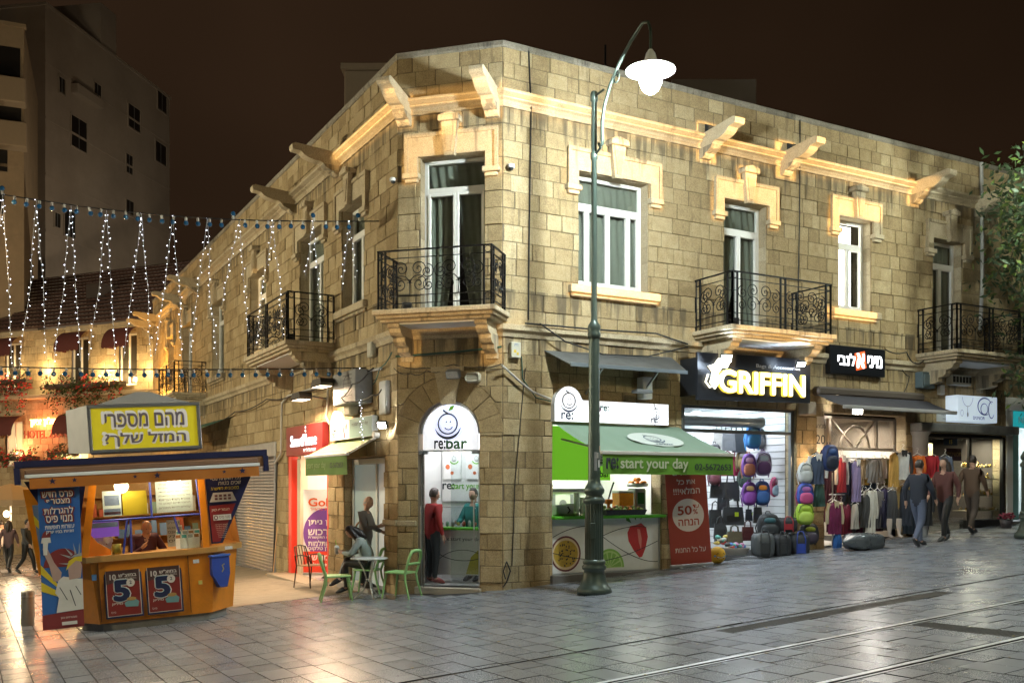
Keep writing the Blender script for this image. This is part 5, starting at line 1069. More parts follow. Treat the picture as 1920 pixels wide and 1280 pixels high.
mb.arc(sx_+.02, z0_+.38, .26, .20, -.354, .035, rad(20), rad(300), w1=.015); mb.arc(sx_+.0, z0_+.32, .13, .13, -.354, .03, rad(60), rad(420), w1=.012); mb.arc(sx_+.27, z0_+.31, .11, .20, -.354, .03, rad(60), rad(330), w1=.012); mb.text('תכשיטים', x0+w_*.52, z0_+.06, .075, y=-.354, bold=.01, al='C', rtl=True)
mb.m = 1; mb.arc(x0+w_*.24, z0_+.62, .2, .26, -.354, .012, rad(190), rad(350)); mb.tube([(x0+w_*.24, -.354, z0_+.36), (x0+w_*.24, -.354, z0_+.2)], .006, 4); mb.disc(x0+w_*.24, z0_+.17, .03, .06, -.355, 12); mb.arc(x0+w_*.1, z0_+.2, .05, .07, -.354, .01); mb.build('sign_print', [mat('royal_blue_ink', (.03, .06, .35), .4), mat('grey_print', (.25, .27, .3), .5)], js, MR)
mb = MB(); mb.box(11.62, 12.25, -.03, -.004, 3.36, 3.66); mb.m = 1
for k, t_ in enumerate(('יהלומים', 'זהב × כסף', 'תיקונים')): mb.text(t_, 11.93, 3.57-.085*k, .05, y=-.034, al='C', rtl=True)
tag(mb.build('wall_plaque', [mat('pale_plaque', (.48, .5, .5), .5), INK], None, MR), 'small pale plaque with three Hebrew lines left of the jewellery sign', 'plaque')
for (px0, py0, px1, py1, dp, c, nm, lb, ct) in ((1714, 700, 1738, 728, .22, (.12, .17, .19), 'electric_box', 'blue grey electricity box under the right hand balcony', 'electric box'), (1743, 683, 1757, 703, .16, (.42, .45, .42), 'wall_lamp', 'pale bulkhead lamp under the balcony consoles', 'wall lamp'), (1772, 706, 1808, 722, .2, (.36, .35, .31), 'vent_box', 'cream ventilator box on the dark stone', 'vent'), (1755, 722, 1764, 740, .12, (.6, .6, .6), 'alarm_siren', 'white alarm siren with a red cap on the wall', 'siren')):
    a = uz(MR, px0, py1); b = uz(MR, px1, py0); t_ = thing(nm, lb, ct, MR); mb = MB(); mb.bev(a[0], b[0], -dp, -.016, a[1], b[1], .015); mb.build('box_body', mat(nm+'_paint', c, .5), t_, MR)
    mb = MB()
    if nm == 'alarm_siren': mb.ell((b[0], -dp*.5, (a[1]+b[1])/2), (.05, .05, .07), 10, 8); mb.build('red_cap', mat('siren_red', (.5, .03, .02), .4), t_, MR)
    elif nm == 'vent_box': [mb.box(a[0]+(b[0]-a[0])*k/6+.02, a[0]+(b[0]-a[0])*(k+1)/6-.01, -dp-.006, -dp+.002, a[1]+.06, b[1]-.04) for k in range(6)]; mb.build('vent_slot', DARK, t_, MR, 'stuff')
    else: mb.bev(a[0]+.05, b[0]-.05, -dp-.02, -dp, a[1]+.06, b[1]-.06, .01); mb.build('cover_plate', mat(nm+'_cover', tuple(min(1, q*1.3) for q in c), .4), t_, MR)
# ---- teal shop at the right edge ------------------------------------------------
room(MR, 14.4, 17.7, 3, .95, 3.7); ulamp(MR, 'teal_shop_light', 16, 1.2, 3.6, 120, (.92, .98, 1), 2.5, 1)
TEAL = mat('glowing_teal_vinyl', (.02, .30, .32), .45, emit=.35, ecol=(.03, .55, .6)); ts = thing('teal_shop_front', 'white framed teal shop front lettered NEW at the right edge', 'shop front', MR)  # vinyl is no lamp; its glow is put in to brighten panel and poster
mb = MB(); mb.bev(14.25, 17.8, -.06, .06, 3.72, 4.05, .01); mb.bev(14.25, 14.5, -.05, .06, .95, 3.72, .01); mb.build('white_surround', WHITE, ts, MR); mb = MB(); mb.box(14.55, 17.7, -.02, .0, 3.3, 3.72); mb.build('sign_panel', TEAL, ts, MR)
mb = MB(); mb.text('NEW COLLECTION', 14.75, 3.42, .17, w=2.3, y=-.026, bold=.02); mb.build('sign_letters', WHITE, ts, MR); mb = MB(); mb.box(14.52, 14.78, -.01, .02, 1.0, 3.28); mb.build('teal_post', mat('pale_teal_post', (.2, .42, .42), .4), ts, MR)
mb = MB(); mb.box(15.12, 16.2, .0, .02, 1.0, 3.2); mb.build('poster', TEAL, ts, MR); mb = MB()
for k in range(10):
    for c in range(2): mb.text('NEW', 0, 0, .12, w=.34, y=0, bold=.02, M=TR(15.2+c*.52, -.006, 1.05+k*.215+c*.08) @ RY(-.6))
mb.build('poster_letters', WHITE, ts, MR); mb = MB(); mb.box(14.8, 15.1, .005, .011, 1.0, 3.28); mb.build('shop_pane', GLASS, ts, MR)
mb = MB(); mb.bev(14.2, 17.8, -.2, .0, .75, .97, .01); mb.build('step', mat('grey_shop_step', (.3, .3, .3), .6), ts, MR)
p_ = gp(1887, 990, .1); pl = thing('flower_pot', 'maroon flower pot on the step beside the jewellery window', 'flower pot', TR(p_.x, p_.y, p_.z)); mb = MB(); mb.lathe([(0, 0), (.1, 0), (.14, .2), (.12, .2), (.1, .16), (0, .16)], 14); mb.build('pot', mat('dark_pot', (.05, .04, .04), .5), pl); mb = MB()
for k in range(50): a, q = rf.uniform(0, 6.3), rf.uniform(0, .16); mb.ell((q*math.cos(a), q*math.sin(a), .2+rf.uniform(0, .14)), (.03, .03, .02), 6, 4)
mb.build('flowers', mat('maroon_petals', (.2, .02, .04), .7), pl, None, 'stuff')
# ================================================================= CORNER DOORWAY AND LEFT STREET SHOPS
rg = random.Random(5)
mbr = MB(); u0, u1, dep, z0, z1 = .30, 1.68, 1.5, .03, 3.36
for k, f in enumerate(([(u0, dep, z0), (u1, dep, z0), (u1, dep, z1), (u0, dep, z1)], [(u0, .33, z0), (u0, dep, z0), (u0, dep, z1), (u0, .33, z1)], [(u1, .33, z0), (u1, .33, z1), (u1, dep, z1), (u1, dep, z0)], [(u0, .33, z1), (u0, dep, z1), (u1, dep, z1), (u1, .33, z1)], [(u0, 0, z0), (u1, 0, z0), (u1, dep, z0), (u0, dep, z0)])): mbr.m = 1 if k == 4 else 0; mbr.face(f)
mbr.build('shop_room', [WALLW, FLOORT], bld, MC)
ulamp(MC, 'corner_ceiling_light', .98, .8, 3.3, 34, (.97, .98, 1), 1.0, .6)
dr = thing('corner_glass_door', 'arched glass double door of the juice bar on the cut-off corner', 'glass door', MC)
mb = MB(); mb.box(AC[0]-.575, AC[0]-.53, .10, .14, .02, 2.5); mb.box(AC[0]+.53, AC[0]+.575, .10, .14, .02, 2.5); mb.box(AC[0]-.53, AC[0]+.53, .10, .14, 2.47, 2.5)
for k in range(20):
    a0, a1 = PI*k/20, PI*(k+1)/20; mb.add([(AC[0]+r*math.cos(a), y, AC[1]+r*math.sin(a)) for y in (.08, .14) for a in (a0, a1) for r in (.53, .578)], [(0,1,3,2), (4,6,7,5), (0,2,6,4), (1,5,7,3)])
mb.build('door_frame', ALU, dr)
mb = MB(); mb.box(AC[0]+.0, AC[0]+.53, .115, .122, .05, 2.46); mb.build('fixed_leaf', GLASS, dr)
mb = MB(); mb.box(0, .54, -.004, .004, .05, 2.46, TR(AC[0]-.53, .05, 0) @ RZ(-1.15)); mb.build('open_leaf', GLASS, dr)
mb = MB(); mb.tube([(.47, -.05, .75), (.47, -.05, 1.5)], .014, 6, TR(AC[0]-.53, .05, 0) @ RZ(-1.15)); mb.build('door_handle', ALU, dr); mb = MB(); mb.tube([(AC[0]+.46, .05, .8), (AC[0]+.46, .05, 1.6)], .014, 6); [mb.tube([(AC[0]+.46, .05, z), (AC[0]+.46, .115, z)], .01, 6) for z in (.95, 1.45)]; mb.build('door_handle', ALU, dr)
mb = MB(); mb.bev(AC[0]-.6, AC[0]-.42, .03, .10, 2.42, 2.48, .005); mb.build('door_hinge', GREY, dr); mb = MB(); mb.bev(AC[0]+.42, AC[0]+.6, .03, .095, 2.42, 2.48, .005); mb.build('door_hinge', GREY, dr)
mb = MB(); pts = [(AC[0]-.53, 2.5), (AC[0]+.53, 2.5)] + [(AC[0]+.53*math.cos(t), AC[1]+.53*math.sin(t)) for t in [PI*k/20 for k in range(21)]]; mb.prism(pts, .10, .12); mb.build('fanlight_panel', emis('lit_white_fanlight', (.92, .95, 1), .62), dr)
em = thing('round_emblem_sign', 'round lit emblem with smiling fruit face above the corner door', 'sign', MC)
mb = MB(); mb.lathe([(0, 0), (.315, 0), (.315, .06), (.305, .07), (0, .07)], 40, TR(AC[0]+.0, .02, 2.985) @ RX(PI/2)); mb.build('emblem_disc', emis('lit_lavender_disc', (.62, .66, .92), .75), em)
mb = MB(); face_logo(mb, AC[0], 2.96, .29, -.056, 0); mb.m = 1; mb.face([(AC[0]+.01, -.056, 3.19), (AC[0]+.05, -.056, 3.27), (AC[0]+.13, -.056, 3.29), (AC[0]+.09, -.056, 3.21)]); mb.build('emblem_face', [INK, GREEN], em)
mb = MB(); mb.m = 0; mb.text('re:', AC[0]-.31, 2.52, .15, w=.21, y=.095, bold=.04); mb.m = 1; mb.text('bar', AC[0]-.08, 2.52, .2, w=.39, y=.095, bold=.04); mb.build('emblem_name', [INK, mat('dark_green_ink', (.02, .10, .02), .5)], em)
bc = thing('inner_counter', 'white counter with glass display and lime stripe inside the corner door', 'counter', MC)
mb = MB(); mb.bev(.42, 1.62, .75, 1.05, .18, 1.02, .01); mb.build('counter_front', PANEL, bc); mb = MB(); mb.bev(.42, 1.62, .73, 1.07, 1.022, 1.07, .006); mb.build('lime_edge', mat('lime_edge', (.12, .5, .02), .4), bc); mb = MB(); mb.box(.44, 1.6, .77, .78, 1.07, 1.45); mb.box(.44, 1.6, .78, 1.05, 1.44, 1.45); mb.build('display_glass', GLASS, bc)
mb = MB(); mb.m = 0; mb.text('re:start your day', 1.0, .80, .09, w=.72, y=.745, al='C'); mb.m = 1; mb.face([(1.05, .744, .2), (1.5, .744, .2), (1.5, .744, .38), (1.42, .744, .58), (1.3, .744, .66), (1.15, .744, .52)]); mb.m = 0; mb.arc(1.0, .75, .6, .3, .743, .012, rad(200), rad(340)); mb.arc(1.0, .2, .6, .45, .743, .01, rad(30), rad(150)); mb.build('counter_print', [INK, mat('pineapple_print', (.42, .38, .04), .5, var=.3, scale=30)], bc)
for k in range(10): mb = MB(); mb.ell((.52+k*.11, 0.9, 1.13), (.035, .05, .035+.02*(k % 3)), 8, 6); mb.build('food_tub', cmat(rg.choice(((.5, .5, .5), (.5, .1, .05), (.1, .3, .2), (.5, .35, .1)))), bc)
mw = thing('wall_menu', 'white menu wall lettered re:start your day seen through the corner door', 'menu', MC)
mb = MB(); mb.box(.32, 1.66, 1.46, 1.49, 1.55, 3.0); mb.build('menu_panel', PANEL, mw); mb = MB(); mb.m = 0; mb.text('re:', .33, 1.78, .12, y=1.455, bold=.02); mb.m = 1; mb.text('start your day', .50, 1.75, .16, w=.85, y=1.455, bold=.02); mb.build('menu_letters', [INK, mat('leaf_green_ink', (.10, .30, .02), .5)], mw)
for k, x in enumerate((.52, .98)):
    mb = MB(); mb.box(x-.16, x+.2, 1.43, 1.455, 1.98, 2.52); p_ = mb.build('menu_poster', WHITE, mw); mb = MB(); face_logo(mb, x+.06, 2.38, .06, 1.426, 0); mb.m = 1; mb.arc(x+.06, 2.36, .09, .08, 1.426, .02, rad(200), rad(340)); mb.m = 2; mb.disc(x-.07, 2.22, .045, .05, 1.425, 12); mb.disc(x+.02, 2.10, .035, .035, 1.425, 12); mb.build('poster_print', [INK, GREEN, mat('berry_print', (.5, .12, .04), .5)], p_)
mb = MB(); mb.bev(AC[0]-.62, AC[0]+.62, -.12, .3, -.10, .03, .012); mb.build('threshold', mat('worn_threshold', (.33, .29, .23), .6), bld, MC)
# lamps over the corner door
q = uz(MC, 848, 703, -.22)
t_ = thing('halogen_lamp', 'unlit silver halogen floodlight above the corner arch', 'floodlight', MC @ TR(q[0], -.22, q[1]) @ RX(.45)); mb = MB(); mb.bev(-.13, .13, 0, .12, -.08, .08, .02); mb.build('lamp_housing', GREY, t_); mb = MB(); mb.box(-.11, .11, -.006, 0, -.06, .06); mb.build('lamp_glass', mat('silver_reflector', (.55, .54, .5), .2, .8), t_)
q = uz(MC, 885, 707, -.15); t_ = thing('wall_speaker', 'cream oval wall speaker beside the halogen floodlight', 'speaker', MC @ TR(q[0], -.15, q[1])); mb = MB(); mb.bev(-.14, .14, 0, .14, -.09, .09, .04); mb.build('speaker_case', mat('cream_plastic', (.42, .38, .28), .5), t_); mb = MB(); mb.bev(-.12, .12, -.012, .0, -.07, .07, .03); mb.build('speaker_grille', mat('tan_grille', (.3, .27, .2), .7, bump=.5, bscale=200), t_)
q = uz(MR, 967, 656, -.1); t_ = thing('telephone_box', 'cream telephone junction box with yellow stickers at the corner', 'junction box', MR @ TR(q[0], -.1, q[1])); mb = MB(); mb.bev(-.095, .095, -.02, .085, -.14, .14, .01); mb.build('box_body', mat('cream_metal', (.5, .46, .36), .5), t_); mb = MB(); mb.m = 0; mb.box(-.05, .0, -.024, -.021, -.05, 0); mb.box(.01, .05, -.024, -.021, -.09, -.04); mb.m = 1; mb.text('בזק', -.04, .06, .05, y=-.023, rtl=True); mb.build('stickers', [mat('yellow_sticker', (.6, .4, .02), .5), mat('blue_letters', (.05, .12, .3), .5)], t_)
# ---- side door of the juice bar (left street) -----------------------------------
sd = thing('side_shopfront', 'white framed glass side door of the juice bar on the left street', 'shop front', ML)
mb = MB(); u0, u1 = -2.9, -.68
for a, b, c, d in ((u0, u0+.1, -.3, 2.4), (u1-.1, u1, -.3, 2.4), (u0+.1, u1-.1, 2.28, 2.4), (-1.55, -1.45, -.3, 2.28), (u0+.1, -1.55, -.3, -.12)): mb.bev(a, b, .16, .24, c, d, .008)
mb.build('door_frame', mat('pale_steel_frame', (.55, .60, .60), .4, .2), sd)
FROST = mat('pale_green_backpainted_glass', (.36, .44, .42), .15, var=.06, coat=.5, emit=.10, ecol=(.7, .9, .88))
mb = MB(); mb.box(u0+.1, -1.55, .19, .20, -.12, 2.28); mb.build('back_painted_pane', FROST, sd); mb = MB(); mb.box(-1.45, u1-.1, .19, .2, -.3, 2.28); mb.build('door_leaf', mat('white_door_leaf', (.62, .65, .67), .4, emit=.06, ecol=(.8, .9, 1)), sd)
mb = MB(); mb.box(-2.35, -2.1, .17, .175, .95, 1.32); mb.build('yellow_notice', mat('yellow_notice', (.55, .55, .15), .6), sd); mb = MB(); mb.bev(-2.6, -.6, -.28, .2, -.42, -.10, .01); mb.build('step', mat('grey_step_side', (.3, .29, .27), .6), sd)
aw = thing('side_awning', 'small moss green awning over the juice bar side door', 'awning', ML); ua, ub, n1, zt_, zf = -3.5, -.9, .62, 2.78, 2.47
MOSS = mat('moss_green_canvas', (.16, .22, .07), .75, bump=.1)
mb = MB(); mb.grid(lambda i, j: (ua+(ub-ua)*i, -.02-n1*j, zt_+(zf-zt_)*j), 20, 4); mb.build('canvas', MOSS, aw); mb = MB(); mb.bev(ua, ub, -n1-.06, -n1+.01, zf-.05, zf+.01, .012); mb.build('front_bar', WHITE, aw); mb = MB(); mb.grid(lambda i, j: (ua+.02+(ub-ua-.04)*i, -n1-.035-.01*math.sin(i*24)*j, zf-.05-.36*j), 30, 3); mb.build('valance', mat('olive_valance', (.10, .20, .03), .7), aw)
mb = MB(); mb.m = 1; mb.text('start your day', ua+.2, zf-.30, .17, w=1.2, y=-n1-.055); mb.m = 0; mb.text('02-5672653', ub-.95, zf-.27, .10, w=.75, y=-n1-.055, bold=.01); mb.build('lettering', [INK, mat('faded_green_ink', (.28, .38, .14), .6)], aw); mb = MB(); mb.tube([(ub, -.03, zt_+.04), (ub, -.14, zt_+.05)], .07, 10); mb.tube([(ub+.02, -.1, zt_-.02), (ub+.02, -n1, zf)], .025, 6); mb.build('roller_end', mat('cream_roller', (.5, .47, .4), .5), aw)
ss = thing('side_sign', 'white and mint sign with domed end above the side awning', 'sign', ML); x0, x1 = -3.45, -.98; rr_ = .3; out = [(x0, 2.80), (x1, 2.80), (x1, 3.20), (x0+2*rr_, 3.20)] + [(x0+rr_+rr_*math.cos(t), 3.12+.30*math.sin(t)) for t in [PI*k/12 for k in range(2, 13)]]
mb = MB(); mb.prism(out, -.12, -.01); mb.build('sign_box', mat('sign_side_cream', (.5, .5, .46), .5), ss); mb = MB(); mb.m = 0; mb.prism(out, -.126, -.121); mb.m = 1; mb.box(-2.25, x1, -.130, -.1265, 2.81, 3.19); mb.m = 2; face_logo(mb, x0+rr_, 3.17, .2, -.129, 2); mb.text('re:', x0+.12, 2.86, .1, y=-.129, bold=.01); mb.text('re:start your day', -2.1, 3.02, .1, y=-.133, w=.9); mb.m = 3; [mb.disc(-2.6+dx, 3.0+dz, .05, .07, -.129, 12) for dx, dz in ((0, 0), (.05, -.12), (.15, .06))]; mb.build('sign_face', [PANEL, mat('mint_sign_print', (.22, .36, .32), .5), INK, mat('pink_berry_print', (.4, .08, .12), .5)], ss)
q = uz(ML, 716, 797, -.22); floodlight(ML @ TR(q[0], -.22, q[1]) @ RZ(.5) @ RX(.5), 'glaring white floodlight over the juice bar side door', 75, (.9, .96, 1), sz=.10, e=70)
# ---- phone shop -----------------------------------------------------------------
room(ML, -7.05, -3.88, 2.6, -.28, 2.75, mat('phone_shop_wall', (.72, .62, .5), .6)); ulamp(ML, 'phone_shop_light', -5.4, 1.0, 2.68, 120, (1, .82, .6), 2.2, .8)
ps = thing('phone_shop_sign', 'dark red box sign with glowing white SmartPhone letters', 'sign', ML); x0, x1 = -6.62, -3.86
mb = MB(); mb.bev(x0, x1, -.16, -.01, 2.55, 3.24, .012); mb.build('sign_box', mat('dark_red_acrylic', (.20, .012, .014), .35), ps)
mb = MB(); mb.text('SmartPhone', x0+.40, 2.76, .27, w=1.95, y=-.17, bold=.0, ext=.01); mb.build('letters', emis('phone_sign_letters', (.85, .9, 1), 1.3), ps); SWL = emis('soft_white_letters', (.9, .93, 1), 1.0); [MB().disc(x0+1.55, 3.10+.08*k, .05, .03, -.166, 12).build('dot', SWL, ps) for k in range(2)]; MB().text('חנות סלולרית', x0+2.3, 2.62, .09, w=.9, y=-.166, al='R', bold=.01, rtl=True).build('small_letters', SWL, ps)
pf = thing('phone_shop_doorway', 'red framed doorway of the phone shop with posters inside', 'shop front', ML); 
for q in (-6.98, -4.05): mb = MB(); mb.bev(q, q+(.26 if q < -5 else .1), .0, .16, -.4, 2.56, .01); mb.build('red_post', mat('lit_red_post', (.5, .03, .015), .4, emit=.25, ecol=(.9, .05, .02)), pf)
mb = MB(); mb.bev(-6.6, -6.35, .1, .3, -.3, 2.5, .01); mb.build('inner_post', mat('cream_door_post', (.6, .5, .36), .5), pf); mb = MB(); mb.box(-6.3, -4.1, 2.0, 2.03, 1.55, 2.15); mb.build('red_poster', mat('bright_red_poster', (.62, .05, .01), .5, emit=.2, ecol=(.9, .08, .02)), pf); mb = MB(); mb.arc(-5.4, 1.6, .9, .6, 1.99, .05, rad(20), rad(160)); mb.build('poster_curve', WHITE, pf)
mb = MB(); mb.bev(-7.1, -3.6, -.5, .1, -.62, -.27, .015); mb.build('step', mat('sandstone_step', (.34, .27, .19), .7, bump=.3), pf)
a = uz(ML, 566, 1060, .12); MG_ = ML @ TR(-6.15, .12, -.26) @ RZ(1.02); gb = thing('telecom_banner', 'white and purple roll-up banner with Golan lettering in the phone shop door', 'banner', MG_); wB = .92
mb = MB(); mb.m = 0; mb.box(0, wB, -.004, .004, .05, 2.02); mb.m = 1; mb.disc(wB*.62, .98, wB*.62, .60, -.007, 40); mb.m = 2; mb.box(0, wB, -.012, -.008, .05, .55); mb.build('banner_sheet', [mat('banner_white', (.66, .64, .64), .45), mat('banner_purple', (.16, .05, .27), .45), mat('banner_scarlet', (.60, .045, .02), .45)], gb)
mb = MB(); mb.m = 0; mb.text('Golan', .12, 1.62, .20, w=.78, y=-.012, bold=.02); mb.text('להיות פראייר', .78, 1.52, .08, w=.62, y=-.012, al='R', rtl=True); mb.build('orange_print', mat('banner_orange_ink', (.62, .09, .01), .5), gb); BPI = mat('banner_pale_ink', (.66, .62, .6), .5); [MB().text(t_, .12, z_, h_, w=w_*.5, y=-.014, bold=.03, rtl=True).build('print_line', BPI, gb) for t_, z_, h_, w_ in (('לכן ניתן', 1.16, .16, 1.4), ('לרכוש', .94, .17, 1.2), ('חבילות התקשורת', .84, .08, 1.4), ('למשתלמות', .68, .13, 1.4), ('בגולן טלקום', .56, .11, 1.3))]; MB().text('מורשה', .1, .34, .12, w=.5, y=-.016, bold=.02, rtl=True).build('print_line', BPI, gb); MB().text('Golantelecom', .08, .20, .09, w=.7, y=-.016, bold=.02).build('print_line', BPI, gb); mb = MB(); mb.bev(0, wB, -.06, .06, 0, .05, .01); mb.build('banner_base', ALU, gb)
# ---- roller shutter -------------------------------------------------------------
SHUT = mat('grey_shutter_steel', (.36, .35, .35), .42, .7, var=.12, dirt=.35)
rsu = thing('roller_shutter', 'closed grey corrugated roller shutter left of the phone shop', 'roller shutter', ML); zb = -.95; k = 0; z = zb
slat = MB(); slat.add([(-12.85, 0, 0), (-8.1, 0, 0), (-8.1, -.028, .028), (-12.85, -.028, .028), (-12.85, -.028, .06), (-8.1, -.028, .06), (-8.1, 0, .082), (-12.85, 0, .082)], [(0,1,2,3), (3,2,5,4), (4,5,6,7)]); so = slat.build('shutter_slat', SHUT, rsu, ML @ TR(0, .12, zb)); k = 1
while zb+k*.0835 < 2.6: put('shutter_slat', so.data, rsu, ML @ TR(0, .12, zb+k*.0835)); k += 1
mb = MB(); mb.bev(-12.95, -8.0, -.05, .3, 2.6, 2.98, .02); mb.build('shutter_box', mat('shutter_box_grey', (.33, .32, .30), .5, .4, dirt=.4), rsu); mb = MB(); mb.bev(-8.16, -8.02, -.04, .11, -1, 2.6, .008); mb.bev(-12.93, -12.8, -.04, .11, -1, 2.6, .008); mb.build('guide_rail', GREY, rsu)
mb = MB(); p_ = gp(512, 1078); mb.tube([(0, 0, .02), (.12, .05, 1.2)], .012, 6); mb.ell((0, 0, .03), (.2, .12, .03), 10, 5); tag(mb.build('broom', mat('broom_wood', (.5, .33, .16), .7), None, TR(p_.x, p_.y, p_.z)), 'wooden broom leaning by the roller shutter', 'broom')
fa = thing('green_street_awning', 'dark green awning with a white tube light far down the left street', 'awning', ML); mb = MB(); mb.grid(lambda i, j: (-17.5+4.6*i, -.02-1.3*j, 3.9-.55*j), 12, 4); mb.build('canvas', mat('bottle_green_canvas', (.02, .11, .08), .75), fa); mb = MB(); mb.tube([(-16.5, -1.25, 3.32), (-14, -1.25, 3.32)], .05, 8); mb.build('tube', mat('white_tube', (.7, .72, .7), .4, emit=.6), fa)
room(ML, -19, -14.2, 1.5, -1.2, 2.9, mat('far_shop_wall', (.3, .26, .2), .7))
# black floodlights that wash the left pavement
for k, (px, py, lb) in enumerate(((565, 747, 'black wedge floodlight nearer the roller shutter, lighting the pavement'), (604, 722, 'black wedge floodlight above the phone shop sign'))):
    q = uz(ML, px, py, -.55); M_ = ML @ TR(q[0], -.55, q[1]); t_ = thing('wedge_floodlight', lb, 'floodlight', M_, 'wedge floodlights'); mb = MB(); mb.prism([(-.34, -.03), (.30, -.03), (.34, .02), (.28, .12), (-.22, .12)], -.14, .14); mb.build('lamp_housing', mat('black_cast_housing', (.03, .027, .025), .6, .4), t_); mb = MB(); mb.box(-.3, .26, -.12, .12, -.036, -.031); mb.build('lamp_glass', emis('warm_flood_glass', (1, .8, .58), 5), t_); mb = MB(); mb.tube([(.2, .1, .05), (.2, .5, .0)], .02, 6); mb.build('mount_arm', GREY, t_)
    o = lamp('wedge_beam', 'AREA', (0, 0, 0), 230, (1, .70, .44), sx=.5, sy=.2); o.matrix_basis = M_ @ TR(0, -.02, -.045) @ RX(-.35)
mb = MB(); q = uz(ML, 664, 725, -.2); mb.bev(q[0]-.75, q[0]+.55, -.38, -.016, q[1]-.35, q[1]+.30, .02); t_ = thing('air_conditioner', 'dusty grey air conditioner unit tangled in cables at the left corner', 'air conditioner', ML); mb.build('unit_case', mat('dusty_grey_case', (.20, .20, .19), .6, dirt=.4), t_); mb = MB(); mb.arc(q[0]+.1, q[1], .2, .2, -.385, .03); [mb.box(q[0]-.15, q[0]+.35, -.387, -.382, q[1]-.2+.08*k, q[1]-.185+.08*k) for k in range(6)]; mb.build('fan_grille', BLACK, t_)
for px, py, w_, h_, dp, c, lb in ((722, 745, .36, .62, .1, (.46, .45, .42), 'tall white fuse cabinet on the left corner pier'), (699, 655, .26, .30, .12, (.36, .34, .26), 'small cream box below the corner balcony'), (664, 765, .4, .32, .2, (.38, .34, .22), 'tan meter box under the air conditioner')):
    q = uz(ML, px, py, -.05); t_ = thing('fuse_box', lb, 'fuse box', ML @ TR(q[0], 0, q[1])); mb = MB(); mb.bev(-w_/2, w_/2, -dp, -.016, -h_/2, h_/2, .012); mb.build('box_body', mat('box_paint_%d' % px, c, .6, dirt=.3), t_); mb = MB(); mb.bev(-w_/2+.03, w_/2-.03, -dp-.012, -dp, -h_/2+.03, h_/2-.03, .006); mb.build('box_door', mat('box_door_%d' % px, tuple(q*1.1 for q in c), .5), t_)
for M_, px, py, lb in ((ML, 738, 339, 'white dome camera left of the corner balcony door'), (MR, 958, 314, 'white dome camera right of the corner balcony door')):
    q = uz(M_, px, py, -.08); t_ = thing('dome_camera', lb, 'camera', M_ @ TR(q[0], -.09, q[1])); mb = MB(); mb.lathe([(0, .05), (.06, .05), (.065, .0), (.06, -.01), (0, -.01)], 14); mb.box(-.03, .03, 0, .08, .0, .05); mb.build('camera_body', WHITE, t_); mb = MB(); mb.ell((0, 0, -.015), (.045, .045, .045), 12, 8); mb.build('camera_dome', BLACK, t_)
# ================================================================= LOTTERY KIOSK
KO = (-5.8, 1.28, gz(-5.8, 1.28)); K = frame(KO, (.9925, -.122, .063))
ORNG = mat('orange_kiosk_paint', (.64, .21, .008), .40, var=.14, scale=3, dirt=.4, bump=.08, bscale=12); KBLUE = mat('navy_kiosk_trim', (.014, .016, .06), .45); KDARK = mat('kiosk_interior_wall', (.40, .20, .05), .6)
kio = thing('lottery_kiosk', 'orange lottery kiosk with a wide roof and a yellow lit sign on top', 'kiosk', K)
xc = .2
def octo(wf, wc, d, y0=0): # plan: front width wf, chamfer wc, depth d
    h = wf/2; return [(xc-h, y0), (xc+h, y0), (xc+h+wc*.7, y0+wc), (xc+h+wc*.7, y0+d-wc), (xc+h, y0+d), (xc-h, y0+d), (xc-h-wc*.7, y0+d-wc), (xc-h-wc*.7, y0+wc)]
def loft(mb, P0, z0, P1, z1, cap=True):
    n = len(P0); v = [(x, y, z0) for x, y in P0] + [(x, y, z1) for x, y in P1]
    mb.add(v, [(i, (i+1) % n, n+(i+1) % n, n+i) for i in range(n)] + ([tuple(range(n, 2*n)), tuple(range(n-1, -1, -1))] if cap else []))
mb = MB(); mb.m = 0; loft(mb, octo(1.6, .45, 2.0, .08), -.14, octo(1.6, .45, 2.0, .08), .12); mb.build('plinth', mat('grey_plinth', (.20, .19, .17), .8, dirt=.5), kio)
mb = MB(); loft(mb, octo(1.7, .55, 2.2, .05), .12, octo(1.86, .62, 2.35, 0), 1.10); mb.build('lower_body', ORNG, kio)
mb = MB(); loft(mb, octo(1.96, .66, 2.45, -.06), 1.10, octo(1.98, .66, 2.45, -.07), 1.19); mb.build('counter_ledge', mat('worn_orange_ledge', (.50, .26, .07), .45, dirt=.3), kio)
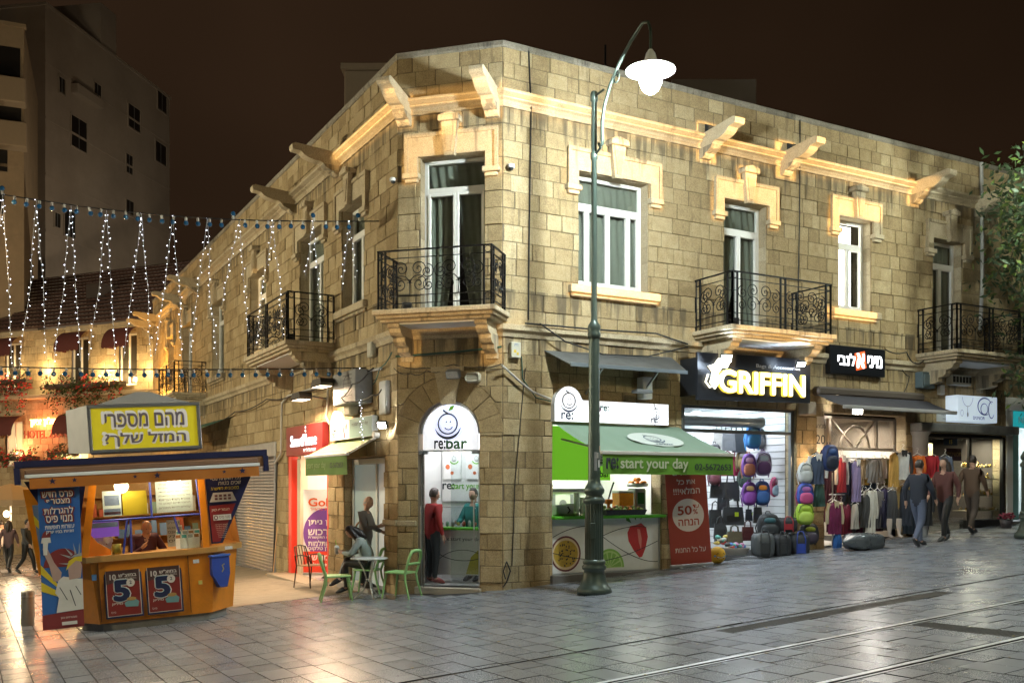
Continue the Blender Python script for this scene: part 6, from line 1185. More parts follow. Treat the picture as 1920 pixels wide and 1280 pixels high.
# posts and upper walls
def post(a, b, w_=.11, d_=.10): mb = MB(); mb.add([(a[0]-w_/2, a[1], a[2]), (a[0]+w_/2, a[1], a[2]), (a[0]+w_/2, a[1]+d_, a[2]), (a[0]-w_/2, a[1]+d_, a[2]), (b[0]-w_/2, b[1], b[2]), (b[0]+w_/2, b[1], b[2]), (b[0]+w_/2, b[1]+d_, b[2]), (b[0]-w_/2, b[1]+d_, b[2])], [(0,1,5,4), (1,2,6,5), (2,3,7,6), (3,0,4,7)]); return mb.build('post', ORNG, kio)
post((-.80, -.02, 1.19), (-.60, -.05, 2.42)); post((1.02, -.02, 1.19), (1.00, -.05, 2.42), .10)
mb = MB(); mb.face([(-1.22, .6, 1.19), (-1.22, 1.75, 1.19), (-1.0, 1.75, 2.5), (-1.0, .6, 2.5)]); mb.face([(1.62, .6, 1.19), (1.45, .6, 2.5), (1.45, 1.75, 2.5), (1.62, 1.75, 1.19)]); mb.face([(-.8, 2.2, 1.19), (1.2, 2.2, 1.19), (1.2, 2.2, 2.5), (-.8, 2.2, 2.5)]); mb.face([(1.62, 1.75, 1.19), (1.45, 1.75, 2.5), (1.2, 2.2, 2.5), (1.2, 2.2, 1.19)]); mb.face([(-1.22, 1.75, 1.19), (-.8, 2.2, 1.19), (-.8, 2.2, 2.5), (-1.0, 1.75, 2.5)]); mb.build('upper_wall', KDARK, kio)
mb = MB(); mb.add([(-.75, .0, 1.2), (-.75, .35, 1.2), (-.6, .35, 2.4), (-.6, 0, 2.4)], [(0,1,2,3)]); mb.build('side_reveal', ORNG, kio); mb = MB(); mb.add([(1.0, .05, 1.2), (1.35, .55, 1.2), (1.25, .55, 2.4), (.98, .05, 2.4)], [(0,1,2,3)]); mb.build('side_reveal', ORNG, kio)
# side wings: blue triangular boards either side of the window
for s_, A, nm in ((1, [(1.06, -.06, 2.42), (1.86, -.02, 2.44), (1.28, .02, 1.24), (1.10, -.02, 1.24)], 'right'), (-1, [(-.70, -.02, 2.42), (-1.58, .05, 2.42), (-1.0, .02, 1.3), (-.92, .0, 1.3)], 'left')):
    mb = MB(); B_ = [(x, y+.04, z) for x, y, z in A]; mb.add(A+B_, [(0,1,2,3), (7,6,5,4), (0,4,5,1), (1,5,6,2), (2,6,7,3), (3,7,4,0)]); w_ = mb.build('wing_board', mat('navy_wing_board', (.015, .017, .06), .4), kio)
    if s_ > 0:
        mb = MB(); f = lambda x, z: (x, -.035-.05*(z-1.24)/1.2, z)
        mb.face([f(1.10, 1.86), f(1.52, 1.88), f(1.24, 1.27), f(1.12, 1.27)]); mb.build('red_panel', mat('deep_red_print', (.22, .02, .018), .45), w_)
        mb = MB(); mb.m = 0; [mb.text(t_, 1.62, z_, .055, w=wt, y=-.10, al='R', bold=.01, shear=.2, rtl=True) for t_, z_, wt in (('בכל חודש 10 מנויי', 2.27, .48), ('זוכים בטוח', 2.19, .36))]; mb.text('הצטרפו כאן', 1.13, 1.76, .05, w=.28, y=-.10, bold=.01, shear=.2, rtl=True); mb.m = 1; mb.text('במכונית חדשה!', 1.58, 2.11, .055, w=.44, y=-.10, al='R', bold=.01, shear=.2, rtl=True); mb.m = 2; mb.prism([(1.11, 1.92), (1.53, 1.92), (1.47, 2.07), (1.17, 2.07)], -.10, -.095); mb.m = 3; [mb.box(1.19+.07*i, 1.235+.07*i, -.104, -.101, 1.95+.05*j, 1.985+.05*j) for i in range(4) for j in range(2)]; mb.m = 2; mb.box(1.15, 1.43, -.10, -.095, 1.62, 1.71); mb.m = 3; mb.arc(1.19, 1.665, .025, .03, -.104, .014); mb.text('מנוי פיס', 1.24, 1.645, .045, w=.17, y=-.103, rtl=True); mb.m = 0
        for i in range(8): mb.text('תקנון ההגרלה', 1.27, 1.54-.03*i, .018, w=.20-.012*i, y=-.10, al='C', rtl=True)
        mb.build('board_print', [mat('cream_print_ink', (.6, .55, .42), .5), mat('yellow_print_ink', (.6, .45, .03), .5), mat('pale_card', (.55, .52, .45), .5), mat('mixed_print', (.16, .06, .06), .5, var=.8, scale=18)], w_)
# roof
def slab(P, z0, z1): mb = MB(); loft(mb, P, z0, P, z1); return mb
RF = [(-1.64, -.5), (2.0, -.5), (2.02, .3), (2.0, 1.9), (1.6, 2.6), (-1.2, 2.6), (-1.6, 1.9), (-1.66, .3)]
rf_ = slab(RF, 2.46, 2.62).build('roof', mat('brown_soffit', (.25, .13, .06), .6), kio); slab([(x*1.004, y*1.004-.01) for x, y in RF], 2.622, 2.72).build('roof_edge', KBLUE, rf_)
[MB().box(q, q+.08, -.53, -.38, 2.37, 2.62).build('roof_corner', KBLUE, rf_) for q in (-1.66, 1.94)]
mb = MB(); mb.bev(-1.52, 1.86, -.52, -.40, 2.51, 2.60, .02); mb.build('awning_cassette', mat('brown_awning_roll', (.22, .12, .07), .6), kio); mb = MB(); mb.bev(-1.52, 1.88, -.56, -.51, 2.46, 2.515, .008); mb.build('white_bar', WHITE, kio)
mb = MB(); mb.grid(lambda i, j: (-1.46+3.32*i, -.545-.01*math.sin(i*20)*j, 2.46-.16*j), 40, 3); vl = mb.build('orange_valance', mat('orange_canvas', (.42, .14, .014), .65), kio)
def star(mb, x, z, r, y): mb.face([(x+(r if k % 2 == 0 else r*.42)*math.sin(PI*k/5), y, z+(r if k % 2 == 0 else r*.42)*math.cos(PI*k/5)) for k in range(10)])
mb = MB(); [star(mb, x, 2.40, r, -.562) for x, r in ((-1.15, .055), (-.85, .04), (.0, .035), (.32, .055), (1.32, .035), (1.6, .055))]; mb.build('stars', KBLUE, vl, None, 'stuff')
# yellow sign box on the roof
sb = thing('kiosk_roof_sign', 'yellow lightbox with grey Hebrew letters on the kiosk roof', 'sign', K @ TR(0, 0, 2.73)); mb = MB()
x0, x1, za, zb_, yf, yb = -.63, 1.06, .07, .83, .02, 1.1; fx = .055
for q in ((x0, x1, yf, yf+.06, zb_-fx, zb_), (x0, x1, yf, yf+.06, za, za+fx), (x0, x0+fx, yf, yf+.06, za+fx, zb_-fx), (x1-fx, x1, yf, yf+.06, za+fx, zb_-fx)): mb.bev(*q, .008)
mb.build('sign_frame', ALU, sb); mb = MB(); mb.box(x0+.01, x1-.01, yf+.062, yb, za+.01, zb_-.01); mb.prism([(x0+.1, zb_), (x1-.1, zb_), (xc+.1, zb_+.2), (xc-.1, zb_+.2)], .2, .9); mb.build('sign_box', mat('sign_grey_sheet', (.42, .41, .39), .5, .3), sb)
mb = MB(); mb.add([(x0-.0, yf+.06, za), (x0-.32, yf+.6, za+.04), (x0-.32, yf+.6, zb_-.04), (x0, yf+.06, zb_)], [(0,1,2,3)]); mb.build('sign_side_panel', mat('pale_sign_side', (.5, .48, .44), .5, emit=.05), sb)
mb = MB(); mb.box(x0+fx, x1-fx, yf+.035, yf+.04, za+fx, zb_-fx); mb.build('yellow_face', mat('lit_yellow_acrylic', (.52, .44, .02), .35, emit=.20, ecol=(.92, .74, .03)), sb)
HALO = mat('pale_letter_halo', (.55, .52, .48), .5, emit=.2, ecol=(.85, .8, .7)); GLET = mat('grey_purple_letters', (.15, .12, .14), .5, emit=.05)
mb = MB(); mb.text('מהם מספרי', (x0+x1)/2, .45, .26, w=1.26, y=yf+.030, bold=.09, al='C', rtl=True); mb.text('המזל שלך?', (x0+x1)/2, .14, .27, w=1.28, y=yf+.030, bold=.09, al='C', rtl=True); mb.build('letter_halo', HALO, sb); mb = MB(); mb.text('מהם מספרי', (x0+x1)/2, .47, .21, w=1.18, y=yf+.022, bold=.035, al='C', rtl=True); mb.text('המזל שלך?', (x0+x1)/2, .165, .21, w=1.2, y=yf+.022, bold=.035, al='C', rtl=True); mb.build('letters', GLET, sb)
# window: blue bars and glass
mb = MB(); yw = .02
for a, b in (((-.70, 1.74), (1.0, 1.74)), ((-.64, 2.36), (1.0, 2.36)), ((.22, 1.74), (.22, 2.38)), ((-.12, 1.2), (-.10, 1.74)), ((.62, 1.45), (.55, 1.74)), ((-.24, 1.2), (-.15, 1.74)), ((1.0, 1.2), (.93, 2.36))): mb.tube([(a[0], yw, a[1]), (b[0], yw, b[1])], .017, 4)
mb.build('window_bars', mat('royal_blue_bars', (.03, .045, .25), .4), kio); mb = MB(); mb.box(-.68, .98, .03, .034, 1.75, 2.4); mb.build('window_pane', GLASS, kio); mb = MB(); mb.box(-.75, -.14, .03, .034, 1.2, 1.73); mb.build('window_pane', GLASS, kio); mb = MB(); mb.box(.62, 1.0, .03, .034, 1.2, 1.73); mb.build('window_pane', GLASS, kio)
DOME = emis('warm_ceiling_dome', (1, .9, .68), 4)
for k, x in enumerate((-.20, .60)):
    t_ = thing('ceiling_lamp', ('round glowing ceiling lamp at the left of the kiosk window', 'round glowing ceiling lamp at the right of the kiosk window')[k], 'ceiling lamp', K @ TR(x, -.2, 2.45), 'kiosk ceiling lamps'); mb = MB(); mb.lathe([(0, 0), (.19, 0), (.19, -.05), (.16, -.05)], 20); mb.build('lamp_base', WHITE, t_); mb = MB(); mb.lathe([(.17, -.05), (.15, -.09), (.09, -.12), (0, -.13)], 20); mb.build('lamp_dome', DOME, t_)
    o = lamp('kiosk_light', 'POINT', K @ Vector((x, -.2, 2.26)), 19, (1, .80, .50), .12)
lamp('kiosk_fill_light', 'POINT', K @ Vector((.2, .95, 2.3)), 42, (1, .78, .46), .15)  # added light without a fixture, brightens the kiosk interior
# papers taped inside
def card(x0, x1, z0, z1, y, m, nm, lb, ct='notice', lines=(), ink=INK, parts=None):
    t_ = thing(nm, lb, ct, K @ TR((x0+x1)/2, y, z0)); hw = (x1-x0)/2; mb = MB(); mb.box(-hw, hw, 0, .004, 0, z1-z0); mb.build('sheet', m, t_)
    if lines or parts:
        mb = MB()
        for k, l_ in enumerate(lines): h_ = (z1-z0)/(len(lines)+1); mb.text(l_, 0, (z1-z0)-h_*(k+1)-.0*h_, h_*.55, w=hw*1.7, y=-.003, al='C', rtl=True)
        if parts:
            for q in parts: mb.m = q[4]; mb.box(q[0], q[1], -.004, -.001, q[2], q[3])
        mb.build('print', [ink, mat('print_blue_grey', (.2, .22, .33), .5), mat('print_red', (.5, .06, .03), .5)], t_)
    return t_
card(-.49, -.22, 1.80, 2.20, .06, PAPER, 'notice_sheet', 'white notice with blue and red bands in the kiosk window', parts=[(-.12, .12, .02, .12, 1), (-.12, .12, .03, .07, 2), (-.11, .11, .17, .33, 1)])
card(-.20, .16, 1.80, 2.18, .07, mat('amber_sheet', (.62, .40, .02), .5, emit=.1), 'notice_sheet', 'plain amber yellow sheet in the kiosk window')
card(.30, .86, 1.80, 2.30, .06, PAPER, 'notice_sheet', 'large white sheet of brown Hebrew lines in the kiosk window', lines=('מכירת כרטיסי הגרלה', 'אסורה לקטינים', 'המוכר רשאי לבקש תעודה', 'חל איסור על המשחק', 'אזהרת משרד הבריאות', 'החברתיים קובע כי', 'עלולים להיות ממכרים'), ink=mat('brown_ink', (.12, .04, .03), .6))
card(-.70, -.28, 1.48, 1.72, .10, mat('violet_screen', (.13, .05, .32), .4, emit=.35, ecol=(.45, .15, .75)), 'screen', 'small violet and blue display in the lower left kiosk pane', 'screen', parts=[(-.2, .2, .15, .23, 1)])
card(.45, .66, 1.22, 1.66, .45, mat('grey_blue_sheet', (.35, .42, .44), .5), 'notice_sheet', 'grey blue price sheet behind the kiosk clerk', lines=('מחירון', 'לוטו', 'צ׳אנס', '777', 'פיס'))
for k in range(9):
    x = .60+.095*(k % 4)+.02*(k//4); z = 1.195; h_ = (.24, .30, .38)[k//4 if k//4 < 3 else 2]
    t_ = thing('brochure', 'upright white lottery leaflet in the stand at the kiosk window', 'leaflet', K @ TR(x, .10+.07*(k//4), z) @ RX(-.12), 'lottery leaflets'); mb = MB(); mb.box(-.042, .042, 0, .006, 0, h_); mb.build('leaflet_sheet', PAPER, t_); mb = MB(); mb.m = k % 3; mb.box(-.036, .036, -.002, 0, h_*.72, h_*.94); mb.build('leaflet_print', [mat('print_brown', (.35, .15, .05), .5), mat('print_teal', (.1, .4, .38), .5), mat('print_grey', (.35, .35, .33), .5)], t_)
mb = MB()
for k in range(14): mb.grid(lambda i, j, k=k: (-.62+.03*(k % 5)+.11*i+.02*math.sin(k), .12+.02*k % .2+.05*j, 1.2+.022*k+.09*j+.03*math.sin(i*3+k)), 3, 3)
tag(mb.build('paper_slips', PAPER, None, K), 'heap of loose white paper slips inside the left kiosk pane', 'paper slips')
mb = MB(); mb.prism([(-.82, 1.2), (-.42, 1.2), (-.42, 1.28), (-.60, 1.40), (-.74, 1.60)], .0, .025); mb.build('bent_orange_plate', mat('bright_orange_plate', (.62, .16, .01), .4), kio)
mb = MB(); mb.lathe([(0, 0), (.07, 0), (.07, .16), (.06, .16), (.06, .02), (0, .02)], 14); tag(mb.build('pen_cup', mat('yellow_cup', (.55, .38, .05), .5), None, K @ TR(-.33, .12, 1.195)), 'yellow pen cup on the kiosk counter', 'cup')
# posters on the front
PRED = mat('poster_dark_red', (.17, .02, .015), .4, var=.15, scale=5); PBR = mat('poster_brown', (.06, .03, .025), .4, var=.3); PIVO = mat('poster_ivory', (.52, .48, .42), .5); PNAV = mat('poster_navy', (.015, .02, .055), .4); PCY = mat('poster_cyan', (.06, .24, .36), .5)
for k, (x0, x1, lb) in enumerate(((-.55, .005, 'left dark red lottery poster with a big 5 on the kiosk front'), (.06, .61, 'right dark red lottery poster with a big 5 on the kiosk front'))):
    M_ = K @ TR((x0+x1)/2, .035, .19) @ RX(-.05) @ TR(0, -.035, 0); t_ = thing('lottery_poster', lb, 'poster', M_, 'lottery posters'); h_ = .76; w_ = x1-x0; hw = w_/2
    mb = MB(); mb.bev(-hw, hw, -.025, .0, 0, h_+.04, .006); mb.build('poster_frame', PNAV, t_); mb = MB(); mb.m = 0; mb.box(-hw+.025, hw-.025, -.029, -.0255, .03, h_); mb.m = 1; mb.box(-hw+.035, hw-.035, -.032, -.0295, .04, h_-.01); mb.m = 2; mb.face([(-hw+.035, -.034, h_-.01), (hw-.035, -.034, h_-.01), (hw-.035, -.034, h_-.2), (0, -.034, h_-.17), (-hw+.035, -.034, h_-.22)]); mb.build('poster_sheet', [PIVO, PRED, PBR], t_)
    mb = MB(); mb.m = 0; mb.text('5', -.03, .28, .30, w=.20, y=-.036, al='C', bold=.13); mb.m = 1; mb.text('5', -.03, .28, .30, w=.20, y=-.039, al='C', bold=.085); mb.m = 2; mb.text('5', -.03, .28, .30, w=.20, y=-.042, al='C', bold=.065)
    mb.m = 0; mb.disc(.11, .545, .062, .065, -.045, 20); mb.m = 2; mb.text('2', .11, .525, .05, y=-.048, al='C', bold=.04); mb.m = 0; mb.text('10', -.19, h_-.15, .08, y=-.037, bold=.06); mb.text('במוצ"ש', .20, h_-.115, .05, w=.26, y=-.037, al='R', bold=.05, rtl=True); mb.text('בפנאל 300 ש"ח', .20, h_-.155, .028, w=.25, y=-.037, al='R', rtl=True); mb.text('מיליון', -.10, .20, .05, w=.16, y=-.037, al='C', bold=.03, shear=.2, rtl=True); mb.text('פיס', -.2, .08, .03, y=-.037, rtl=True)
    mb.m = 3; mb.face([(.02, -.037, .17), (.20, -.037, .16), (.22, -.037, .24), (.17, -.037, .28), (.07, -.037, .28), (.0, -.037, .23)]); mb.m = 4; mb.disc(.11, .29, .07, .03, -.040, 16); mb.build('poster_print', [PIVO, PCY, PNAV, mat('gift_teal', (.12, .24, .24), .5), mat('gold_coins', (.32, .2, .06), .5)], t_)
# blue drop box on the right side
bx = thing('blue_drop_box', 'blue metal drop box fixed to the right side of the kiosk', 'drop box', K @ TR(1.17, .10, .52) @ RZ(.35)); BLU = mat('blue_enamel', (.025, .06, .30), .4, dirt=.2)
mb = MB(); mb.prism([(-.14, .22), (-.02, .0), (.10, .0), (.16, .22), (.16, .50), (-.14, .50)], -.14, .12); mb.build('box_body', BLU, bx); mb = MB(); mb.bev(-.16, .18, -.17, .14, .502, .54, .01); mb.build('box_lid', mat('blue_lid', (.05, .12, .42), .35), bx); mb = MB(); mb.stroke([(.02, .25), (.05, .3), (.03, .36), (.07, .38)], .02, -.143); mb.build('mark', mat('gold_mark', (.4, .3, .08), .5), bx)
# liberty banner hanging before the left corner
lbn = thing('hanging_banner', 'long blue hanging banner with a crowned torch bearer at the kiosk corner', 'banner', K @ TR(-1.08, -.40, .30)); YB = -.0
LB_ = mat('banner_blue', (.035, .13, .40), .45, var=.12, scale=2); H_ = 2.0; hw = .285
BNC = lambda x, z: (x-.06*(1-z/2)*1.0, .02*math.sin(z*2.4), z)
mb = MB(); mb.grid(lambda i, j: BNC(-hw+2*hw*i, -.12+2.14*j), 4, 20); mb.build('banner_sheet', LB_, lbn)
def bpoly(mb, pts, k=1): mb.face([(BNC(x, z)[0], BNC(x, z)[1]-.004*k, z) for x, z in pts])
BM = [mat('bn_dark_red', (.20, .03, .03), .5), mat('bn_white', (.60, .59, .55), .5), mat('bn_skin', (.42, .29, .25), .5), mat('bn_yellow', (.60, .46, .03), .5), INK, mat('bn_grey', (.30, .33, .34), .5)]
mb = MB(); mb.m = 0; bpoly(mb, [(.02+.30*math.cos(a)*.9, .78+.30*math.sin(a)) for a in [PI*(.02+k/20*1.0) for k in range(20)]] ); bpoly(mb, [(-hw, -.12), (hw, -.12), (hw, .14), (-hw, .10)], 1)
mb.m = 3; bpoly(mb, [(-hw, .86), (-.06, .55), (-.05, .48), (-hw, .72)], 1); bpoly(mb, [(-hw, .60), (-.06, .44), (-.06, .36), (-hw, .46)], 1)
mb.m = 2; bpoly(mb, [(-.25, 1.10), (-.19, 1.12), (-.10, .88), (.0, .72), (-.02, .58), (-.12, .60), (-.17, .85), (-.22, .98)], 2)
mb.m = 1; bpoly(mb, [(-.09, .12), (hw, .14), (hw, .60), (.16, .62), (.02, .66), (-.05, .60), (-.10, .42), (-.05, .34)], 3)
mb.m = 2; bpoly(mb, [(.10, .60), (.26, .62), (hw, .80), (.25, .90), (.14, .88), (.09, .78)], 4)
mb.m = 3; bpoly(mb, [(.06, .74), (.10, .88), (.19, .94), (hw, .95), (hw, .86), (.2, .88), (.11, .80)], 5)
mb.m = 5; bpoly(mb, [(.10, .92), (.18, .97), (hw, 1.0), (hw, .95), (.19, .94)], 6)
for a, b in (((.12, .94), (-.02, 1.0)), ((.15, .97), (.05, 1.10)), ((.20, .985), (.17, 1.16)), ((.25, .99), (.26, 1.16)), ((.09, .84), (-.04, .86))): bpoly(mb, [(a[0]-.012, a[1]-.01), (a[0]+.012, a[1]+.012), b], 6)
mb.m = 1; bpoly(mb, [(-.27, 1.18), (-.13, 1.18), (-.14, 1.26), (-.25, 1.26)], 3); bpoly(mb, [(-.24, 1.0), (-.19, 1.0), (-.17, 1.18), (-.24, 1.18)], 4); mb.m = 0; bpoly(mb, [(-.26, 1.26), (-.14, 1.26), (-.12, 1.36), (-.17, 1.32), (-.20, 1.37), (-.24, 1.32)], 3)
mb.m = 4
for a, b in (((-.04, .5), (.06, .3)), ((.1, .45), (.17, .2)), ((.18, .5), (.25, .36))): bpoly(mb, [a, (a[0]+.012, a[1]), (b[0]+.012, b[1]), b], 7)
mb.build('banner_figure', BM, lbn)
mb = MB(); yb_ = -.045
for t_, z_, h_, w_ in (('פרס חדש', 1.86, .085, .42), ('מצטרף', 1.735, .10, .32), ('להגרלות', 1.61, .10, .40), ('מנוי פיס', 1.485, .10, .36)):
    mb.m = 0; mb.text(t_, -.02, z_-.006, h_+.012, w=w_+.03, y=yb_, al='C', bold=.10, rtl=True); mb.m = 1; mb.text(t_, -.02, z_, h_, w=w_, y=yb_-.004, al='C', bold=.03, rtl=True)
mb.text('עשרות חופשות', -.02, 1.385, .055, w=.40, y=yb_, al='C', bold=.02, rtl=True); mb.text('זוגיות בניו יורק', -.02, 1.305, .055, w=.38, y=yb_, al='C', bold=.02, rtl=True); mb.text('מצטרפים כאן', .02, .02, .035, w=.22, y=yb_, al='C', rtl=True); mb.box(-.08, .13, yb_-.002, yb_, -.07, -.02); mb.build('banner_letters', [BM[0], BM[1]], lbn)
# left side poster panel of the kiosk
mb = MB(); mb.add([(-1.62, .3, 2.3), (-1.28, .12, 2.3), (-1.22, .12, 1.0), (-1.48, .3, .95)], [(0,1,2,3)]); mb.build('side_panel', ORNG, kio)
M_ = K; sp_ = thing('side_poster', 'framed poster on the left side of the kiosk behind the hanging banner', 'poster', K); mb = MB(); mb.face([(-1.50, .20, 2.05), (-1.27, .07, 2.05), (-1.24, .07, 1.12), (-1.42, .20, 1.12)]); mb.build('poster_sheet', mat('steel_blue_print', (.14, .20, .32), .5), sp_); mb = MB(); mb.face([(-1.43, .19, 1.35), (-1.25, .06, 1.36), (-1.24, .06, 1.14), (-1.42, .19, 1.14)]); mb.build('red_band', BM[0], sp_); mb = MB(); mb.face([(-1.49, .18, 1.9), (-1.27, .05, 1.6), (-1.27, .05, 1.5), (-1.48, .18, 1.75)]); mb.build('yellow_ray', BM[3], sp_)
p_ = gp(130, 1172); mb = MB(); mb.grid(lambda i, j: (-.35+.7*i, -.25+.5*j, .01+.02*math.sin(5*i)), 4, 4); t_ = thing('fallen_sheet', 'crumpled white printed sheet on the paving at the kiosk foot', 'paper', TR(p_.x, p_.y, p_.z+.005) @ RZ(.4)); mb.build('sheet', PAPER, t_)
p_ = gp(52, 1172); bo = thing('bollard', 'plain grey steel bollard left of the kiosk', 'bollard', TR(p_.x, p_.y, p_.z)); mb = MB(); mb.lathe([(.11, 0), (.11, .58), (.10, .60), (0, .60)], 20); mb.build('bollard_post', mat('grey_bollard_steel', (.30, .29, .27), .45, .7), bo); mb = MB(); mb.lathe([(.115, .50), (.115, .53)], 20); mb.build('bollard_ring', ALU, bo)

# wear on the kiosk: panel seams, screws, stickers, inner shelves with boxes
SEAM = mat('kiosk_seam', (.08, .035, .01), .8)
for x in (-.62, .72): mb = MB(); mb.box(x-.004, x+.004, -.004, .03, .16, 1.08, K @ TR(0, .022, 0) @ RX(.045)); mb.build('panel_seam', SEAM, kio, Matrix())
for k, (x, z, w_, h_, c) in enumerate(((.80, .95, .09, .06, (.6, .6, .58)), (-.72, .82, .07, .09, (.12, .25, .4)), (.86, .60, .06, .06, (.5, .42, .1)), (1.30, 1.135, .12, .05, (.6, .6, .6)))): mb = MB(); mb.box(x, x+w_, -.076 if z > 1.1 else -.012, -.072 if z > 1.1 else .03, z, z+h_); mb.build('sticker', mat('kiosk_sticker_%d' % k, c, .6, var=.4, scale=40), kio)
sh_ = thing('kiosk_shelves', 'cluttered shelves of forms and boxes at the back of the kiosk', 'shelves', K); mb = MB(); [mb.box(-.75, 1.15, 1.9, 2.15, z-.02, z) for z in (1.35, 1.75, 2.1)]; mb.build('shelf_boards', KDARK, sh_)
for k in range(26): x = -.72+.14*(k % 13); z = 1.75 if k > 12 else 1.35; h_ = rg.uniform(.12, .3); mb = MB(); mb.box(x, x+rg.uniform(.07, .13), 1.88, 2.05, z, z+h_); mb.build('form_box', cmat(rg.choice(((.5, .48, .42), (.1, .2, .4), (.45, .1, .05), (.5, .35, .08), (.2, .3, .25)))), sh_)
# ================================================================= STREET LAMPS
LG = mat('green_grey_lamp_paint', (.055, .075, .06), .35, .35, var=.2, scale=4, dirt=.25)
LAMPGLASS = emis('white_lamp_bowl', (.90, 1, .95), 34)
def street_lamp(M, label, power, stickers=False, col=(.90, 1, .90)):
    t_ = thing('street_lamp', label, 'street lamp', M, 'street lamps'); mb = MB()
    mb.lathe([(0, 0), (.285, 0), (.29, .05), (.27, .10), (.235, .13), (.20, .22), (.175, .33), (.165, .38), (.195, .40), (.20, .44), (.17, .47), (.185, .50), (.185, .53), (.155, .56)], 28); mb.build('lamp_base', LG, t_)
    mb = MB(); n = 40; prof = [(.152, .56), (.150, 1.46)]; v = []
    for z in (.56, 1.46):
        for j in range(n): a = 2*PI*j/n; r = (.152 if z < 1 else .149) - (.010 if j % 2 else 0); v.append((r*math.cos(a), r*math.sin(a), z))
    mb.add(v, [(j, (j+1) % n, n+(j+1) % n, n+j) for j in range(n)]); mb.build('fluted_shaft', LG, t_)
    mb = MB(); mb.lathe([(.15, 1.46), (.175, 1.48), (.178, 1.53), (.15, 1.56), (.13, 1.60), (.165, 1.64), (.17, 1.69), (.14, 1.74), (.105, 1.80), (.098, 1.86), (.095, 2.6), (.092, 2.62), (.086, 4.14)], 24); mb.build('lower_pole', LG, t_)
    mb = MB(); mb.lathe([(.086, 4.14), (.105, 4.16), (.11, 4.22), (.09, 4.26), (.105, 4.30), (.10, 4.36), (.06, 4.42), (.048, 4.48), (.046, 7.05), (.06, 7.06), (.062, 7.16), (.047, 7.18), (.046, 8.0), (.06, 8.01), (.064, 8.12), (.05, 8.16), (0, 8.17)], 20); mb.build('upper_pole', LG, t_)
    if stickers:
        for k, (a, z, h_) in enumerate(((-1.2, 2.05, .12), (-1.6, 2.2, .09), (-.9, 2.3, .1), (-1.9, 2.0, .3))):
            s_ = MB(); s_.grid(lambda i, j: (.0975*math.cos(a+.5*i-.25), .0975*math.sin(a+.5*i-.25), z+h_*j), 5, 1); s_.build('sticker', mat('sticker_%d' % k, ((.5, .5, .48), (.35, .32, .28), (.42, .28, .2), (.2, .2, .19))[k], .6, var=.4, scale=30), t_)
        s_ = MB(); s_.bev(-.05, .05, -.165, -.14, .9, 1.15, .01, RZ(-.75)); s_.build('service_hatch', LG, t_)
    mb = MB(); P = [(0, -.13, 7.28), (0, -.17, 7.22), (0, -.23, 7.24), (0, -.235, 7.35), (0, -.23, 7.6), (0, -.30, 7.85), (0, -.45, 8.10), (0, -.70, 8.36), (0, -1.0, 8.58), (0, -1.30, 8.74), (0, -1.44, 8.70), (0, -1.5, 8.55), (0, -1.5, 8.24)]
    mb.tube(P, [.02, .024, .028, .03, .032, .03, .03, .028, .026, .024, .022, .022, .022], 8); mb.tube([(0, 0, 7.12), (0, -.20, 7.20)], .02, 6); mb.tube([(0, 0, 8.08), (0, -.27, 8.10)], .02, 6)
    mb.tube([(0, -.62+.11*math.cos(a)*(1-a/14), 8.16+.11*math.sin(a)*(1-a/14)) for a in [i*.5 for i in range(20)]], .012, 6); mb.build('scroll_arm', LG, t_)
    mb = MB(); mb.lathe([(.03, 8.26), (.07, 8.2), (.10, 8.08), (.16, 8.02), (.37, 7.955), (.375, 7.945), (.365, 7.94), (.17, 7.975), (.0, 7.98)], 32, TR(0, -1.5, 0)); mb.build('reflector_dish', mat('white_enamel_dish', (.7, .72, .7), .3), t_)
    mb = MB(); mb.lathe([(.15, 7.97), (.175, 7.92), (.18, 7.86), (.165, 7.76), (.12, 7.66), (.06, 7.61), (0, 7.60)], 24, TR(0, -1.5, 0)); mb.build('lamp_bowl', LAMPGLASS, t_)
    o = lamp('street_lamp_light', 'POINT', M @ Vector((0, -1.5, 7.54)), power, col, .16)
    return t_
lp = gp(1114, 1112); lp2 = gp(1930, 1008)
street_lamp(TR(lp.x, lp.y, lp.z), 'green grey street lamp on a fluted base in front of the juice bar', 1450, True, (.84, .97, 1))
BRZ = LG
street_lamp(TR(lp2.x, lp2.y, lp2.z), 'second street lamp cut off at the right edge of the picture', 900)
# the same lamps further along the street light the fronts from outside the picture; the last two are added fill
street_lamp(TR(-13.0, -3.0, gz(-13.0, -3.0)) @ RZ(.3), 'street lamp across the side street, outside the picture on the left', 1000, col=(1, .87, .56))
street_lamp(TR(-15.0, 9.0, gz(-15.0, 9.0)) @ RZ(1.4), 'street lamp on the side street, outside the picture beyond the kiosk', 3800, col=(1, .93, .68))
street_lamp(TR(3.0, -13.6, gz(3.0, -13.6)) @ RZ(PI), 'street lamp across the tram street, outside the picture on the right', 850, col=(1, .85, .50))
street_lamp(TR(8.5, 43, gz(8.5, 43)), 'unseen street lamp added behind the corner building to light the tall block', 4200, col=(1, .82, .6))  # hidden lamp added only to light the face of the tall block
street_lamp(TR(-21, 27, gz(-21, 27)) @ RZ(2.2), 'unseen street lamp added before the hotel to light it and the tall block', 4500, col=(1, .80, .52))  # unseen lamp added to brighten the hotel front and tall block
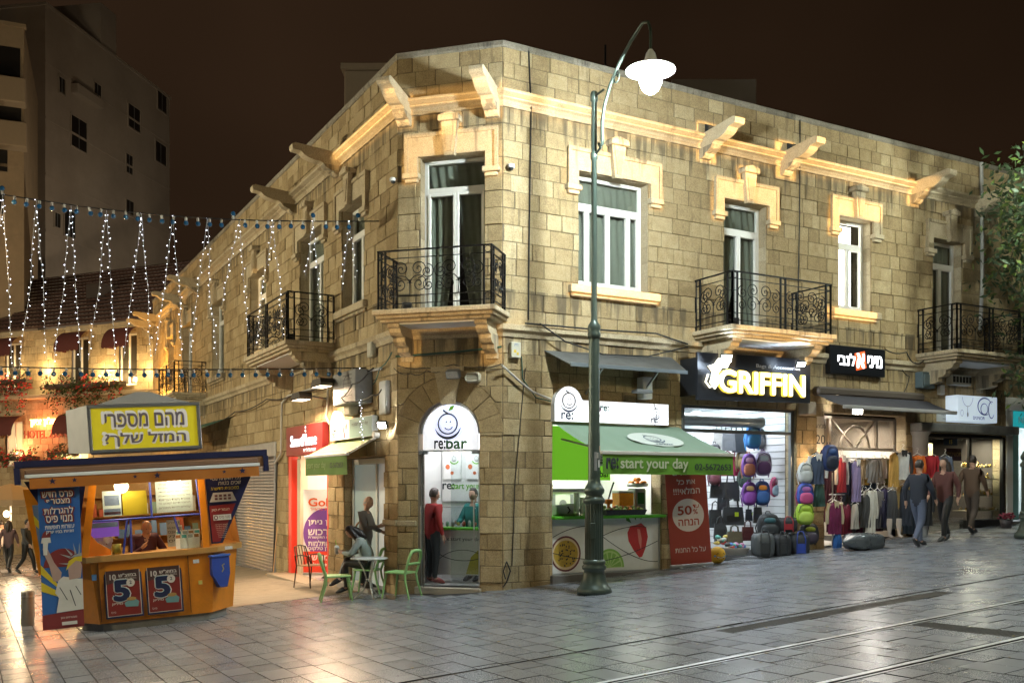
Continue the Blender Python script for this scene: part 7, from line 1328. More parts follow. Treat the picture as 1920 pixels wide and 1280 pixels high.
# ================================================================= CAFE FURNITURE
CHG = mat('pistachio_green_plastic', (.24, .46, .17), .4, var=.06)
def chair(M, label):
    t_ = thing('cafe_chair', label, 'chair', M, 'green cafe chairs')      # faces local +x
    mb = MB(); mb.grid(lambda i, j: (-.21+.42*i, -.20+.40*j, .455+.012*math.sin(PI*j)*-1+.01*i), 8, 8); mb.grid(lambda i, j: (-.21+.42*i, -.20+.40*j, .435+.01*i), 8, 8)
    mb.tube([(-.21, -.2, .447), (.21, -.2, .455), (.225, -.18, .455), (.225, .18, .455), (.21, .2, .455), (-.21, .2, .447)], .016, 6); mb.build('seat', CHG, t_)
    for sx, sy in ((1, 1), (1, -1), (-1, 1), (-1, -1)):
        mb = MB(); mb.tube([(sx*.19, sy*.18, .45), (sx*.21, sy*.195, .30), (sx*.255 if sx > 0 else -.30, sy*.22, .0)], [.022, .02, .016], 8); mb.build('leg', CHG, t_)
    mb = MB(); L = [(-.20, -.19, .45), (-.25, -.20, .60), (-.29, -.19, .74), (-.31, -.14, .83), (-.315, 0, .845), (-.31, .14, .83), (-.29, .19, .74), (-.25, .20, .60), (-.20, .19, .45)]
    mb.tube(L, [.022, .024, .028, .03, .03, .03, .028, .024, .022], 8); mb.grid(lambda i, j: (-.245-.012*j, -.19+.38*i, .585+.05*j), 6, 2); mb.tube([(-.25, -.2, .61), (-.258, 0, .615), (-.25, .2, .61)], .024, 8); mb.build('backrest', CHG, t_)
    return t_
def fdir(v): return math.atan2(v.y, v.x)
aL = fdir(-R3)
c_ = gp(752, 1120); chair(TR(c_.x, c_.y, c_.z) @ RZ(aL-.45), 'empty green plastic chair right of the round table')
c_ = gp(632, 1126); chair(TR(c_.x, c_.y, c_.z) @ RZ(aL+PI+.25), 'green plastic chair left of the round table, its back to the phone shop')
wc_ = gp(690, 1112); chair(TR(wc_.x, wc_.y, wc_.z) @ RZ(aL-.15), 'green plastic chair under the seated woman')
c_ = gp(692, 1121); tb = thing('round_table', 'small round pale cafe table on curved white legs', 'table', TR(c_.x, c_.y, c_.z)); mb = MB(); mb.lathe([(0, .705), (.33, .705), (.34, .715), (.33, .728), (0, .73)], 36); mb.build('table_top', mat('pale_grey_table', (.50, .53, .52), .3), tb)
for k in range(3): a = k*2*PI/3+.5; mb = MB(); mb.tube([(.20*math.cos(a), .20*math.sin(a), .70), (.10*math.cos(a), .10*math.sin(a), .52), (.04*math.cos(a), .04*math.sin(a), .34), (.10*math.cos(a), .10*math.sin(a), .16), (.27*math.cos(a), .27*math.sin(a), .0)], .014, 6); mb.build('leg', mat('white_painted_steel', (.55, .55, .5), .4), tb)
mb = MB(); mb.tube([(.05*math.cos(i*.7), .05*math.sin(i*.7), .34) for i in range(9)], .01, 5, closed=True); mb.build('leg_ring', WHITE, tb)
c_ = gp(581, 1100); bc_ = thing('metal_chair', 'dark metal chair with tan slat seat before the phone shop', 'chair', TR(c_.x, c_.y, c_.z) @ RZ(aL+2.6)); CHB = mat('dark_bronze_tube', (.05, .035, .02), .4, .6)
mb = MB(); [mb.tube([(-.22, s*.24, 0), (-.16, s*.23, .45), (-.2, s*.23, .66), (-.02, s*.24, .68), (.16, s*.24, .66), (.19, s*.23, .45), (.25, s*.25, 0)], .014, 6) for s in (-1, 1)]; mb.tube([(-.17, -.22, .45), (-.28, -.16, .84), (-.29, 0, .87), (-.28, .16, .84), (-.17, .22, .45)], .014, 6); mb.build('chair_frame', CHB, bc_)
for k in range(5): mb = MB(); mb.bev(-.18+.075*k, -.115+.075*k, -.22, .22, .45, .465, .004); mb.build('seat_slat', mat('tan_wood_slat', (.36, .22, .10), .5), bc_)
for k in range(4): y = -.13+.087*k; mb = MB(); mb.tube([(-.18, y, .46), (-.28, y*.9, .85)], .009, 5); mb.build('back_bar', CHB, bc_)
# ================================================================= PEOPLE
def skin_mesh(verts, edges, radii, root=0, sub=2):
    me = bpy.data.meshes.new('s'); me.from_pydata([tuple(v) for v in verts], edges, []); ob = bpy.data.objects.new('s', me); COL.objects.link(ob)
    md = ob.modifiers.new('k', 'SKIN'); md.use_smooth_shade = True; sl = me.skin_vertices[0].data
    for i, r in enumerate(radii): sl[i].radius = (r, r) if not isinstance(r, tuple) else r; sl[i].use_root = (i == root)
    m2 = ob.modifiers.new('b', 'SUBSURF'); m2.levels = sub; m2.render_levels = sub
    bpy.context.view_layer.update(); dg = bpy.context.evaluated_depsgraph_get(); m_ = bpy.data.meshes.new_from_object(ob.evaluated_get(dg))
    v = [tuple(p.co) for p in m_.vertices]; f = [tuple(p.vertices) for p in m_.polygons]; bpy.data.objects.remove(ob); bpy.data.meshes.remove(me); bpy.data.meshes.remove(m_); return v, f
STAND = dict(pel=(0, 0, .95), waist=(.01, 0, 1.10), chest=(.02, 0, 1.32), neck=(.02, 0, 1.49), head=(.04, 0, 1.62))
for s, q in (('L', 1), ('R', -1)): STAND.update({'sh'+s: (.0, q*.18, 1.42), 'el'+s: (.0, q*.24, 1.14), 'wr'+s: (.08, q*.24, .89), 'hip'+s: (0, q*.09, .90), 'kn'+s: (.02, q*.10, .50), 'an'+s: (-.02, q*.10, .09), 'to'+s: (.12, q*.11, .04)})
def person(M, label, J, top, bottom, shoes, hair, hairlen='short', skirt=None, turn=0, bald=False, topn='jacket'):
    j = {k: Vector(v) for k, v in {**STAND, **J}.items()}; t_ = thing('person', label, 'person', M); nm = list(j); ix = {k: i for i, k in enumerate(nm)}
    E_ = [('pel', 'waist'), ('waist', 'chest'), ('chest', 'neck'), ('neck', 'head')]
    for s in 'LR': E_ += [('chest', 'sh'+s), ('sh'+s, 'el'+s), ('el'+s, 'wr'+s), ('pel', 'hip'+s), ('hip'+s, 'kn'+s), ('kn'+s, 'an'+s), ('an'+s, 'to'+s)]
    rad_ = dict(pel=.150, waist=.150, chest=.160, neck=.055, head=.07)
    for s in 'LR': rad_.update({'sh'+s: .080, 'el'+s: .060, 'wr'+s: .032, 'hip'+s: .105, 'kn'+s: .074, 'an'+s: .050, 'to'+s: .035})
    v, f = skin_mesh([j[k] for k in nm], [(ix[a], ix[b]) for a, b in E_], [rad_[k] for k in nm], ix['pel']); mb = MB()
    V_ = [Vector(q) for q in v]
    for fc in f:                                 # clothing colours follow the bones of the one body surface
        c = sum((V_[i] for i in fc), Vector())/len(fc); best = (9, None, 0)
        for a, b in E_:
            ab = j[b]-j[a]; t = max(0, min(1, (c-j[a]).dot(ab)/ab.length_squared)); dd = (c-j[a]-ab*t).length/(rad_[a]+(rad_[b]-rad_[a])*t)
            if dd < best[0]: best = (dd, (a, b), t)
        a, b = best[1]; t = best[2]
        if b == 'head' or (b == 'neck' and t > .62) or (b[:2] == 'wr' and t > .93): m_ = 0
        elif b[:2] in ('kn', 'an') or (b[:3] == 'hip' and t > .35): m_ = 2 if not (b[:2] == 'an' and t > .95) else 0
        elif b[:2] == 'to': m_ = 0
        else: m_ = 1
        mb.m = m_; mb.f.append(tuple(len(mb.v)*0+i for i in fc)); mb.sm.append(True); mb.mi.append(m_); mb.tn.append(.5)
    mb.v = list(v); mb.m = 0
    hd = (j['head']-j['neck']).normalized(); hq = hd.to_track_quat('Z', 'Y').to_matrix().to_4x4(); hz = turn
    H = TR(*(j['head']+hd*.02)) @ hq if (abs(hd.z) < .999) else TR(*(j['head']+hd*.02))
    # orient the face along the body's +x
    zc = hd; xf = Vector((math.cos(turn), math.sin(turn), 0)); xf = (xf - zc*xf.dot(zc)).normalized(); yc = zc.cross(xf); H = Matrix(((xf.x, yc.x, zc.x, 0), (xf.y, yc.y, zc.y, 0), (xf.z, yc.z, zc.z, 0), (0, 0, 0, 1))); H.translation = j['head'] + hd*.03
    def hs(p):
        x, y, z = p; x = x*(1+.06*max(0, -z)); 
        if x > 0: x *= 1-.10*max(0, -z-.2); 
        y *= 1-.28*max(0, -z)
        return [x, y, z]
    mb.ell((0, 0, 0), (.098, .076, .122), 20, 14, H, hs)
    mb.add([(.090, .012, -.03), (.090, -.012, -.03), (.118, .011, -.035), (.118, -.011, -.035), (.094, 0, .02)], [(0,2,4), (2,3,4), (3,1,4), (0,1,3,2)], H, True)
    for s in (-1, 1): mb.ell((0, s*.077, -.01), (.018, .01, .03), 8, 6, H)
    for s in 'LR':                               # palm and five bent fingers
        d = (j['wr'+s]-j['el'+s]).normalized(); w = j['wr'+s]; a = d.orthogonal().normalized(); b = d.cross(a); cu = j.get('curl'+s, Vector((.3, 0, 0))).x
        mb.tube([w-d*.02, w+d*.04, w+d*.085], [.026, .034, .028], 8)
        for k in range(4):
            o_ = a*(.024-.016*k); L_ = (.06, .072, .068, .052)[k]; p0 = w+d*.085+o_; p1 = p0+d*L_*.5+b*cu*.02; p2 = p1+d*L_*.42+b*cu*.045; mb.tube([p0-d*.02, p0, p1, p2], [.0085, .009, .008, .006], 6)
        p0 = w+d*.03+a*.028; mb.tube([p0, p0+a*.025+d*.02, p0+a*.032+d*.055+b*.01], [.011, .010, .007], 6)
    mb.build('body', [SKIN, cmat(top, .8), cmat(bottom, .85)], t_)
    for s in 'LR':
        d = (j['to'+s]-j['an'+s]); d.normalize(); q = MB(); c = j['an'+s].lerp(j['to'+s], .55); x_ = d; y_ = Vector((0, 0, 1)).cross(x_).normalized() if abs(x_.z) < .9 else Vector((0, 1, 0)); z_ = x_.cross(y_); R_ = Matrix(((x_.x, y_.x, z_.x, c.x), (x_.y, y_.y, z_.y, c.y), (x_.z, y_.z, z_.z, c.z), (0, 0, 0, 1)))
        q.ell((.01, 0, .0), (.145, .052, .055), 14, 10, R_, lambda p: [p[0], p[1]*(1+.1*p[0]), max(p[2]*(1-.35*max(0, p[0])), -.72)]); q.build('shoe', cmat(shoes, .5), t_)
    hm = mat('hair_%d' % int(sum(hair)*1000), hair, .45, var=.4, scale=40, bump=.4, bscale=90); q = MB()
    if not bald:
        q.ell((-.012, 0, .018), (.104, .086, .122), 20, 14, H, lambda p: [p[0] if p[0] < .35 or p[2] > .45 else .35+(p[0]-.35)*.1, p[1], max(p[2], -.55 if p[0] < .1 else (.25 if p[0] > .4 else -.1))])
        if hairlen == 'long':
            q.tube([H @ Vector((-.03, .055, .02)), H @ Vector((-.02, .09, -.10)), H @ Vector((.0, .085, -.25)), H @ Vector((.02, .07, -.42))], [.06, .062, .055, .02], 10); q.tube([H @ Vector((-.04, -.05, .02)), H @ Vector((-.03, -.08, -.12)), H @ Vector((-.03, -.07, -.28)), H @ Vector((-.02, -.06, -.40))], [.06, .06, .05, .02], 10); q.tube([H @ Vector((-.06, 0, .0)), H @ Vector((-.09, 0, -.14)), H @ Vector((-.10, 0, -.30))], [.08, .08, .03], 10)
    else:
        q.tube([H @ Vector((.01, .07, .0)), H @ Vector((-.05, .062, -.02)), H @ Vector((-.09, 0, -.03)), H @ Vector((-.05, -.062, -.02)), H @ Vector((.01, -.07, .0))], .018, 6)
    q.build('hair', hm, t_)
    q = MB()
    for s in (-1, 1): q.ell((.086, s*.03, .012), (.008, .012, .007), 8, 5, H); q.stroke
    q.box(.088, .096, -.022, .022, -.066, -.06, H); q.build('face_features', mat('dark_face_features', (.05, .02, .02), .5), t_)
    return t_
# woman on the green chair
SEAT = dict(pel=(-.05, 0, .56), waist=(0, 0, .70), chest=(.13, 0, .92), neck=(.21, 0, 1.05), head=(.305, 0, 1.13), shL=(.11, .17, .98), elL=(.26, .26, .74), wrL=(.46, .12, .77), shR=(.11, -.17, .98), elR=(.28, -.24, .76), wrR=(.48, -.06, .77), hipL=(0, .09, .55), knL=(.42, .08, .57), anL=(.40, .06, .10), toL=(.53, .07, .045), hipR=(0, -.09, .55), knR=(.43, -.03, .64), anR=(.52, .10, .26), toR=(.62, .15, .20))
person(TR(wc_.x, wc_.y, wc_.z) @ RZ(aL-.15), 'seated woman with long black hair in a pale grey jacket bent over her drink', SEAT, (.28, .33, .31), (.012, .012, .014), (.02, .014, .012), (.012, .009, .008), 'long')
cup = thing('drink_cup', 'clear plastic cup with a green straw held by the seated woman', 'cup', TR(wc_.x, wc_.y, wc_.z) @ RZ(aL-.15) @ TR(.60, .03, .735)); mb = MB(); mb.lathe([(0, 0), (.035, 0), (.046, .12), (.048, .125)], 16); mb.build('cup', mat('cloudy_cup', (.5, .5, .48), .3), cup); mb = MB(); mb.lathe([(.05, .125), (.04, .16), (0, .17)], 14); mb.build('lid', mat('clear_lid', (.6, .62, .6), .2), cup); mb = MB(); mb.tube([(0, 0, .15), (.03, 0, .27)], .005, 5); mb.build('straw', GREEN, cup)
# man at the side door
mp = ML @ Vector((-1.18, -.20, -.12)); 
person(TR(mp.x, mp.y, mp.z) @ RZ(fdir(R3)-.2), 'grey haired balding man in a grey hooded jacket standing at the side door', dict(elR=(.10, -.27, 1.16), wrR=(.33, -.16, 1.20), elL=(.08, .27, 1.15), wrL=(.30, .15, 1.08), head=(.06, 0, 1.62), chest=(.0, 0, 1.33)), (.20, .19, .18), (.05, .05, .055), (.04, .04, .04), (.30, .29, .28), bald=True)
mb = MB(); c = ML @ Vector((-1.15, -.30, 1.02)); mb.tube([(.09*math.cos(i*.5), 0, .14*math.sin(i*.5)) for i in range(13)], .018, 6); mb.ell((.12, 0, .02), (.07, .05, .1), 10, 8); tag(mb.build('hanging_trinket', mat('amber_trinket', (.42, .22, .05), .5, var=.5, scale=20), None, TR(c.x, c.y, c.z) @ RZ(-.5)), 'amber ornament hanging on the side door pier', 'ornament')
# kiosk clerk
person(K @ TR(.10, .62, -.02) @ RZ(-PI/2+.25), 'bald clerk in a dark plum sweater leaning behind the kiosk window', dict(elL=(.12, .30, 1.12), wrL=(.30, .30, 1.0), elR=(.14, -.26, 1.12), wrR=(.30, -.12, 1.28), chest=(.07, 0, 1.30), neck=(.12, 0, 1.44), head=(.16, 0, 1.55)), (.06, .018, .035), (.03, .03, .04), (.02, .02, .02), (.12, .11, .10), bald=True, topn='sweater')
# customers inside the juice bar
person(MC @ TR(.46, .55, .03) @ RZ(.9), 'customer in a red shirt and black shorts just inside the corner door', {}, (.28, .015, .015), (.02, .02, .022), (.2, .04, .035), (.05, .035, .03), topn='shirt')
person(MC @ TR(1.05, 1.27, .03) @ RZ(-1.9), 'server in a teal shirt behind the inner counter of the corner shop', dict(elR=(.12, -.26, 1.14), wrR=(.34, -.2, 1.12)), (.02, .16, .15), (.10, .085, .075), (.03, .03, .03), (.03, .025, .02), topn='shirt')
# passers-by
WALK = dict(hipL=(0, .09, .90), knL=(.16, .09, .50), anL=(.22, .10, .09), toL=(.36, .10, .05), hipR=(0, -.09, .90), knR=(-.04, -.09, .50), anR=(-.30, -.10, .15), toR=(-.19, -.10, .06), elL=(-.10, .25, 1.16), wrL=(-.04, .26, .92), elR=(.08, -.25, 1.15), wrR=(.24, -.23, .96))
for px, py, rot, top, bot, lb, hl in ((1722, 1024, .1, (.03, .03, .05), (.09, .11, .17), 'passer-by in a dark navy coat walking past the hanging coats', 'short'), (1772, 1015, PI+.1, (.10, .035, .03), (.025, .025, .03), 'passer-by in a maroon jacket before the jewellery shop door', 'long'), (1822, 1000, .15, (.085, .05, .03), (.06, .045, .035), 'passer-by in a brown coat near the teal shop', 'short')):
    p_ = gp(px, py); person(TR(p_.x, p_.y, p_.z) @ RZ(rot), lb, WALK, top, bot, (.03, .03, .03), (.03, .02, .015), hl)
for px, py, rot, top, bot, lb, hl in ((16, 1072, 1.2, (.13, .085, .09), (.03, .03, .03), 'passer-by in a mauve coat walking away far left of the kiosk', 'long'), (50, 1075, -.6, (.04, .035, .04), (.02, .02, .02), 'passer-by in black half hidden behind the kiosk', 'short'), (4, 1066, 1.9, (.42, .36, .33), (.05, .05, .05), 'passer-by in a pale top at the far left edge', 'short')):
    p_ = gp(px, py); person(TR(p_.x, p_.y, p_.z) @ RZ(rot), lb, WALK, top, bot, (.03, .03, .03), (.02, .015, .012), hl)
# ================================================================= BACKGROUND BUILDINGS
rb_ = random.Random(9)
HST = stone_mat('hotel_limestone', (.27, .20, .11), (.40, .31, .18), (.50, .42, .27), .3, .5, 14)
# hotel at the end of the side street
ho = at(150, 1040, 46); ho.z = gz(ho.x, ho.y); hdir = Vector((math.sin(YAW-rad(66)), math.cos(YAW-rad(66)), 0)); MH = frame((ho.x, ho.y, 0), -hdir)
hot = thing('hotel_building', 'stone hotel with maroon window awnings and flower boxes under a tiled roof', 'building', MH)
zb = ho.z-1; xe0, ze = uz(MH, 150, 612)
hu0, hu1 = uz(MH, -260, 700)[0], uz(MH, 330, 700)[0]
hw_ = [uz(MH, px, 680)[0] for px in (24, 150, 240)]; row1 = uz(MH, 150, 668)[1]; row2 = uz(MH, 30, 820)[1]
hops = [(u-.55, u+.55, row1-1.5, row1+.9) for u in hw_] + [(uz(MH, px, 820)[0]-.6, uz(MH, px, 820)[0]+.6, row2-1.4, row2+.8) for px in (26, 148)]
mb = MB(); us = sorted({hu0, hu1, *[o[i] for o in hops for i in (0, 1)]}); zs_ = sorted({zb, ze, *[o[i] for o in hops for i in (2, 3)]})
for a, b in zip(us, us[1:]):
    for c, d in zip(zs_, zs_[1:]):
        if not any(o[0] < (a+b)/2 < o[1] and o[2] < (c+d)/2 < o[3] for o in hops): mb.face([(a, 0, c), (b, 0, c), (b, 0, d), (a, 0, d)])
mb.face([(hu1, 0, zb), (hu1, 14, zb), (hu1, 14, ze), (hu1, 0, ze)]); mb.build('wall', MORTAR, hot)
st_ = MB(); z = zb
while z < ze-.05:
    u = hu0 - rb_.uniform(0, .5); h_ = min(.34, ze-z)
    while u < hu1:
        w_ = rb_.choice((.4, .5, .65, .8)); rects = [(max(u, hu0), min(u+w_, hu1), z, z+h_)]; u += w_
        for o in hops: rects = cut(rects, o)
        for r in rects:
            if r[1]-r[0] > .05 and r[3]-r[2] > .05 and r[0] > uz(MH, -60, 700)[0]: stone_mesh(st_, None, [(r[0], r[2]), (r[1], r[2]), (r[1], r[3]), (r[0], r[3])], min(.95, max(.05, rb_.gauss(.5, .2))), rb_.uniform(.005, .03), .006)
    z += .34
st_.build('small_stones', HST, hot, None, 'stuff')
MARO = mat('maroon_awning_canvas', (.10, .025, .022), .8)
for k, o in enumerate(hops):
    mb = MB(); t = .09
    for q in ((o[0], o[0]+t, o[2], o[3]), (o[1]-t, o[1], o[2], o[3]), (o[0]+t, o[1]-t, o[3]-t, o[3]), (o[0]+t, o[1]-t, o[2], o[2]+t), ((o[0]+o[1])/2-.05, (o[0]+o[1])/2+.05, o[2]+t, o[3]-t)): mb.box(q[0], q[1], .1, .18, q[2], q[3])
    w_ = mb.build('window', WFRAME, hot); mb = MB(); mb.box(o[0]+t, o[1]-t, .14, .15, o[2]+t, o[3]-t); mb.build('pane', mat('hotel_dark_pane', (.05, .045, .035), .2) if k < 3 else mat('hotel_lit_pane', (.4, .33, .2), .3, emit=.5, ecol=(1, .78, .4)), w_)
    mb = MB(); mb.grid(lambda i, j: (o[0]-.25+(o[1]-o[0]+.5)*i, -.08-.75*math.sin(j*PI/2), o[3]+.25-.95*(1-math.cos(j*PI/2))-(.07*abs(math.sin(i*PI*6)) if j > .95 else 0)), 48, 8); mb.add([(o[0]-.25, -.08, o[3]+.25), (o[0]-.25, -.08, o[3]-.7), (o[0]-.25, -.83, o[3]-.7), (o[0]-.25, -.6, o[3]-.1)], [(0,1,2,3)]); mb.build('awning', MARO, w_)
    mb = MB(); mb.t = .7; mb.bev(o[0]-.3, o[1]+.3, -.09, .0, o[3]+.3, o[3]+.55, .02); mb.build('lintel', TRIM, w_)
# tiled roof
rz_ = uz(MH, 200, 506, 6)[1]
TILE = mat('dark_clay_tile', (.06, .028, .02), .8, var=.4, scale=4); mb = MB(); nrow = 15; u0_, u1_ = hu0, uz(MH, 380, 560, 3)[0]
for k in range(nrow):
    a, b = k/nrow, (k+1)/nrow; y0_, y1_ = -.4+6.6*a, -.4+6.6*b+.1; z0_, z1_ = ze+.02+(rz_-ze)*a+.09, ze+.02+(rz_-ze)*b; mb.t = rb_.uniform(.3, .7)
    mb.grid(lambda i, j: (u0_+(u1_-u0_)*i, y0_+(y1_-y0_)*j, z0_+(z1_-z0_)*j+.045*abs(math.sin(i*260))), 500, 1, smooth=False); mb.face([(u0_, y0_, z0_-.09), (u1_, y0_, z0_-.09), (u1_, y0_, z0_), (u0_, y0_, z0_)])
mb.build('roof', TILE, hot)
rs_ = MB(); rs_.bev(uz(MH, 178, 560, 3)[0], uz(MH, 205, 560, 3)[0], 2.4, 3.6, (ze+rz_)/2-.6, (ze+rz_)/2+.5, .05); rs_.build('skylight', mat('roof_skylight', (.06, .05, .045), .4), hot)
mb = MB(); mb.t = .6; mb.bev(hu0, hu1, -.45, -.002, row1-1.95, row1-1.75, .03); mb.build('balcony_ledge', TRIM, hot)
# lettering
NEON = emis('orange_red_neon', (1, .50, .16), 8); c_ = uz(MH, 80, 793, -.1)
hs_ = thing('hotel_neon_sign', 'glowing orange red Hebrew neon sign on the hotel wall', 'sign', MH); mb = MB(); a = uz(MH, 58, 800, -.12); b = uz(MH, 107, 783, -.12); mb.text('מלון ציון', (a[0]+b[0])/2, a[1], .42, w=b[0]-a[0], y=-.14, al='C', bold=.03, ext=.03, rtl=True); mb.build('neon_letters', NEON, hs_)
lamp('neon_glow', 'POINT', MH @ Vector(((a[0]+b[0])/2, -.7, a[1]-.1)), 170, (1, .22, .08), .4)
mb = MB(); a = uz(MH, 44, 818, -.1); b = uz(MH, 124, 806, -.1); mb.text('HOTEL ZION', (a[0]+b[0])/2, a[1]-.1, .38, w=b[0]-a[0], y=-.06, al='C', ext=.02); tag(mb.build('hotel_letters', mat('dull_red_letters', (.25, .08, .05), .5), None, MH), 'dull red HOTEL ZION letters under the neon sign', 'lettering')
# flower boxes
LEAFD = mat('dark_ivy_leaf', (.028, .055, .012), .6, var=.6, scale=6); PET = mat('red_geranium_petal', (.42, .022, .02), .6, var=.4, scale=8)
def foliage(name, label, cat, M, w_, h_, d_, n, red=.25, hang=.35):
    t_ = thing(name, label, cat, M, 'hotel flower boxes'); mb = MB(); fl = MB(); bxm = MB(); bxm.bev(-w_/2, w_/2, -d_/2, d_/2, -.14, .06, .02); bxm.build('planter_box', mat('dark_planter', (.06, .04, .03), .7), t_)
    for k in range(n):
        x = rb_.uniform(-.5, .5)*w_*1.08; y = rb_.uniform(-.6, .4)*d_; top = h_*(.55+.45*math.sin(x*5+1)); z = rb_.uniform(-hang*(1+.6*math.sin(x*7)), top); s = rb_.uniform(.04, .085); q = Vector((rb_.uniform(-1, 1), rb_.uniform(-1, 1), rb_.uniform(-1, 1))).normalized(); a = q.orthogonal().normalized(); b = q.cross(a); c = Vector((x, y-.1, z))
        (fl if rb_.random() < red else mb).add([c-a*s, c-b*s*.6, c+a*s, c+b*s*.6], [(0,1,2,3)])
    mb.build('leaves', LEAFD, t_, None, 'stuff'); fl.build('blossoms', PET, t_, None, 'stuff')
for k, (px, py, w_, lb, red, hang) in enumerate(((14, 715, 3.0, 'red geranium box under the upper left hotel window', .4, 1.1), (125, 722, 2.5, 'dark ivy and geranium box between the upper hotel windows', .15, .9), (165, 722, 1.6, 'leafy geranium box right of the ivy box', .3, .9), (205, 718, 1.7, 'geranium box under the upper right hotel window', .3, .8), (32, 858, 2.6, 'red geranium box under the lower left hotel window', .4, .3), (118, 850, 1.6, 'small bushy geranium box left of the kiosk sign', .25, .3))):
    u, z = uz(MH, px, py, -.35); foliage('flower_box', lb, 'flower box', MH @ TR(u, -.35, z), w_, .55, .45, int(650*w_/2), red, hang)
WARM = (1, .68, .30)
for k, (px, py, p) in enumerate(((12, 705, 60), (75, 700, 75), (185, 705, 85), (215, 712, 75), (130, 868, 70), (268, 700, 60), (30, 850, 50))):
    u, z = uz(MH, px, py, -.55); t_ = thing('wall_uplight', 'small warm uplight on the hotel front, number %d from the left along its ledges' % (k+1) if False else ('small warm uplight at the far left of the upper hotel ledge', 'small warm uplight right of the upper left hotel window', 'small warm uplight left of the upper right hotel window', 'small warm uplight under the upper right hotel window', 'small warm uplight beside the kiosk sign', 'small warm uplight at the right end of the hotel ledge', 'small warm uplight at the lower left hotel window')[k], 'uplight', MH @ TR(u, -.5, z), 'hotel uplights'); mb = MB(); mb.lathe([(0, -.08), (.05, -.08), (.06, .0), (.05, .0), (0, -.02)], 10); mb.build('lamp_can', BLACK, t_); mb = MB(); mb.lathe([(0, .002), (.045, .002)], 10); mb.ell((0, 0, .0), (.04, .04, .03), 8, 5); mb.build('lamp_lens', emis('warm_uplight_lens', (1, .75, .4), 25), t_)
    lamp('uplight_glow', 'POINT', MH @ Vector((u, -.45, z+.15)), p*1.5, WARM, .08)
# tall dark blocks behind
CONCR = mat('dim_concrete_render', (.30, .26, .215), .9, var=.25, scale=.25, dirt=.35); DW = mat('unlit_window', (.012, .011, .010), .3)
def block(M, w_, d_, ztop, label, wins, dimwins=(), m=CONCR):
    t_ = thing('apartment_block', label, 'building', M); mb = MB(); mb.box(0, w_, 0, d_, -6, ztop); mb.build('wall', m, t_)
    mb = MB(); mb.box(-.1, w_+.1, -.1, .2, ztop-.05, ztop+.15); mb.box(-.1, .2, .2, d_, ztop-.05, ztop+.15); mb.build('parapet_coping', m, t_)
    for k in range(1, int(ztop/3.6)): mb = MB(); mb.box(0, w_, -.03, 0, ztop-3.6*k-.08, ztop-3.6*k+.08); mb.build('floor_band', m, t_)
    for a, b in wins:
        (x0, z0), (x1, z1) = a, b; f = MB(); e = .10
        for q in ((x0-e, x1+e, z1, z1+e), (x0-e, x1+e, z0-e, z0), (x0-e, x0, z0, z1), (x1, x1+e, z0, z1)): f.box(q[0], q[1], -.07, 0, q[2], q[3])
        w1 = f.build('window', m, t_); f = MB(); f.box(x0, x1, -.02, .0, z0, z1); f.build('pane', DW, w1); f = MB(); f.box((x0+x1)/2-.03, (x0+x1)/2+.03, -.04, -.021, z0, z1); f.build('mullion', GREY, w1)
    return t_
tc = at(85, 900, 62); td = Vector((math.sin(YAW+rad(9.7)), math.cos(YAW+rad(9.7)), 0)); MT = frame((tc.x, tc.y, 0), td); ztop = uz(MT @ TR(0, 0, 0), 85.5, 9)[1]
def wpx(px0, py0, px1, py1): a = uz(MT, px0, py1); b = uz(MT, px1, py0); return ((a[0], a[1]), (b[0], max(a[1]+.5, b[1])))
wl_ = uz(MT, 318, 190)[0]
block(MT, wl_, 14, ztop, 'tall dim concrete apartment block behind the tiled roof', [wpx(110, 150, 121, 172), wpx(176, 162, 189, 196), wpx(133, 232, 162, 272), wpx(240, 208, 262, 236), wpx(291, 276, 311, 300), wpx(236, 294, 248, 322), wpx(102, 402, 112, 424), wpx(295, 182, 312, 203), wpx(120, 400, 140, 440), wpx(236, 380, 250, 400)])
mb = MB(); a = uz(MT, 133, 200); b = uz(MT, 182, 232); mb.box(a[0], b[0], -.5, .0, b[1]+1, b[1]+1.6); tag(mb.build('concrete_canopy', CONCR, None, MT), 'dark slanting concrete canopy on the tall block', 'canopy')
mb = MB(); x0_, x1_ = uz(MT, 192, 80)[0], uz(MT, 221, 90)[0]; mb.box(x0_, x1_, .12, 5, ztop-.5, ztop+3.2); tag(mb.build('stair_tower', CONCR, None, MT), 'small stair tower on the roof of the tall dim block', 'stair tower')
tn = at(45, 900, 50); MN = frame((tn.x, tn.y, 0), (Vector((-.95, -.32, 0)))); MN = frame((tn.x, tn.y, 0) if False else (tn.x, tn.y, 0), Vector((1, -.12, 0))); zn = uz(MN, 44, 52)[1]
MNb = MN @ TR(-14, 0, 0)
nb = block(MNb, 14, 10, zn, 'beige apartment block with balconies at the left edge', [], m=mat('beige_block_stone', (.24, .18, .11), .9, var=.3, scale=1, dirt=.3))
for k, (p0, p1) in enumerate((((-8, 92), (38, 150)), ((-8, 178), (40, 232)), ((-8, 272), (14, 320)), ((-8, 352), (8, 400)))):
    a = uz(MN, p0[0], p1[1]); b = uz(MN, p1[0], p0[1]); mb = MB(); mb.box(a[0]+14, b[0]+14, -.03, .0, a[1], b[1]); w1 = mb.build('window', DW, nb, MNb)
    if k < 2: mb = MB(); mb.bev(a[0]+13.5, b[0]+14.3, -.9, -.0, a[1]-1.3, a[1]-.02, .05); mb.build('balcony', mat('balcony_beige', (.22, .17, .11), .9), nb, MNb)
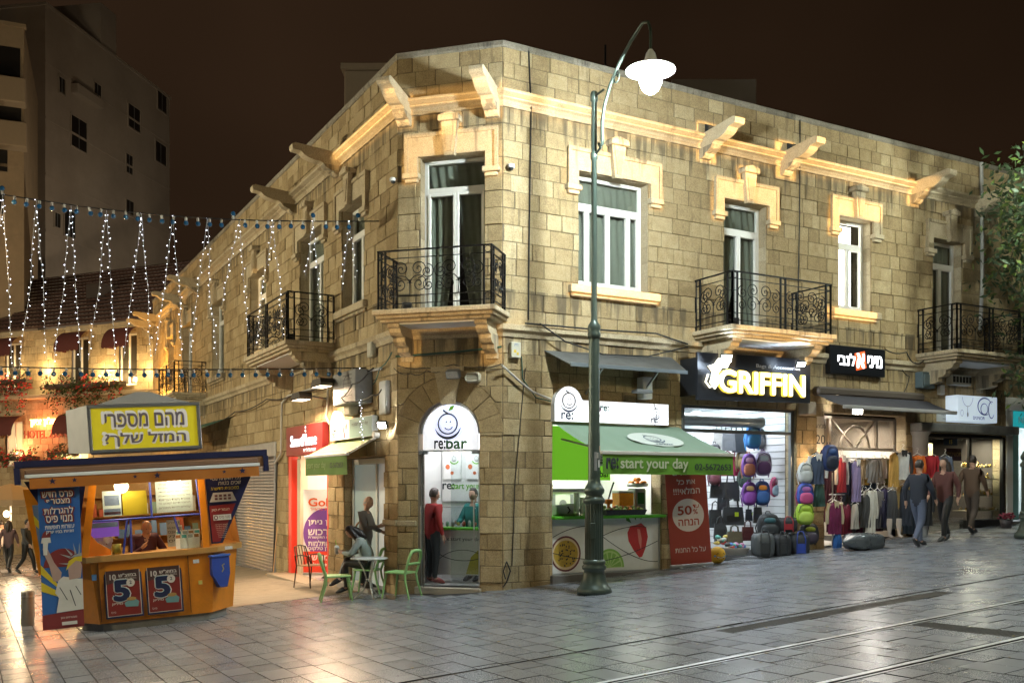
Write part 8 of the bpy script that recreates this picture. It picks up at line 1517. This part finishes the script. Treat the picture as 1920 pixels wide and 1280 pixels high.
# distant rooftop boxes above the parapet
mb = MB(); q = at(690, 190, 34); mb.bev(-.0, 3.4, 0, 2, -2, 1.1, .05); mb.box(-.1, 3.5, -.1, 2.1, 1.1, 1.3); tag(mb.build('rooftop_hut', mat('rooftop_stone', (.2, .15, .1), .9), None, frame((at(645, 190, 34).x, at(645, 190, 34).y, at(645, 190, 34).z), (R3.x, R3.y, 0))), 'small stone rooftop hut behind the left parapet', 'hut')
q = at(1260, 170, 30); mb = MB(); mb.box(0, 2.6, 0, 2, -2, .35); tag(mb.build('rooftop_tank', mat('rooftop_dark', (.10, .075, .055), .9), None, frame((q.x, q.y, q.z), (R3.x, R3.y, 0))), 'dark rooftop box behind the right parapet', 'rooftop box')
q = at(1135, 120, 26); mb = MB(); mb.tube([(0, 0, -.6), (0, 0, .5)], .03, 6); tag(mb.build('roof_pipe', IRON, None, TR(q.x, q.y, q.z)), 'thin black vent pipe on the roof left of the lamp head', 'pipe')
# cafe parasol at the far left street level
q = at(20, 930, 34); pr = thing('parasol', 'tan cafe parasol left of the kiosk', 'parasol', TR(q.x, q.y, gz(q.x, q.y))); mb = MB(); hz_ = q.z-gz(q.x, q.y); mb.lathe([(0, hz_+.45), (1.9, hz_-.1), (1.9, hz_-.3)], 8, smooth=False); mb.build('canopy', mat('tan_canvas', (.42, .28, .15), .8), pr); mb = MB(); mb.tube([(0, 0, 0), (0, 0, hz_+.4)], .03, 6); mb.build('parasol_pole', GREY, pr)
lamp('parasol_light', 'POINT', (q.x, q.y, q.z-.6), 300, (1, .72, .42), .3)
q = at(12, 963, 33.5); mb = MB(); mb.ell((0, 0, 0), (.10, .10, .12), 12, 8); tag(mb.build('globe_lamp', emis('warm_globe', (1, .72, .35), 9), None, TR(q.x, q.y, q.z)), 'small glowing globe lamp under the tan parasol', 'lamp')
# ================================================================= TREE AT THE RIGHT EDGE
TRK = mat('grey_brown_bark', (.09, .07, .05), .9, bump=.8, bscale=30); LFA = mat('dark_tree_leaf', (.022, .045, .010), .6, var=.6, scale=5); LFB = mat('yellow_green_leaf', (.10, .15, .02), .6, var=.4, scale=5)
tp = Vector((12.75, -2.6, gz(12.75, -2.6))); tr = thing('street_tree', 'leafy street tree reaching in from the right edge', 'tree', TR(*tp)); mb = MB()
mb.tube([(0, 0, 0), (.05, .05, 1.5), (0, 0, 3), (-.1, .1, 4.4), (0, 0, 6.8)], [.17, .14, .12, .1, .04], 10); rt = random.Random(2); tips = []
for k in range(22):
    a = rt.uniform(0, 2*PI); z0_ = rt.uniform(2.9, 6.6); L_ = rt.uniform(.8, 1.75); up = rt.uniform(.0, 1.7); p0 = Vector((0, 0, z0_)); p1 = Vector((L_*.5*math.cos(a), L_*.5*math.sin(a), z0_+up*.65)); p2 = Vector((L_*math.cos(a), L_*math.sin(a), z0_+up+.3)); mb.tube([p0, p1, p2], [.05, .03, .012], 6); tips += [p1, p1.lerp(p2, .5), p2, p2+Vector((0, 0, .35))]
mb.build('trunk', TRK, tr); lf = MB(); lf2 = MB()
for k in range(7500):
    c = rt.choice(tips) + Vector((rt.gauss(0, .30), rt.gauss(0, .30), rt.gauss(0, .34)-.12)); s = rt.uniform(.045, .085); q = Vector((rt.uniform(-1, 1), rt.uniform(-1, 1), rt.uniform(-.3, 1))).normalized(); a = q.orthogonal().normalized(); b = q.cross(a); th = rt.uniform(0, 6); a, b = a*math.cos(th)+b*math.sin(th), b*math.cos(th)-a*math.sin(th)
    (lf2 if rt.random() < .18 else lf).add([c-a*s*1.3, c-b*s*.5, c+a*s*1.3, c+b*s*.5], [(0,1,2,3)])
lf.build('crown', LFA, tr, None, 'stuff'); lf2.build('crown_tips', LFB, tr, None, 'stuff')
# ================================================================= STRING LIGHTS
LED = emis('cool_white_led', (.80, .84, 1), 9); WIRE = mat('clear_led_wire', (.35, .35, .36), .5); BGL = mat('blue_bulb_glass', (.012, .06, .13), .12, coat=.6, emit=.02, ecol=(.1, .5, .8)); SOCK = mat('bulb_socket', (.45, .42, .36), .5)
A = ML @ Vector((-.92, -.02, 6.89)); cable_dep = (A-CAM).dot(F3)
B_ = at(-160, 336, cable_dep-1.2)
gl = thing('light_garland', 'overhead garland of blue bulbs with hanging strands of white fairy lights', 'string lights', TR(*A)); NS = 60
def cab(t): p = A.lerp(B_, t); p.z -= .25*math.sin(PI*t); return p
mb = MB(); mb.tube([cab(i/NS) for i in range(NS+1)], .012, 5); mb.build('cable', CABLE, gl, Matrix()); rl = random.Random(8)
bm_ = MB(); bm_.ell((0, 0, -.11), (.045, .045, .048), 12, 8); bme = bm_.build('bulb', BGL); sm_ = MB(); sm_.lathe([(.02, 0), (.024, -.03), (.022, -.07), (.0, -.07)], 10); sme = sm_.build('s', SOCK); bd, sd_ = bme.data, sme.data; bpy.data.objects.remove(bme); bpy.data.objects.remove(sme)
def bulbs(fn, t0, t1, n, par, flip=.15):
    for k in range(n):
        t = t0+(t1-t0)*(k+.5)/n; p = fn(t); M_ = TR(*p) @ RX(rl.gauss(0, .15)+(PI if rl.random() < flip else 0)) @ RY(rl.gauss(0, .15)); b = put('bulb', bd, par, M_); put('socket', sd_, b, M_)
bulbs(cab, .03, .86, 32, gl)
def strand(par, P, r=.006, gap=.085):
    w = MB(); w.tube(P, .004, 4); o = w.build('strand', WIRE, par, Matrix()); l = MB()
    for a, b in zip(P, P[1:]):
        n = max(1, int((b-a).length/gap))
        for k in range(n): p = a.lerp(b, k/n)+Vector((rl.uniform(-.035, .035), rl.uniform(-.02, .02), 0)); s = rl.uniform(.005, .0095); l.add([p+Vector(q)*s for q in ((1, 0, 0), (-1, 0, 0), (0, 1, 0), (0, -1, 0), (0, 0, 1), (0, 0, -1))], [(0,2,4), (2,1,4), (1,3,4), (3,0,4), (2,0,5), (1,2,5), (3,1,5), (0,3,5)])
    l.build('led', LED, o, Matrix(), 'stuff')
tops = [(5, 345), (69, 352), (133, 362), (199, 368), (265, 374), (324, 382), (388, 391), (448, 400), (512, 402), (586, 408), (655, 420)]
bots = [(22, 684), (90, 686), (155, 675), (218, 676), (0, 0)]
def tpar(px):                                   # cable parameter at a pixel column
    best = min(range(401), key=lambda i: abs(960+FPX*(cab(i/400)-CAM).dot(R3)/(cab(i/400)-CAM).dot(F3)-px)); return best/400
for k, (px, py) in enumerate(tops):
    t = tpar(px); p = cab(t); dep = (p-CAM).dot(F3)
    for s in (-1, 1):
        bx_ = px + s*(33 if s < 0 else 15)+(0 if s < 0 else 3); by = 690+rl.uniform(-25, 3) if px < 420 else 640+rl.uniform(-70, 20)
        if px > 560: by = 520+rl.uniform(-20, 60); bx_ = px + s*14
        q = at(bx_, by, dep); mid = p.lerp(q, .5)+Vector((rl.uniform(-.05, .05), 0, -.05)); strand(gl, [p, p.lerp(q, .25)+Vector((0, 0, -.02)), mid, p.lerp(q, .8), q], gap=.1)
A2 = ML @ Vector((-1.54, -.03, 4.16)); dep2 = (A2-CAM).dot(F3); B2 = at(-160, 683, dep2-1.2)
def cab2(t): p = A2.lerp(B2, t); p.z -= .06*math.sin(PI*t); return p
g2 = thing('lower_garland', 'lower cable with unlit teal bulbs crossing in front of the hotel', 'string lights', TR(*A2)); mb = MB(); mb.tube([cab2(i/40) for i in range(41)], .013, 5); mb.build('cable', CABLE, g2, Matrix()); bulbs(cab2, .02, .86, 30, g2, 0)
q0 = at(676, 690, dep2-.3); q1 = at(678, 830, dep2-.5); g3 = thing('fairy_light_drop', 'single strand of fairy lights dropping to the side awning', 'string lights', TR(*q0)); strand(g3, [q0, q0.lerp(q1, .5), q1], gap=.05)
# ================================================================= CABLES AND PIPES ON THE WALLS
def wire(M, pts, y, r, m, name, label, cat='cable', sag=0, grp=None):
    P = [M @ Vector((*(lambda q: (q[0], y if not isinstance(y, (list, tuple)) else y[i], q[1]))(uz(M, px, py, y if not isinstance(y, (list, tuple)) else y[i])),)) for i, (px, py) in enumerate(pts)]; Q = []
    for a, b in zip(P, P[1:]):
        for k in range(6): t = k/6; p = a.lerp(b, t); p.z -= sag*math.sin(PI*t); Q.append(p)
    Q.append(P[-1]); mb = MB(); mb.tube(Q, r, 5); return tag(mb.build(name, m, None, Matrix()), label, cat, grp)
wire(MR, [(991, 90), (996, 200), (994, 330), (992, 470), (991, 600)], -.04, .014, CABLE, 'down_cable', 'thick black cable running down beside the corner')
wire(MR, [(1500, 225), (1500, 300), (1499, 420), (1497, 520), (1496, 600)], -.04, .012, CABLE, 'down_cable', 'black cable down the wall right of the first balcony')
wire(MR, [(985, 606), (1120, 618), (1230, 625), (1290, 645)], -.16, .016, CABLE, 'wall_cable', 'black cable lying along the string course')
wire(MR, [(1012, 606), (1060, 640), (1130, 664), (1215, 668), (1290, 650)], -.2, .014, CABLE, 'wall_cable', 'sagging black cable above the metal canopy')
wire(MR, [(941, 684), (975, 715), (1000, 735), (1033, 748)], -.1, .02, CABLEW, 'conduit', 'pale conduit sloping to the lightbox sign', 'conduit')
wire(MR, [(978, 668), (980, 710), (1005, 745), (1033, 752)], -.06, .012, CABLEG, 'wall_cable', 'green cable looping to the lightbox sign')
wire(MR, [(960, 1060), (966, 900), (975, 800), (985, 690)], -.04, .008, CABLE, 'thin_cable', 'thin dark cable hanging down the corner pier')
wire(MR, [(948, 1085), (944, 1070), (950, 1052), (957, 1070), (950, 1090), (943, 1100)], -.05, .012, CABLE, 'cable_coil', 'coil of dark cable hanging near the pavement')
wire(MC, [(742, 668), (800, 664), (870, 658), (940, 650)], -.06, .02, CABLEG, 'wall_cable', 'thick green cable across the cut-off corner')
wire(MC, [(745, 685), (790, 690), (850, 683), (900, 688), (940, 682)], -.05, .009, CABLE, 'thin_cable', 'thin dark cable above the corner arch', sag=.03)
wire(MC, [(738, 690), (770, 700), (800, 694), (838, 690)], -.08, .007, CABLE, 'thin_cable', 'thin dark cable looping to the halogen floodlight', sag=.06)
wire(ML, [(715, 690), (672, 698), (617, 715), (575, 732), (540, 742), (529, 755), (528, 790), (527, 850), (516, 868)], -.08, .03, CABLEW, 'conduit', 'thick pale conduit along the left wall above the phone sign', 'conduit')
wire(ML, [(616, 714), (614, 750), (612, 780), (618, 795)], -.1, .025, CABLEW, 'conduit', 'pale conduit dropping to the phone shop sign', 'conduit')
wire(ML, [(520, 860), (517, 950), (512, 1070)], -.06, .02, CABLE, 'down_cable', 'black cable down the pier left of the phone shop')
wire(ML, [(700, 690), (640, 705), (560, 735), (500, 748), (440, 772), (400, 790)], -.12, .016, CABLE, 'wall_cable', 'dark cable bundle along the left wall', sag=.08)
wire(ML, [(690, 700), (660, 720), (640, 745), (655, 752), (700, 740), (715, 730)], -.5, .012, CABLE, 'thin_cable', 'loop of black cable around the air conditioner', sag=.05)
wire(ML, [(735, 660), (712, 690), (700, 720)], -.1, .012, CABLEG, 'wall_cable', 'green cable turning round the left corner', sag=.05)
wire(MR, [(1840, 305), (1841, 400), (1842, 520), (1838, 620)], -.08, .045, CABLEW, 'down_pipe', 'pale drain pipe at the right end of the facade', 'pipe')
wire(MR, [(1660, 655), (1700, 660), (1715, 680), (1735, 672), (1790, 655)], -.15, .014, CABLE, 'wall_cable', 'black cable by the right balcony console', sag=.06)
wire(MR, [(1660, 683), (1690, 690), (1705, 705), (1700, 725), (1690, 738)], -.04, .009, CABLE, 'thin_cable', 'thin dark cable on the wall right of the black lightbox', sag=.04)
for k, (px, py) in enumerate(((1195, 735),)):
    q = uz(MR, px, py, -.2); t_ = thing('unlit_floodlight', 'unlit flat grey floodlight and white box over the lightbox sign', 'floodlight', MR @ TR(q[0], -.35, q[1])); mb = MB(); mb.bev(-.18, .18, -.1, .1, -.03, .03, .01); mb.build('lamp_head', GREY, t_); mb = MB(); mb.bev(.12, .34, .12, .33, -.12, .30, .012); mb.build('white_box', WHITE, t_)

# unseen floodlight added at the rear of the roof to brighten the tall block
ro = Vector((3, 26, ZR-.2)); t_ = thing('added_roof_floodlight', 'unseen floodlight added at the rear of the roof to light the tall block', 'floodlight', TR(*ro)); mb = MB(); mb.tube([(0, 0, 0), (0, 0, .7)], .03, 6); mb.build('stand', GREY, t_); mb = MB(); mb.bev(-.2, .2, -.1, .1, .7, 1.0, .02); mb.build('lamp_head', BLACK, t_)
aim(lamp('roof_fill_beam', 'SPOT', ro+Vector((0, .15, .85)), 2700, (1, .78, .54), .2, cone=rad(120)), (1, 60, 16))
# ================================================================= ARCHITECTURAL PROJECTORS (shaped warm beams from across the street)
def projector(name, loc, M, rects, power, col, cone=80):
    d = bpy.data.lights.new(name, 'SPOT'); d.energy = power; d.color = col; d.shadow_soft_size = 0; d.spot_size = rad(cone); d.spot_blend = .0; d.use_nodes = True
    o = bpy.data.objects.new(name, d); COL.objects.link(o); o.location = loc
    uc = sum((r[0]+r[1])/2 for r in rects)/len(rects); zc_ = sum((r[2]+r[3])/2 for r in rects)/len(rects); tgt = M @ Vector((uc, 0, zc_)); o.rotation_euler = (tgt-Vector(loc)).to_track_quat('-Z', 'Y').to_euler()
    t = d.node_tree; em = t.nodes['Emission']; geo = N(t, 'NewGeometry'); I = M.inverted(); L = I @ Vector(loc); m3 = M.to_3x3()
    def dot(axis): n = t.nodes.new('ShaderNodeVectorMath'); n.operation = 'DOT_PRODUCT'; t.links.new(geo.outputs['Incoming'], n.inputs[0]); n.inputs[1].default_value = tuple(axis); return n.outputs['Value']
    du, dn, dz = dot(m3.col[0]), dot(m3.col[1]), dot(m3.col[2])
    k = mth(t, 'DIVIDE', -L.y, dn); u = mth(t, 'MULTIPLY_ADD', k, du, L.x); z = mth(t, 'MULTIPLY_ADD', k, dz, L.z); acc = None
    def band(v, a, b, soft):
        n = t.nodes.new('ShaderNodeMapRange'); n.interpolation_type = 'SMOOTHSTEP'; t.links.new(mth(t, 'ABSOLUTE', mth(t, 'SUBTRACT', v, (a+b)/2)), n.inputs['Value'])
        n.inputs['From Min'].default_value = (b-a)/2-soft; n.inputs['From Max'].default_value = (b-a)/2+soft; n.inputs['To Min'].default_value = 1; n.inputs['To Max'].default_value = 0; return n.outputs['Result']
    for r in rects:
        s = mth(t, 'MULTIPLY', band(u, r[0], r[1], .05), band(z, r[2], r[3], .06))
        if len(r) > 4: s = mth(t, 'MULTIPLY', s, r[4])
        acc = s if acc is None else mth(t, 'MAXIMUM', acc, s)
    t.links.new(acc, em.inputs['Strength']); return o
def surr(o, k=1.0): u0, u1, z0, z1 = o; return [(u0-.30, u1+.30, z1+.02, z1+.42, .55*k), (u0-.34, u0-.02, z1-.46, z1+.1, .55*k), (u1+.02, u1+.34, z1-.46, z1+.1, .55*k), ((u0+u1)/2-.24, (u0+u1)/2+.2, z1+.3, z1+.74, k)]
WP = (1, .64, .27)
RR = [(0, 4.45, ZC-.12, ZC+.03), (4.8, 6.62, ZC-.12, ZC+.03), (6.9, 10.65, ZC-.12, ZC+.03), (0, 10.65, ZC-.32, ZC+.06, .30), (4.4, 4.9, ZC-.48, ZC+.3), (6.5, 7.1, ZC-.48, ZC+.3), (10.6, 11.0, ZC-.48, ZC+.12)]
RR += surr(OR['w1']) + surr(OR['d2']) + [r[:4]+(.8,) for r in surr(OR['w3'])[:2]] + [(1.35, 3.45, 5.36, 5.56), (8.0, 9.5, 5.5, 5.74)]
projector('street_front_projector', (5.0, -17.0, 6.0), MR, RR, 36000, WP, 85)
projector('balcony_projector', (7.0, -17.0, 5.0), MR, [(4.2, 7.2, 4.62, 4.95), (4.35, 4.85, 4.1, 4.62), (6.5, 7.0, 4.1, 4.62)], 13000, WP, 40)
CR = [(-.05, W+.1, ZC-.12, ZC+.03), (-.05, W+.1, ZC-.34, ZC+.22, .25), (-.02, .30, ZC-.46, ZC+.16), (1.66, 2.0, ZC-.46, ZC+.16)] + surr(OC['d'])
projector('corner_projector', (-13.0, -13.5, 5.0), MC, CR, 30000, WP, 40)
projector('corner_balcony_projector', (-12.0, -12.5, 4.0), MC, [(-.3, 2.3, 4.62, 4.93, .7), (.0, .45, 4.0, 4.66), (1.55, 2.0, 4.0, 4.66)], 7000, WP, 40)
projector('left_front_projector', (-16.0, -4.0, 6.0), ML, [(-3.2, .1, ZC-.13, ZC+.03), (-3.2, .1, ZC-.32, ZC+.05, .3), (-10.4, -9.2, 5.2, 7.7, .35)], 32000, WP, 90)
# sodium wall lamp washing the far end of the left front
SOD = mat('sodium_glass', (.8, .45, .1), .4, emit=14, ecol=(1, .52, .08)); q = ML @ Vector((-23.5, -1.1, 5.3)); t_ = thing('sodium_lamp', 'amber wall lamp at the far end of the left front', 'wall lamp', TR(*q)); mb = MB(); mb.ell((0, 0, 0), (.09, .09, .06), 10, 6); mb.build('lamp_glass', SOD, t_); mb = MB(); mb.tube([(0, 0, .06), (.5, 0, .3), (1.05, 0, .3)], .02, 6); mb.build('lamp_arm', GREY, t_)
lamp('sodium_glow', 'POINT', q+Vector((-.15, 0, .15)), 700, (1, .50, .09), .12)
